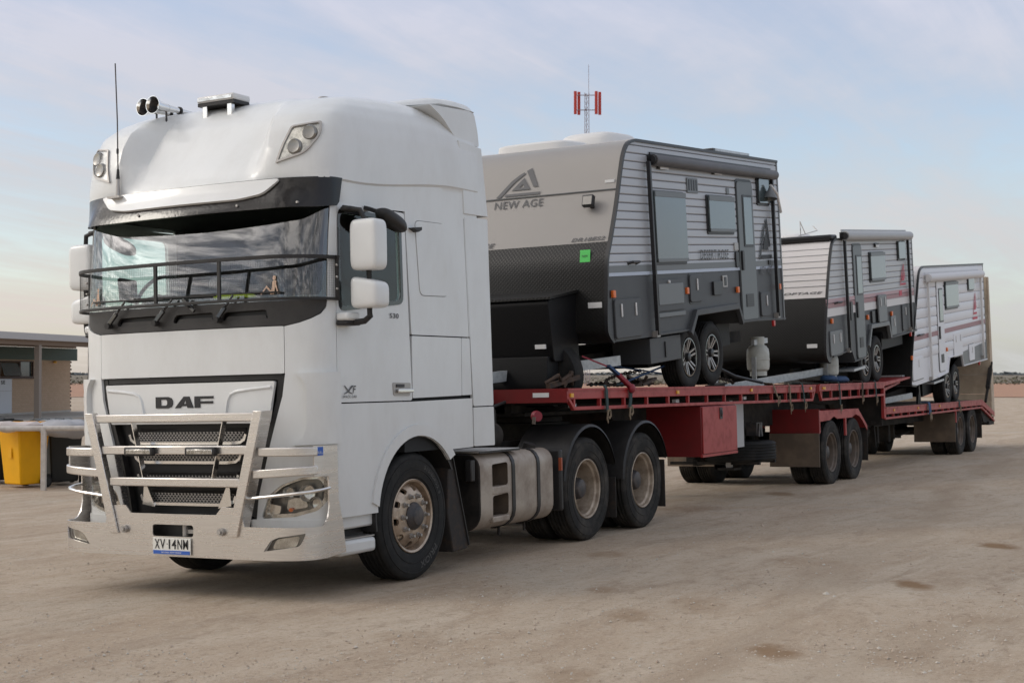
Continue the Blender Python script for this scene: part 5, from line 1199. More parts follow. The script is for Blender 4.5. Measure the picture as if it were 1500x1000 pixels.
# ---------------------------------------------------------------- straps, chains and ropes of the load
def strap(x, zt, drop, m, label, w=.055, y=-1.24, lean=0.0, handle=False, tail=True):
    pts = [(x + lean * .3, y + .16, zt + .035), (x, y + .02, zt + .03), (x, y, zt - .02), (x + lean * .5, y - .004, zt - .02 - drop * .5), (x + lean, y - .006, zt - drop)]
    o = mk('tie_down_strap', MB().rect(pts, w, .010, up=(0, -1, .3)), m)
    if tail:
        for k, (dx, dz) in enumerate(((.05, -.05), (-.04, -.08))):
            p = pts[-1]; mk('strap_tail', MB().rect([p, (p[0] + dx * .6, p[1] - .02, p[2] + dz * .3 + .03), (p[0] + dx, p[1] - .015, p[2] + dz), (p[0] + dx * .2, p[1] - .01, p[2] + dz * 1.5)], w * .55, .008, up=(0, -1, .3)), 'strap_tan', o)
    if handle:
        mk('ratchet', MB().bar((x - .20, y + .06, zt + .14), (x - .02, y - .01, zt + .0), .06, .045).ell((x - .02, y - .02, zt - .01), .055, .035, .05), 'ratchet_red', o, bevel=.01)
        mk('ratchet_handle', MB().bar((x - .36, y + .10, zt + .235), (x - .16, y + .05, zt + .12), .05, .025), 'strap_blue', o)
        mk('strap_web', MB().bar((x - .62, y + .28, zt + .34), (x - .33, y + .10, zt + .22), .006, .016), 'ratchet_red', o)
    o.matrix_world = MTR; return tag(o, label, 'strap', 'load straps hanging over the trailer edge')
strap(3.62, 1.54, .24, 'strap_green', 'dark green load strap knotted at its end, nearest the truck cab')
strap(4.25, 1.54, .22, 'strap_green', 'green load strap with red ratchet and blue handle on the deck edge', handle=True, lean=-.06)
strap(9.05, 1.52, .16, 'strap_tan', 'brown load strap hanging over the deck edge below the white gas bottle', lean=.12, w=.045)
strap(9.72, 1.52, .28, 'strap_tan', 'thin tan load strap hanging low just behind the white gas bottle', w=.04)
strap(10.32, 1.52, .26, 'strap_green', 'dark load strap hanging just ahead of the gap between the two trailers', w=.05, lean=.06)
strap(12.2, 1.53, .34, 'strap_green', 'narrow dark load strap hanging just behind the gap between the trailers', w=.04)
strap(13.55, 1.535, .22, 'chain_rust', 'rusty looped load binding hanging beside the wheels of the middle caravan', w=.05, lean=-.08)
strap(14.35, 1.54, .26, 'strap_green', 'dark load strap hanging at the drop of the rear trailer deck', w=.05)
strap(18.2, 1.11, .20, 'strap_blue', 'thick blue load strap looped over the low deck below the white caravan', w=.17, y=-1.26)
strap(21.0, 1.11, .12, 'strap_green', 'dark load strap over the low deck edge above the rearmost wheels', w=.09)
def rope(pts, r, m, label, cat='rope', links=False):
    mb = MB()
    if links:
        for a, b in zip(pts, pts[1:]):
            a, b = Vector(a), Vector(b); n = max(2, int((b - a).length / .045))
            for i in range(n):
                c = a + (b - a) * (i + .5) / n; d = (b - a).normalized(); q = Vector((0, 0, 1)) if i % 2 else d.cross(Vector((0, 0, 1))).normalized()
                mb.tube([c + d * .03 * cos(t) + q * .016 * sin(t) for t in [k * pi / 4 for k in range(8)]], r, 5, closed=True, up=tuple(d.cross(q)))
    else: mb.tube(pts, r, 6)
    o = mk('load_chain' if links else 'tie_rope', mb, m); o.matrix_world = MTR; return tag(o, label, cat, 'chains and ropes that tie the caravans down')
rope([(4.15, -.7, 1.84), (5.9, -.9, 1.70)], .010, 'strap_blue', 'taut blue rope running from the big caravan drawbar back towards its wheels')
rope([(4.5, -1.0, 1.58), (5.95, -.95, 1.80)], .012, 'strap_blue', 'blue rope rising from the deck to the axle of the big grey caravan')
rope([(4.3, -.9, 1.57), (4.7, -.75, 1.64), (5.2, -.7, 1.70), (5.6, -.8, 1.74)], .008, 'chain_rust', 'rusty load chain rising behind the red ratchet', 'chain', True)
rope([(4.5, -.6, 1.58), (4.9, -.65, 1.60), (5.3, -.5, 1.57), (5.6, -.7, 1.62), (5.9, -.75, 1.57)], .010, 'chain_rust', 'heap of load chain on the deck in front of the big caravan wheels', 'chain', True)
rope([(7.5, -.95, 1.80), (8.3, -.95, 1.66), (9.1, -1.05, 1.57)], .022, 'black_plastic', 'thick black hose sloping from the big caravan wheels down to the deck', 'hose')
rope([(7.6, -.8, 1.68), (8.4, -.85, 1.60), (8.9, -.7, 1.57)], .010, 'chain_rust', 'load chain lying on the deck behind the big caravan wheels', 'chain', True)
rope([(11.9, -.7, 1.60), (13.0, -.8, 1.56), (13.4, -1.1, 1.56)], .012, 'chain_rust', 'load chain running from the middle caravan frame to the deck edge', 'chain', True)
mb = MB()
for i in range(14):
    random.seed(i); mb.bar((5.1 + random.uniform(-.6, .7), -.9 + random.uniform(-.25, .25), 1.565), (5.1 + random.uniform(-.6, .7), -.85 + random.uniform(-.25, .25), 1.58 + random.random() * .11), .03, .03)
o = mk('chain_binder', mb, 'chain_rust'); o.matrix_world = MTR; tag(o, 'tangle of rusty lever binders on the deck in front of the big caravan wheels', 'binder')
o = mk('chain_binder', MB().bar((2.95, -.9, 1.57), (3.45, -1.0, 1.66), .05, .05).bar((3.2, -.95, 1.56), (3.3, -1.0, 1.72), .04, .03).tube([(2.9, -.9, 1.6), (3.0, -1.0, 1.68), (3.15, -.95, 1.62), (3.3, -1.0, 1.7), (3.4, -.95, 1.58)], .02, 6), 'chain_rust'); o.matrix_world = MTR
tag(o, 'small rusty chain binder lying on the deck close behind the truck cab', 'binder')
# ---------------------------------------------------------------- caravans
class Van:
    """local frame: x backwards, z up from the tyre contact; measured points are given in the trailer frame"""
    def __init__(s, name, label, xa, zd, slope, y=1.2):
        s.xa, s.zd, s.th, s.y = xa, zd, math.atan(slope), y
        s.root = thing(name, label, 'caravan', MTR @ Matrix.Translation((xa, 0, zd)) @ Matrix.Rotation(-s.th, 4, 'Y'))
    def L(s, x, z): dx, dz = x - s.xa, z - s.zd; return (dx * cos(s.th) + dz * sin(s.th), -dx * sin(s.th) + dz * cos(s.th))
    def pts(s, *P): return [s.L(*p) for p in P]
    def box4(s, x0, x1, z0, z1):
        """measured corner ranges to a local upright rectangle"""
        c = s.L((x0 + x1) / 2, (z0 + z1) / 2); w = (x1 - x0) / 2; h = (z1 - z0) / 2; return c[0] - w, c[0] + w, c[1] - h, c[1] + h
    def side(s, name, poly, m, out=.0, th=.012, parent=None, g=-1, bevel=0.0, holes=()):
        if holes:
            mb = patch(MB(), poly, holes, lambda a, b: (a, g * (s.y + out), b), th, 0, .6, (0, 0, .5))
        else: mb = MB().prism(poly, 'y', g * (s.y + out - th), g * (s.y + out))
        return mk(name, mb, m, parent or s.root, bevel=bevel)
    def rect(s, name, r, m, out, th=.02, rad=.03, parent=None, g=-1, bevel=.004):
        x0, x1, z0, z1 = r; return s.side(name, rpoly([(x0, z0), (x1, z0), (x1, z1), (x0, z1)], rad), m, out, th, parent, g, bevel)
    def window(s, r, g=-1, tilt=0.0, frame='edge_black', rail=True):
        x0, x1, z0, z1 = r; f = s.rect('window_frame', r, frame, .020, .03, .035, g=g); f.name = 'window'
        s.rect('pane', (x0 + .03, x1 - .012, z0 + .03, z1 - .012), 'tint_window', .045, .026, .03, f, g)
        if rail:
            s.rect('rail', (x0 + .03, x1 - .012, z1 - .075, z1 - .012), 'mid_grey', .052, .006, .01, f, g, .002); s.rect('rail', (x0 + .03, x1 - .012, z0 + .03, z0 + .07), 'mid_grey', .050, .004, .01, f, g, .002)
        return f
    def door(s, r, win, g=-1, m='door_grey', frame='edge_black', vent=True):
        x0, x1, z0, z1 = r; d = s.rect('door', r, m, .022, .03, .07, g=g, bevel=.006)
        s.side('door_frame', rpoly([(x0 - .03, z0 - .01), (x1 + .02, z0 - .01), (x1 + .02, z1 + .03), (x0 - .03, z1 + .03)], .09), frame, .010, .012, d, g)
        if win:
            wf = s.rect('window', win, frame, .030, .012, .02, d, g, .002); a, b, c, e = win
            s.rect('pane', (a + .03, b - .03, c + .03, e - .03), 'tint_window', .034, .006, .01, wf, g, .001)
        s.rect('handle', (x0 + .02, x0 + .09, z0 + (z1 - z0) * .36, z0 + (z1 - z0) * .50), 'edge_black', .05, .03, .02, d, g)
        if vent:
            v = s.rect('vent', (x0 + .14, x1 - .17, z0 + .17, z0 + .34), 'edge_black', .028, .008, .01, d, g, .001)
            mb = MB()
            for i in range(6): mb.box(x0 + .16, x1 - .19, g * (s.y + .028), g * (s.y + .033), z0 + .185 + i * .025, z0 + .195 + i * .025)
            mk('louvre', mb, 'charcoal', v)
        return d
    def hatch(s, r, m='charcoal', latches=1, g=-1, name='hatch', frame='edge_black', out=.022):
        x0, x1, z0, z1 = r; h = s.rect(name, r, m, out, .03, .05, g=g, bevel=.008)
        s.rect('hatch_seal', (x0 - .018, x1 + .018, z0 - .018, z1 + .018), frame, .006, .008, .06, h, g, .001)
        for i in range(latches):
            x = x0 + (x1 - x0) * (i + .5) / latches + (.03 if latches > 1 else .05) * (1 if latches == 1 else (1 if i else -1)) * .5
            mk('latch', MB().box(x - .014, x + .014, g * (s.y + out), g * (s.y + out + .014), z1 - .19, z1 - .05), 'white_plastic', h, bevel=.005)
        return h
    def marker(s, x, z, m='orange_lens', g=-1):
        a, b = s.L(x, z); mk('marker_light', MB().box(a - .035, a + .035, g * (s.y + .005), g * (s.y + .04), b - .04, b + .04), m, s.root, bevel=.008)
    def grab(s, x, z, w=.22, g=-1, m='edge_black'):
        a, b = s.L(x, z); o = mk('grab_handle', MB().tube([(a - w / 2, g * (s.y + .0), b - .01), (a - w / 2 + .02, g * (s.y + .055), b + .005), (a + w / 2 - .02, g * (s.y + .055), b + .005), (a + w / 2, g * s.y, b - .01)], .016, 8), m, s.root)
        return o
    def lamp(s, x, z, w=.2, g=-1):
        a, b = s.L(x, z); o = mk('awning_light', MB().box(a - w / 2, a + w / 2, g * s.y, g * (s.y + .035), b - .02, b + .045), 'edge_black', s.root, bevel=.008)
        mk('lens', MB().box(a - w / 2 + .03, a + w / 2 - .02, g * (s.y + .036), g * (s.y + .042), b - .022, b + .018), 'print_white', o)
    def shell(s, prof, rear, bottom, belt, front_split, m_low, m_front_up, m_front_low, edge='edge_black', clad='clad_silver', pitch=.092, relief=.0065, roofm='white_plastic'):
        """prof: nose from the bottom up to the roof (local); rear: (x, z top); bottom: list of points from rear to nose along the floor"""
        y = s.y; xr, zt = rear; out = prof + [(xr, zt)] + bottom
        mk('body', MB().prism(out, 'y', -y + .012, y - .012), 'charcoal', s.root)
        # front skin in two sheets
        n = len(prof)
        def skin(name, P, m, off=.006):
            k = len(P); nr = []
            for i in range(k):
                d = Vector(P[min(k - 1, i + 1)]) - Vector(P[max(0, i - 1)]); nr.append(Vector((-d.y, d.x)).normalized() * off)
            pl = [(P[i][0] + nr[i].x, P[i][1] + nr[i].y) for i in range(k)]
            mb = MB()
            for yy in (-y + .003, y - .003): mb.v += [(a, yy, b) for a, b in pl]
            mb.f = [(i, i + 1, k + i + 1, k + i) for i in range(k - 1)]
            return mk(name, mb, m, s.root, ang=50)
        def cutz(P, z, above):
            o = []
            for a, b in zip(P, P[1:]):
                ia, ib = (a[1] >= z) == above, (b[1] >= z) == above
                if ia: o.append(a)
                if ia != ib: t = (z - a[1]) / (b[1] - a[1]); o.append((a[0] + (b[0] - a[0]) * t, z))
            if (P[-1][1] >= z) == above: o.append(P[-1])
            return o
        sm = prof
        s.front_low = skin('front_shield', cutz(sm, front_split, False), m_front_low); s.front_up = skin('front_panel', cutz(sm, front_split, True), m_front_up)
        def xn(z):
            for a, b in zip(prof, prof[1:]):
                if min(a[1], b[1]) <= z <= max(a[1], b[1]) and b[1] > a[1]: return a[0] + (b[0] - a[0]) * (z - a[1]) / (b[1] - a[1])
            return prof[-1][0]
        s.xn = xn
        mk('roof_skin', MB().box(prof[-1][0], xr - .01, -y + .01, y - .01, zt - .004, zt + .012), roofm, s.root)
        for g in (-1, 1):
            z = belt; 
            while z < zt - .03:
                z1 = min(z + pitch, zt - .01); x0a, x0b = xn(z) + .02, xn(z1) + .02
                if z1 > prof[-1][1] - .12: x0a = max(x0a, xn(min(z, prof[-1][1] - .01)) + .02); x0b = xn(min(z1, prof[-1][1] - .004)) + .03
                a, b, c = g * (y - .012), g * (y + relief - .002), g * (y - .002 + relief * .2)
                h = z1 - z; q = [(z + .003, a), (z + .006, c), (z + h * .16, b), (z + h * .86, b), (z1 - .003, c), (z1 - .002, a)]
                mb = MB()
                for (zz, yy) in q: mb.v.append((x0a + (x0b - x0a) * (zz - z) / h, yy, zz))
                for (zz, yy) in q: mb.v.append((xr - .01, yy, zz))
                k = len(q); mb.f = [(i, i + 1, k + i + 1, k + i) for i in range(k - 1)] + [tuple(range(k)), tuple(range(k, 2 * k))]
                mk('cladding_board', mb, clad, s.root, ang=20); z = z1
            # lower skirt with the wheel-arch notch
            low = [p for p in bottom] + [p for p in cutz(prof, belt, False)] + [(xr, belt)]
            s.side('skirt', low, m_low, .0, .012, None, g)
            path = [(a, g * (y + .004), b) for a, b in prof] + [(xr, g * (y + .004), zt)]
            mk('edge_mould', MB().rect(path, .032, .040, up=(0, g, 0)), edge, s.root)
            mk('rear_mould', MB().box(xr - .03, xr + .012, g * (y - .03), g * (y + .012), bottom[0][1], zt), edge if edge != 'edge_black' else 'mid_grey', s.root)
            mk('edge_mould', MB().rect([(bottom[0][0], g * (y + .003), bottom[0][1] + .02)] + [(a, g * (y + .003), b + .02) for a, b in bottom[1:]], .02, .05, up=(0, g, 0)), 'charcoal' if m_low == 'charcoal' else m_low, s.root)
        s.out = out
    def wheels(s, xs, r, w=.24, proto=None):
        for x in xs:
            for g in (-1, 1):
                if proto is None:
                    wv = bpy.data.objects.new('wheel', None); COL.objects.link(wv); wv.parent = s.root; ax = (0, -1, 0); rim = r * .58; h = w / 2
                    pr = [(rim, -h * .8), (rim + .03, -h), ((r + rim) / 2, -h * 1.05), (r - .03, -h), (r - .004, -h * .82)]
                    for i in range(6):
                        q = -h * .75 + i * h * .3; pr += [(r, q - .006), (r, q + .010), (r - .014, q + .014), (r - .014, q + .024)]
                    pr += [(r - .004, h * .82), (r - .03, h), ((r + rim) / 2, h * 1.05), (rim + .03, h), (rim, h * .8)]
                    mk('tyre', MB().lathe(pr, (0, w / 2, 0), ax, 40), 'rubber', wv)
                    mk('rim', MB().lathe([(rim, -.03), (rim + .004, -.005), (rim - .012, -.004), (rim - .02, -.03), (rim - .03, -.14), (0, -.15)], (0, 0, 0), ax, 36), 'black_gloss', wv)
                    mb = MB()
                    for k in range(6):
                        t = k * pi / 3 + .3
                        for dt in (-.14, .14):
                            a = Vector((.045 * cos(t + dt * 3), .055, .045 * sin(t + dt * 3))); b = Vector(((rim - .01) * cos(t + dt), .018, (rim - .01) * sin(t + dt))); mb.bar(a, b, .022, .02, (0, 1, 0))
                    mk('spokes', mb, 'bolt_steel', wv); mk('hub', MB().lathe([(.055, -.05), (.052, -.005), (.04, 0), (0, 0)], (0, .0, 0), ax, 16), 'edge_black', wv)
                    s_ = wv; proto = wv
                else: wv = copy_tree(proto, s.root)
                wv.rotation_euler = (0, .4 * xs.index(x), 0 if g < 0 else pi); wv.location = (x, g * 1.14, r - .005)
        mb = MB()
        for x in xs: mb.cyl((x, -1.05, r), (x, 1.05, r), .045).bar((x, -.8, r), (x - .42, -.7, r + .22), .07, .09).bar((x, .8, r), (x - .42, .7, r + .22), .07, .09).cyl((x + .06, -.78, r), (x + .1, -.72, r + .33), .05)
        mk('suspension', mb, 'chassis', s.root); return proto
    def arch(s, P, m='charcoal'):
        for g in (-1, 1):
            pth = [(a, g * (s.y + .025), b) for a, b in P]
            mk('wheel_arch', MB().rect(pth, .075, .06, up=(0, g, 0)), m, s.root, bevel=.006)
    def awning(s, x0, x1, z, m, foot=None, legs=(), r=.07, zleg=None):
        (a, za), (b, zb) = s.L(x0, z[0]), s.L(x1, z[1]); zz = (za + zb) / 2; y = -(s.y + r * .95)
        aw = mk('awning', MB().lathe([(0, 0), (r * .96, 0), (r, .02), (r, b - a - .02), (r * .96, b - a), (0, b - a)], (a, y, zz), (1, 0, 0), 24), m, s.root)
        mk('awning_rail', MB().box(a + .03, b - .03, -(s.y + .02), -s.y, zz + r * .5, zz + r + .03), 'edge_black' if m == 'awning_vinyl' else m, aw, bevel=.004)
        for x in (a - .01, b + .01): mk('end_cap', MB().cyl((x - .03, y, zz), (x + .03, y, zz), r * .75, n=18).box(x - .03, x + .03, -(s.y + .06), -s.y, zz - .05, zz + .06), 'edge_black' if m != 'awning_white' else 'white_plastic', aw)
        for (x, z1, lm) in legs:
            xl, zl = s.L(x, z1); mk('awning_leg', MB().box(xl - .022, xl + .022, -(s.y + .075), -(s.y + .03), zl, zz - .02), lm, aw, bevel=.004)
            mk('leg_foot', MB().box(xl - .04, xl + .05, -(s.y + .06), -s.y, zl - .02, zl + .05), 'bolt_steel', aw)
        return aw
    def sidef(s, off=.016): return lambda a, b: (a, -(s.y + off), b)
    def frontf(s, off=.012):
        """front face: a = picture direction left to right (= -y), b = height"""
        return lambda a, b: (s.xn(b) - off, -a, b)
    def frame(s, x_nose, zf=.42, m='galvanised'):
        for g in (-1, 1):
            mk('chassis_rail', MB().box(s.prof0 + .1, s.xr - .05, g * .55 - .025, g * .55 + .025, zf, zf + .15), 'chassis', s.root)
            mk('drawbar', MB().bar((s.prof0 + .75, g * .93, zf + .07), (x_nose, g * .06, zf + .02), .06, .11), m, s.root)
        mk('coupling', MB().box(x_nose - .35, x_nose + .1, -.09, .09, zf - .05, zf + .1).cyl((x_nose - .3, 0, zf - .2), (x_nose - .3, 0, zf + .2), .04), 'chassis', s.root)

A_LOGO = [[(.0, .0), (.16, .05), (.66, .78), (.62, .90), (.57, .86)], [(.60, 1.0), (.74, .96), (1.0, .20), (.86, .24), (.60, .93)], [(.28, .03), (1.0, .03), (1.04, .13), (.22, .13)], [(.34, .21), (.74, .20), (.62, .62)]]
def logo(van, a0, a1, b0, b1, f, m, parent, hole=True):
    P = [[(-.02, .0), (.09, .0), (.38, .52), (.60, .80), (.56, .86), (.47, .78), (.30, .58)], [(.615, .90), (.73, .99), (.93, .30), (.82, .30)], [(.18, .02), (.98, .02), (1.0, .11), (.20, .11)]]
    mb = MB(); g = lambda p: (a0 + (a1 - a0) * p[0], b0 + (b1 - b0) * p[1])
    for lp in P: patch(mb, [g(p) for p in lp], (), f, 0, 0, .12, (50, 0, 0))
    patch(mb, [g(p) for p in [(.32, .22), (.76, .22), (.58, .66)]], [[g(p) for p in [(.50, .31), (.61, .31), (.57, .43)]]] if hole else (), f, 0, 0, .12, (50, 0, 0))
    return mk('logo', mb, m, parent, merge=False)
def smooth_prof(P, n=5):
    o = []
    for i in range(len(P) - 1):
        p0, p1, p2, p3 = (Vector(P[max(0, min(len(P) - 1, i + k))]) for k in (-1, 0, 1, 2))
        for j in range(n):
            t = j / n; o.append(tuple(0.5 * ((2 * p1) + (-p0 + p2) * t + (2 * p0 - 5 * p1 + 4 * p2 - p3) * t * t + (-p0 + 3 * p1 - 3 * p2 + p3) * t ** 3)))
    return o + [tuple(P[-1])]
# ---- first caravan
v = Van('caravan', 'largest caravan, silver and charcoal with a champagne nose, on the front trailer', 6.62, 1.53, .079, 1.215)
prof = v.pts((3.86, 2.02), (3.74, 2.10), (3.71, 2.22), (3.73, 2.55), (3.755, 2.89), (3.84, 3.08), (4.02, 3.50), (4.145, 3.86), (4.235, 4.075), (4.36, 4.205), (4.55, 4.265))
prof = smooth_prof(prof, 3)
xr, zt = v.L(9.46, 4.668); zt = prof[-1][1]
bl = v.pts((9.44, 2.43), (8.46, 2.385), (7.83, 2.34))
bot = [(xr, v.L(9.44, 2.43)[1]), (v.L(8.46, 2.4)[0], v.L(8.46, 2.39)[1]), (v.L(7.84, 2.36)[0], v.L(7.83, 2.345)[1])] + v.pts((7.66, 2.56), (6.22, 2.42), (6.02, 2.19), (5.0, 2.11))
v.prof0, v.xr = prof[0][0], xr
belt = v.L(5, 2.86)[1]
v.shell(prof, (xr, zt), bot, belt, v.L(3.8, 3.085)[1], 'charcoal', 'champagne', 'chequer_black')
PW = v.wheels([v.L(6.23, 1.9)[0], v.L(7.0, 1.94)[0]], .395)
v.arch(v.pts((6.00, 2.16), (6.20, 2.42), (7.66, 2.555), (7.83, 2.345)))
for g in (-1, 1):
    v.side('belt_trim', [(v.xn(belt) + .02, belt - .012), (xr, belt - .012), (xr, belt + .06), (v.xn(belt) + .02, belt + .06)], 'mid_grey', .012, .012, None, g)
    v.side('belt_strip', [(v.xn(belt) + .02, belt - .052), (xr, belt - .052), (xr, belt - .014), (v.xn(belt) + .02, belt - .014)], 'print_pale', .010, .01, None, g)
v.window(v.box4(4.99, 5.96, 2.95, 3.80)); v.window(v.box4(6.68, 7.63, 3.44, 3.93)); v.window(v.box4(8.56, 9.06, 3.97, 4.34), rail=False)
d = v.door(v.box4(7.83, 8.43, 2.40, 4.215), v.box4(7.97, 8.33, 3.36, 4.04))
v.hatch(v.box4(3.90, 4.60, 2.08, 2.50), latches=2); v.hatch(v.box4(6.06, 6.45, 2.55, 2.88), latches=1); v.hatch(v.box4(8.62, 9.02, 2.47, 2.80), latches=1)
ft = v.rect('fold_table', v.box4(5.03, 5.87, 2.42, 2.78), 'charcoal', .030, .03, .01); r_ = v.box4(5.03, 5.87, 2.42, 2.78)
v.rect('table_top', (r_[0] + .03, r_[1] - .06, r_[2] + .07, r_[3] - .05), 'mid_grey', .038, .008, .01, ft); v.rect('table_rail', (r_[0], r_[1], r_[2] - .07, r_[2] - .02), 'mid_grey', .025, .02, .01, ft)
mk('knob', MB().cyl((r_[0] + .34, -v.y - .03, r_[3] - .03), (r_[0] + .34, -v.y - .05, r_[3] - .03), .018), 'white_plastic', ft)
b = mk('frame_box', MB().box(*v.L(4.96, 2.0)[:1], v.L(5.88, 2.0)[0], -1.17, -.7, v.L(5.4, 1.83)[1], v.L(5.4, 2.12)[1]), 'charcoal', v.root, bevel=.006)
mk('latch', MB().box(v.L(5.4, 2)[0] - .02, v.L(5.4, 2)[0] + .02, -1.185, -1.17, v.L(5.4, 1.88)[1], v.L(5.4, 2.06)[1]), 'edge_black', b)
mk('under_tank', MB().box(v.L(5.5, 1.9)[0], v.L(6.0, 1.9)[0], -.9, .9, .32, .6), 'van_black', v.root); mk('under_tank', MB().box(v.L(7.6, 1.9)[0], v.L(8.3, 1.9)[0], -.9, .9, .42, .72), 'van_black', v.root)
for (x, z) in ((3.86, 2.53), (5.95, 2.67), (7.70, 2.77), (9.40, 2.90)): v.marker(x, z)
v.marker(9.1, 2.38, 'red_lens')
v.rect('socket', v.box4(6.83, 7.15, 2.67, 2.84), 'edge_black', .03, .03, .02); v.rect('socket', v.box4(7.18, 7.34, 2.78, 2.93), 'bolt_steel', .02, .02, .01); v.rect('inlet', v.box4(7.22, 7.3, 2.80, 2.91), 'edge_black', .025, .01, .005)
v.rect('speaker', v.box4(7.66, 7.78, 3.06, 3.26), 'edge_black', .03, .03, .03); v.rect('key_hook', v.box4(7.64, 7.78, 3.28, 3.38), 'bolt_steel', .02, .02, .01)
vt = v.rect('vent', v.box4(6.05, 6.40, 3.86, 4.04), 'mid_grey', .018, .02, .01); r_ = v.box4(6.05, 6.40, 3.86, 4.04); mb = MB()
for i in range(4): mb.box(r_[0] + .04 + i * .08, r_[0] + .075 + i * .08, -v.y - .022, -v.y - .017, r_[2] + .03, r_[3] - .02)
mk('louvre', mb, 'edge_black', vt)
v.rect('vent', v.box4(7.40, 7.50, 3.98, 4.06), 'mid_grey', .015, .02, .01)
v.grab(4.40, 2.90); v.lamp(5.30, 4.05, .30); v.lamp(7.05, 4.20, .30); v.lamp(8.12, 4.32, .38)
v.awning(4.92, 9.20, (4.085, 4.43), 'awning_vinyl', legs=((4.97, 2.12, 'edge_black'), (9.24, 2.48, 'edge_black')), r=.066)
f = v.sidef(.020); a, b_ = v.L(6.42, 3.04); lettering('DESERT ROSE', a, a + 1.0, b_ + .03, b_ + .15, f, 'print_black', v.root, .0, .12)
a, b_ = v.L(8.60, 3.22); logo(v, a, a + .52, b_, b_ + .58, f, 'print_black', v.root, False); lettering('NEW AGE', a + .02, a + .50, b_ - .20, b_ - .09, f, 'print_grey', v.root, .02)
mk('tv_socket', MB().box(a + .36, a + .44, -v.y - .03, -v.y, b_ - .07, b_ - .01), 'edge_black', v.root)
sh = mk('shower_rose', MB().lathe([(.10, 0), (.085, .05), (.03, .13), (.02, .17), (0, .17)], Vector((v.L(8.86, 4.06)[0], -v.y - .10, v.L(8.86, 4.06)[1])), (.25, 0, 1), 18), 'mid_grey', v.root)
mk('shower_hose', MB().tube([(v.L(8.9, 4.2)[0], -v.y - .10, v.L(8.9, 4.25)[1]), (v.L(9.1, 4.2)[0], -v.y - .12, v.L(9.0, 4.15)[1]), (v.L(9.3, 4.1)[0], -v.y - .10, v.L(9.3, 3.92)[1])], .02, 8), 'white_plastic', v.root)
# front face: logo, words, lamp, sticker
f = v.frontf(.016)
def ff(x, z): return v.L(x, z)[1]
zl = lambda z: z - 1.53 + .21   # heights measured on the nose plane, where the pitch lifts the local frame by about 0.2 m
logo(v, -.27, .28, zl(3.675), zl(3.99), f, 'print_grey', v.front_up)
lettering('NEW AGE', -.28, .33, zl(3.545), zl(3.63), f, 'print_grey', v.front_up, .008)
lettering('DR18ES2', .76, 1.16, zl(3.115), zl(3.155), f, 'print_grey', v.front_up, .02, .3)
lettering('DESERT ROSE', -1.05, -.18, zl(3.115), zl(3.165), f, 'print_grey', v.front_up, .02, .3)
zz = zl(3.66); mk('trim_seam', MB().box(v.xn(zz) - .022, v.xn(zz), -1.2, 1.2, zz - .006, zz + .006), 'mid_grey', v.front_up)
mk('marker_lamp', MB().box(v.xn(zl(3.75)) - .02, v.xn(zl(3.75)), -1.17, -1.06, zl(3.735), zl(3.765)), 'print_white', v.front_up)
fl = mk('flood_lamp', MB().obox((v.xn(zl(3.55)) - .10, -.93, zl(3.545)), (.03, 0, -.012), (0, .065, 0), (.02, 0, .06)), 'edge_black', v.front_up, bevel=.01)
mk('lamp_arm', MB().bar((v.xn(zl(3.5)) - .07, -.95, zl(3.5)), (v.xn(zl(3.48)), -.95, zl(3.475)), .04, .03), 'edge_black', fl)
mk('lens', MB().obox((v.xn(zl(3.55)) - .132, -.93, zl(3.555)), (.002, 0, 0), (0, .052, 0), (.016, 0, .045)), 'lamp_dark', fl)
zz = zl(2.955); gs = mk('sticker', MB().obox((v.xn(zz) - .018, -.965, zz), (.001, 0, 0), (0, .06, 0), (.012, 0, .065)), 'sticker_green', v.front_low)
o = lettering('NEW', .93, 1.0, zz - .012, zz + .012, v.frontf(.024), 'print_black', gs)
for (yy, zz) in ((-1.09, zl(2.43)),): mk('reflector', MB().box(v.xn(zz) - .016, v.xn(zz) - .006, yy - .08, yy + .08, zz - .03, zz + .03), 'print_white', v.front_low)
v.frame(v.L(2.45, 1.9)[0], .40)
x0 = v.L(3.05, 2)[0]; x1 = prof[3][0] + .02
fb = mk('front_boot', MB().prism(rpoly([(x0 + .12, .56), (x0 + .05, 1.20), (x1, 1.25), (x1, .54)], [.04, .06, .01, .01]), 'y', -.86, .95), 'van_black', v.root, bevel=.02)
mk('boot_lid', MB().prism([(x0 + .045, 1.205), (x0 + .05, 1.23), (x1, 1.285), (x1, 1.255)], 'y', -.89, .98), 'chequer_black', fb)
mk('stone_deflector', MB().prism(rpoly([(x0 + .06, .62), (x0 + .0, .30), (x0 + .10, .10), (x0 + .22, .08), (x0 + .3, .62)], [.01, .05, .1, .02, .01]), 'y', -.82, .02), 'van_black', v.root, bevel=.05)
mk('reflector', MB().box(x0 + .055, x0 + .075, -.80, -.68, .70, .745), 'print_white', fb)
SWP = [(0, -.1), (.3, -.12), (.36, -.1), (.375, -.06), (.375, .06), (.36, .1), (.3, .12), (0, .1)]
for yy in (-.62, .30): mk('spare_wheel', MB().lathe(SWP, (x0 + .45, yy, .40), (1, 0, 0), 36), 'rubber', v.root)
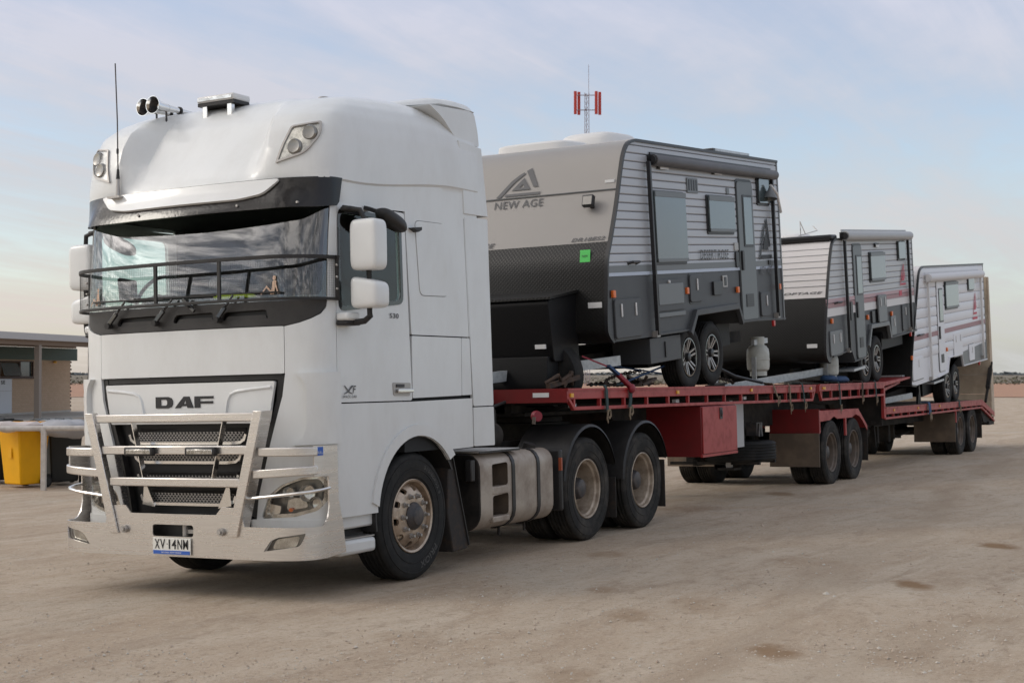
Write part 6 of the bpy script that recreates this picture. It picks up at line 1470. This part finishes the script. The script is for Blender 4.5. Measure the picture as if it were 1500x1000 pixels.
# roof gear
ac = mk('air_conditioner', MB().ell((v.L(6.15, 4.5)[0], -.05, zt + .10), .50, .36, .19, .45, 24, 14), 'white_plastic', v.root)
mk('ac_grille', MB().box(v.L(5.64, 4.5)[0], v.L(5.72, 4.5)[0], -.25, .15, zt + .03, zt + .11), 'edge_black', ac)
mk('roof_hatch', MB().ell((v.L(5.0, 4.4)[0], .15, zt + .04), .36, .48, .085, .4), 'white_plastic', v.root)
mk('roof_hatch', MB().ell((v.L(7.1, 4.5)[0], .45, zt + .04), .36, .36, .06, .4), 'white_plastic', v.root)
for yy in (-.75, .4):
    so = mk('solar_panel', MB().box(v.L(7.35, 4.6)[0], v.L(8.75, 4.6)[0], yy - .33, yy + .33, zt + .055, zt + .09), 'galvanised', v.root, bevel=.004)
    mk('panel_mount', MB().box(v.L(7.35, 4.6)[0] - .01, v.L(7.35, 4.6)[0] + .06, yy - .34, yy + .34, zt + .01, zt + .085), 'edge_black', so); mk('panel_mount', MB().box(v.L(8.6, 4.6)[0], v.L(8.7, 4.6)[0], yy - .34, yy + .34, zt + .01, zt + .056), 'edge_black', so)
    mk('solar_cells', MB().box(v.L(7.42, 4.6)[0], v.L(8.7, 4.6)[0], yy - .30, yy + .30, zt + .09, zt + .094), 'plate_blue' if 0 else 'black_gloss', so)
mk('rear_bar', MB().box(xr - .55, xr + .02, -.95, -.90, v.L(9, 2.2)[1] - .12, v.L(9, 2.2)[1] - .05), 'galvanised', v.root)
mk('tv_aerial', MB().tube([(v.L(5.7, 4.6)[0], -.2, zt + .01), (v.L(5.75, 4.6)[0], -.2, zt + .22), (v.L(6.05, 4.6)[0], -.2, zt + .20), (v.L(6.3, 4.6)[0], -.25, zt + .10)], .008, 6).bar((v.L(6.0, 4.6)[0], -.5, zt + .14), (v.L(6.5, 4.6)[0], .1, zt + .12), .03, .03), 'white_plastic', v.root)
van1 = v
def gas(van, x, y, z, label, sc=1.0):
    """LPG bottle standing on a drawbar, trailer-frame position of its foot"""
    o = mk('gas_cylinder', MB().lathe([(0, .05), (.10, .05), (.115, .06), (.15, .09), (.158, .14), (.158, .215), (.162, .22), (.162, .235), (.158, .24), (.158, .31), (.15, .37), (.12, .415), (.07, .44), (.03, .45), (0, .45)], (0, 0, 0), (0, 0, 1), 28), 'gas_white')
    mk('foot_ring', MB().lathe([(.118, 0), (.118, .07), (.112, .07), (.112, 0)], (0, 0, 0), (0, 0, 1), 24), 'gas_white', o)
    mk('collar', MB().lathe([(.085, .42), (.088, .54), (.092, .545), (.096, .54), (.092, .42)], (0, 0, 0), (0, 0, 1), 24, R(30), R(330)), 'gas_white', o)
    mk('valve', MB().cyl((0, 0, .45), (0, 0, .52), .022).ell((0, 0, .53), .035, .035, .015).cyl((0, 0, .49), (-.07, 0, .49), .014), 'yellow_lens', o)
    mk('clamp', MB().box(-.19, -.155, -.03, .03, -.05, .26), 'galvanised', o)
    o.matrix_world = MTR @ Matrix.Translation((x, y, z)) @ Matrix.Diagonal((sc, sc, sc, 1)); return tag(o, label, 'gas bottle', 'gas bottles on the caravan drawbars')
# ---- second caravan
v = Van('caravan', 'middle caravan, grey with red stripes and a black chequer nose, above the trailer gap', 14.48, 1.535, .084, 1.2)
prof = smooth_prof(v.pts((11.85, 1.86), (11.70, 1.90), (11.62, 2.02), (11.66, 2.40), (11.76, 2.81), (11.90, 3.25), (12.06, 3.62), (12.16, 3.74), (12.32, 3.80)), 3)
zt = prof[-1][1] + .0; xr = v.L(17.36, 4.27)[0]; zb = v.L(17.18, 2.46)[1]
bot = [(xr, zb), (v.L(15.5, 2.28)[0], v.L(15.5, 2.30)[1]), (v.L(15.4, 2.4)[0], v.L(15.4, 2.58)[1]), (v.L(14.2, 2.5)[0], v.L(14.2, 2.48)[1]), (v.L(13.98, 2.1)[0], v.L(13.98, 2.16)[1]), (v.L(13.9, 1.95)[0], v.L(13.9, 1.95)[1]), (v.L(13.2, 1.86)[0], v.L(13.2, 1.87)[1]), (v.L(13.0, 2.02)[0], v.L(13.0, 2.06)[1]), (v.L(12.0, 1.93)[0], v.L(12.0, 1.93)[1])]
v.prof0, v.xr = prof[0][0], xr; belt = v.L(12.3, 2.60)[1]
v.shell(prof, (xr, zt), bot, belt, v.L(11.8, 2.86)[1], 'charcoal', 'white_front', 'chequer_black', clad='clad_grey', pitch=.10)
v.wheels([v.L(14.14, 1.92)[0], v.L(14.90, 1.98)[0]], .385, proto=PW)
v.arch(v.pts((14.02, 2.14), (14.2, 2.48), (15.35, 2.57), (15.5, 2.32)), 'mid_grey')
for g in (-1, 1):
    for z0, z1, m in ((.13, .20, 'stripe_red'), (.21, .27, 'stripe_pink'), (.0, .12, 'white_front')):
        v.side('stripe', [(v.xn(belt) + .04, belt + z0), (xr - .03, belt + z0), (xr - .03, belt + z1), (v.xn(belt) + .04, belt + z1)], m, .0105, .003, None, g)
v.window(v.box4(14.26, 15.25, 3.26, 3.78)); v.window(v.box4(16.2, 16.75, 3.75, 4.10), rail=False)
v.door(v.box4(13.33, 13.85, 1.95, 3.80), v.box4(13.42, 13.76, 2.98, 3.64))
v.hatch(v.box4(11.86, 12.55, 1.98, 2.36), 'mid_grey', 2); v.hatch(v.box4(14.65, 15.2, 2.58, 3.05), 'mid_grey', 2, out=.06); v.hatch(v.box4(15.62, 15.98, 2.38, 2.72), 'mid_grey', 1); v.hatch(v.box4(16.45, 16.85, 2.48, 2.95), 'charcoal', 1)
for (x, z) in ((11.95, 2.50), (14.05, 2.63), (15.65, 2.75)): v.marker(x, z)
v.marker(17.0, 2.42, 'red_lens')
v.grab(12.30, 2.80, .3); v.lamp(14.75, 3.88, .25)
v.rect('socket', v.box4(14.32, 14.5, 2.55, 2.75), 'edge_black', .03, .03, .02); v.rect('socket', v.box4(13.02, 13.14, 2.55, 2.85), 'edge_black', .03, .03, .02)
v.awning(12.62, 16.92, (3.865, 4.238), 'awning_pale', legs=((12.82, 2.05, 'edge_black'), (17.0, 2.50, 'edge_black')), r=.078)
fb = mk('awning_front', MB().box(prof[-1][0] - .20, prof[-1][0] + .14, -v.y, v.y, zt - .01, zt + .075), 'edge_black', v.root, bevel=.03)
f = v.sidef(.020); a, b_ = v.L(16.35, 3.28); logo(v, a, a + .42, b_, b_ + .40, f, 'logo_red', v.root, False); a, b_ = v.L(16.7, 2.86); 
for i in range(1): mk('decal_block', MB().box(v.L(16.3, 2.9)[0], v.L(16.5, 2.9)[0], -v.y - .016, -v.y - .012, belt + .16, belt + .25), 'logo_red', v.root)
zz = v.L(11.8, 2.94)[1]; lettering('WIRED OPTAGE', -.02, 1.14, zz - .018, zz + .018, v.frontf(.014), 'print_grey', v.front_up, .02, .3)
for i in range(8):
    z = v.L(11.9, 3.05)[1] + i * .095
    if z < prof[-1][1] - .1: mk('front_seam', MB().box(v.xn(z) - .016, v.xn(z) - .004, -v.y + .01, v.y - .01, z - .004, z + .004), 'clad_silver', v.front_up)
mk('front_sheet', MB().box(0, .01, 0, .01, 0, .01), 'white_front', v.root).hide_render = True if 0 else False
zz = v.L(11.65, 2.12)[1]; mk('reflector', MB().box(v.xn(zz) - .016, v.xn(zz) - .004, -1.08, -.92, zz - .03, zz + .03), 'print_white', v.front_low)
v.frame(v.L(10.2, 1.9)[0], .30)
mk('step', MB().box(v.L(13.2, 1.8)[0], v.L(13.9, 1.8)[0], -1.20, -.85, v.L(13.4, 1.74)[1], v.L(13.4, 1.78)[1]), 'galvanised', v.root)
mk('under_tank', MB().box(v.L(15.4, 1.9)[0], v.L(16.9, 1.9)[0], -1.1, .9, .50, .80), 'van_black', v.root); mk('under_tank', MB().box(v.L(12.4, 1.9)[0], v.L(13.6, 1.9)[0], -.8, .8, .30, .5), 'van_black', v.root)
mk('roof_hatch', MB().ell((v.L(14.6, 4.2)[0], .3, zt + .08), .36, .36, .10, .45), 'white_plastic', v.root)
mk('tv_aerial', MB().tube([(v.L(12.8, 4)[0], -.5, zt), (v.L(12.8, 4)[0], -.5, zt + .22), (v.L(12.95, 4)[0], -.45, zt + .34), (v.L(12.9, 4)[0], -.55, zt + .12)], .008, 6).tube([(v.L(12.7, 4)[0], -.5, zt + .1), (v.L(13.4, 4)[0], -.6, zt + .18), (v.L(13.5, 4)[0], -.5, zt + .26)], .007, 6), 'bolt_steel', v.root)
van2 = v
# ---- third caravan
v = Van('caravan', 'rearmost caravan, white with a thin red stripe, on the low deck of the rear trailer', 20.83, 1.11, .075, 1.2)
prof = smooth_prof(v.pts((17.35, 1.46), (17.02, 1.47), (17.0, 1.56), (17.14, 2.05), (17.35, 2.54), (17.66, 3.18), (17.83, 3.55), (17.98, 3.68), (18.2, 3.745)), 3)
zt = prof[-1][1]; xr = v.L(24.12, 4.2)[0]; zb = v.L(23.82, 1.97)[1]
bot = [(xr, zb), (v.L(21.65, 1.85)[0], v.L(21.65, 1.84)[1]), (v.L(21.5, 2.0)[0], v.L(21.5, 2.10)[1]), (v.L(20.3, 2.0)[0], v.L(20.3, 2.0)[1]), (v.L(20.1, 1.7)[0], v.L(20.1, 1.70)[1])] + v.pts((19.2, 1.60),)
v.prof0, v.xr = prof[0][0], xr; belt = v.L(18.5, 2.02)[1]
v.shell(prof, (xr, zt), bot, belt, v.L(17.3, 2.46)[1], 'clad_white', 'white_front', 'chequer_black', clad='clad_white', pitch=.19, relief=.010)
v.wheels([v.L(20.40, 1.44)[0], v.L(21.2, 1.5)[0]], .365, proto=PW)
v.side('rear_skirt', [(v.L(19.95, 1.7)[0], v.L(19.95, 1.66)[1])] + bot[4:5] + bot[3:4] + bot[2:3] + bot[1:2] + bot[0:1] + [(xr, zb + .42), (v.L(21.6, 2)[0], zb + .34), (v.L(20.6, 2)[0], zb + .14)], 'mid_grey', .006, .01)
v.side('stripe', [(v.xn(belt + .42) + .04, belt + .36), (xr - .03, belt + .40), (xr - .03, belt + .49), (v.xn(belt + .42) + .04, belt + .45)], 'stripe_red', .0115, .003)
v.window(v.box4(20.0, 21.25, 3.02, 3.60)); v.window(v.box4(22.3, 22.95, 3.50, 3.90), rail=False)
v.door(v.box4(19.33, 19.88, 1.74, 3.55), v.box4(19.42, 19.78, 2.72, 3.40), m='clad_white')
v.hatch(v.box4(17.12, 18.0, 1.58, 2.0), 'clad_white', 1, frame='mid_grey'); v.hatch(v.box4(20.75, 21.6, 2.06, 2.55), 'clad_white', 2, frame='mid_grey'); v.hatch(v.box4(22.3, 22.85, 1.98, 2.33), 'clad_white', 1, frame='mid_grey')
for (x, z) in ((17.05, 1.98), (20.05, 2.18)): v.marker(x, z)
v.marker(23.3, 1.92, 'red_lens')
v.grab(17.75, 2.42, .4); v.lamp(20.7, 3.66, .35)
v.awning(18.25, 23.55, (3.50, 3.94), 'awning_white', legs=((18.52, 1.58, 'white_plastic'), (23.7, 2.05, 'white_plastic')), r=.085)
f = v.sidef(.020); a, b_ = v.L(22.85, 2.98); logo(v, a, a + .40, b_, b_ + .50, f, 'logo_red', v.root, False); mk('decal_bar', MB().box(a - .05, a + .45, -v.y - .018, -v.y - .013, b_ - .10, b_ - .05), 'logo_red', v.root)
v.frame(v.L(15.6, 1.6)[0], .30)
mk('step', MB().box(v.L(18.9, 1.5)[0], v.L(19.8, 1.5)[0], -1.2, -.85, v.L(19.4, 1.52)[1], v.L(19.4, 1.56)[1]), 'galvanised', v.root)
mk('under_tank', MB().box(v.L(19.2, 1.4)[0], v.L(20.1, 1.4)[0], -.9, .9, .25, .55), 'van_black', v.root)
mk('stand', MB().bar((v.L(18.9, 1.4)[0], -.9, .02), (v.L(18.8, 1.5)[0], -.9, .5), .06, .08).bar((v.L(18.7, 1.4)[0], -.9, .02), (v.L(18.8, 1.5)[0], -.9, .4), .05, .06), 'edge_black', v.root)
mk('roof_hatch', MB().ell((v.L(21, 4.1)[0], .2, zt + .06), .40, .40, .12, .45), 'white_plastic', v.root)
mk('tv_aerial', MB().tube([(v.L(17.9, 4)[0], -.3, zt - .1), (v.L(17.9, 4)[0], -.3, zt + .12), (v.L(18.1, 4)[0], -.2, zt + .3), (v.L(17.95, 4)[0], -.4, zt + .1)], .010, 6).box(v.L(17.6, 4)[0], v.L(18.4, 4)[0], -.5, -.2, zt, zt + .05), 'bolt_steel', v.root)
van3 = v
gas(van2, 9.33, -.92, 1.665, 'white gas bottle standing upright on the galvanised drawbar behind the biggest caravan', 1.0)
gas(van3, 13.0 - .35, -.95, 1.60, 'dull white gas bottle in front of the step of the middle caravan, partly hidden', .95)
bt = mk('tarp_bundle', MB().ell((12.9, -1.02, 1.60), .34, .14, .055, .8).ell((12.45, -1.0, 1.615), .22, .12, .05, .8), 'strap_blue')
for q in bt.data.vertices: q.co += Vector((0, 0, .02 * noise.noise(q.co * 9)))
bt.matrix_world = MTR; tag(bt, 'bundle of dark blue webbing on the red deck under the middle caravan', 'webbing')
# ---------------------------------------------------------------- left side: building, rail, bins
def wpos(dist, u): p = campos(dist, u); p.z = ground_z(p.x, p.y); return p
def heading(dirX, dirD): d = Vector((cos(_yaw), sin(_yaw), 0)) * dirD + Vector((sin(_yaw), -cos(_yaw), 0)) * dirX; return atan2(d.y, d.x)
# brick amenities block: its own x axis runs along the wall away from the camera, +y towards its back
hb = heading(.153, .988); P0 = wpos(62.8, 0)
bld = thing('building', 'low tan brick amenities block with a green band under a flat grey veranda roof', 'building', Matrix.Translation(P0) @ Matrix.Rotation(hb, 4, 'Z'))
def brickmat():
    m = mat('tan_brick', (0.52, 0.37, 0.25), 0.9); nt = m.node_tree; N = nt.nodes; L = nt.links; b = N['Principled BSDF']
    t = N.new('ShaderNodeTexBrick'); tc = N.new('ShaderNodeTexCoord'); mp = N.new('ShaderNodeMapping'); mp.inputs['Rotation'].default_value = (R(90), 0, 0); L.new(tc.outputs['Object'], mp.inputs[0]); L.new(mp.outputs[0], t.inputs[0])
    t.inputs['Color1'].default_value = (.56, .40, .28, 1); t.inputs['Color2'].default_value = (.51, .36, .245, 1); t.inputs['Mortar'].default_value = (.40, .30, .22, 1)
    t.inputs['Scale'].default_value = 1; t.inputs['Brick Width'].default_value = .24; t.inputs['Row Height'].default_value = .086; t.inputs['Mortar Size'].default_value = .008
    L.new(t.outputs[0], b.inputs['Base Color'])
brickmat()
W0, W1 = -9.0, 6.7
win_z0, win_z1 = 1.72, 2.36
mk('wall', patch(MB(), [(W0, 0), (W1, 0), (W1, 2.45), (W0, 2.45)], [[(-3.2, win_z0), (2.95, win_z0), (2.95, win_z1), (-3.2, win_z1)]], lambda a, b: (a, 0, b), .2, 0, 3, (0, 5, 1)), 'tan_brick', bld)
mk('wall', MB().box(W0, W1, 5.8, 6, 0, 2.9).box(W1 - .2, W1, .2, 5.8, 0, 2.9), 'tan_brick', bld)
for i in range(14): mk('quoin', MB().box(W1 - .001, W1 + (.10 if i % 2 else .045), -.02, .25, .10 + i * .172, .10 + i * .172 + .085), 'frame_brown', bld)
mk('plinth', MB().box(W0, W1, -.04, 0, 0, .12), 'concrete', bld)
gb = mk('green_band', MB().box(W0, W1 + .6, -.06, .05, 2.45, 3.02), 'green_steel', bld)
for i in range(6): mk('rib', MB().box(W0, W1 + .6, -.075, -.06, 2.47 + i * .092, 2.51 + i * .092), 'green_steel', gb)
wn = mk('window', MB().box(-3.25, 3.0, -.03, .04, win_z0 - .05, win_z0).box(-3.25, 3.0, -.03, .04, win_z1, win_z1 + .04).box(2.94, 3.0, -.03, .04, win_z0, win_z1).box(-.05, .05, -.03, .04, win_z0, win_z1).box(1.7, 1.8, -.03, .04, win_z0, win_z1), 'frame_brown', bld)
mk('pane', MB().box(-3.2, -.05, .06, .07, win_z0, win_z1), 'tint_window', wn); mk('pane', MB().box(1.8, 2.94, .06, .07, win_z0, win_z1), 'tint_window', wn)
mk('pane', MB().obox((.9, -.05, 2.03), (.78, 0, 0), (0, .006, .002), (0, .10, .28)), 'tint_window', wn)
mk('window_sill', MB().box(-3.3, 3.05, -.08, 0, win_z0 - .11, win_z0 - .05), 'frame_brown', wn)
mk('door_panel', MB().box(-5.0, .95, -.06, -.005, .12, 1.66), 'board_white', bld)
mk('panel_seam', MB().box(-5.0, .95, -.066, -.06, 1.08, 1.10), 'fascia_grey', bld)
lettering('SE', -.02, .34, 1.38, 1.55, lambda a, b: (a, -.067, b), 'print_black', bld, .03)
mk('wall_lamp', MB().ell((4.9, -.12, 2.37), .14, .08, .06), 'yellow_lens', bld)
mk('roof', MB().box(W0 - .5, W1 + .3, -3.9, 7, 3.17, 3.44), 'fascia_grey', bld, bevel=.01)
mk('roof_beam', MB().box(W0, W1 + .2, -3.7, -3.5, 2.98, 3.17).box(W0, W1, -.3, -.1, 3.03, 3.17), 'beam_brown', bld)
for i in range(4): x = -8.6 + i * 4.9; mk('veranda_post', MB().box(x - .11, x + .11, -3.72, -3.5, 0, 3.0), 'post_grey', bld, bevel=.01)
mk('apron', MB().box(W0, W1 + 1, -4.2, -.04, -.1, .035), 'concrete', bld)
# far side clutter seen past the cab corner
# white rail with its post
def local_frame(dist, u, ang): p = wpos(dist, u); return Matrix.Translation(p) @ Matrix.Rotation(ang, 4, 'Z')
fwd = atan2(sin(_yaw), cos(_yaw))
rl = thing('rail_fence', 'weathered white pipe rail on a square post in front of the bins', 'rail', local_frame(23.0, 65, fwd))
mk('post', MB().box(-.035, .035, -.038, .038, 0, .98), 'rail_white', rl, bevel=.005)
mk('rail', MB().cyl((-.02, 3.2, .955), (.05, -3.6, 1.0), .042, n=12), 'rail_white', rl)
for y in (3.0, -3.4): mk('post', MB().box(-.035, .035, y - .038, y + .038, 0, .96), 'rail_white', rl, bevel=.005)
def wheelie(dist, u, ang, m, mlid, label, lid=True, sc=1.0, open_=0.0):
    t = thing('wheelie_bin', label, 'bin', local_frame(dist, u, ang) @ Matrix.Scale(sc, 4), 'wheelie bins behind the rail')
    mb = MB(); P = lambda w0, w1, d0, d1, z: [(d0, -w0, z), (d1, -w1, z), (d1, w1, z), (d0, w0, z)]
    mb.v = [(-.23, -.22, .06), (.20, -.22, .06), (.20, .22, .06), (-.23, .22, .06), (-.32, -.275, .98), (.30, -.275, .98), (.30, .275, .98), (-.32, .275, .98)]
    mb.f = [(3, 2, 1, 0), (0, 1, 5, 4), (1, 2, 6, 5), (2, 3, 7, 6), (3, 0, 4, 7)]
    mk('body', mb, m, t, bevel=.025); mk('rim', MB().box(-.35, .33, -.30, .30, .95, .995), m, t, bevel=.012)
    for s in (-1, 1):
        w = mk('wheel', MB().cyl((.22, s * .245, .10), (.22, s * .305, .10), .10, n=24), 'rubber', t); mk('hub', MB().cyl((.22, s * .306, .10), (.22, s * .318, .10), .06, n=16), 'bin_lid_grey' if mlid != m else 'bin_dark', w)
    mk('handle', MB().tube([(.33, -.25, .97), (.42, -.25, 1.0), (.42, .25, 1.0), (.33, .25, .97)], .018, 8), m, t)
    if lid:
        ld = mk('lid', MB().prism(rpoly([(-.38, .995), (-.36, 1.045), (.0, 1.085), (.36, 1.06), (.36, .995)], .02), 'y', -.31, .31), mlid, t, bevel=.015)
        for s in (-.12, .12): mk('lid_rib', MB().box(-.30, .30, s - .015, s + .015, 1.045, 1.085), mlid, ld)
    mk('vent_print', MB().box(-.30, -.288, -.06, .03, .50, .66), m, t)
    return t
wb = wheelie(23.7, 37, fwd + R(-35), 'bin_yellow', 'bin_yellow', 'bright yellow wheelie bin with its lid overfull, standing behind the white rail', True, .98)
wheelie(24.3, 92, fwd + R(-150), 'bin_dark', 'bin_lid_grey', 'black wheelie bin with a grey lid, half hidden behind the front corner of the truck')
wheelie(24.9, 78, fwd + R(-150), 'bin_dark', 'bin_dark', 'black wheelie bin standing directly behind the yellow one')
wheelie(24.6, -8, fwd + R(-35), 'bin_dark', 'bin_dark', 'black wheelie bin cut by the left picture edge beside the yellow bin')
def bag(dist, u, z, sx, sy, sz, m, label, ang=0.0, seed=0):
    mb = MB().ell((0, 0, 0), sx, sy, sz, .85, 28, 16); o = mk('rubbish_bag', mb, m)
    for q in o.data.vertices: q.co += q.co.normalized() * .10 * noise.noise(q.co * 4 + Vector((seed, 0, 0))) + Vector((0, 0, .03 * noise.noise(q.co * 11)))
    p = wpos(dist, u); p.z += z; o.matrix_world = Matrix.Translation(p) @ Matrix.Rotation(fwd + ang, 4, 'Z'); return tag(o, label, 'bag')
bag(23.25, 12, 1.01, .18, .55, .07, 'bag_pale', 'pale pink plastic sheet sagging over the white rail in front of the yellow bin', 0, 1)
bag(23.6, 96, .96, .30, .42, .14, 'bag_grey', 'grey plastic bag bulging over the white rail beside the yellow bin', 0, 4)
# ---------------------------------------------------------------- radio mast far behind
mp = wpos(195, 860)
mast = thing('radio_mast', 'distant slim lattice mast with red panel antennas rising behind the largest caravan', 'mast', Matrix.Translation(mp) @ Matrix.Rotation(fwd, 4, 'Z'))
mb = MB(); H = 41.6
for i in range(3):
    a = i * 2 * pi / 3; mb.cyl((.40 * cos(a), .40 * sin(a), 0), (.32 * cos(a), .32 * sin(a), H - 2.2), .045, n=6)
mk('mast_leg', mb, 'mast_steel', mast); mb = MB(); n = 52
for k in range(n):
    for i in range(3):
        z0 = k * (H - 2.4) / n; z1 = (k + 1) * (H - 2.4) / n; a, b = i * 2 * pi / 3, (i + 1) * 2 * pi / 3; r0 = .40 - .08 * z0 / H; r1 = .40 - .08 * z1 / H
        mb.bar((r0 * cos(a), r0 * sin(a), z0), (r1 * cos(b), r1 * sin(b), z1), .03, .03)
mk('lattice', mb, 'mast_steel', mast)
mk('whip', MB().cyl((.0, -.25, H - 4), (0, -.25, H + 1.6), .035, n=6), 'mast_steel', mast)
for z in (37.1, 39.1): mk('cross_arm', MB().cyl((0, -1.3, z), (0, 1.3, z), .06, n=6).cyl((-.9, .2, z), (.9, .2, z), .05, n=6), 'mast_steel', mast)
for (x, y) in ((-.25, 1.55), (.3, 1.05), (-.25, -1.25), (.3, -1.75)):
    pa = mk('panel_antenna', MB().box(x - .1, x + .1, y - .20, y + .20, 36.5, 39.6), 'antenna_red', mast, bevel=.05)
    mk('antenna_side', MB().box(x + .1, x + .22, y - .05, y + .19, 36.6, 39.5), 'orange_lens', pa)
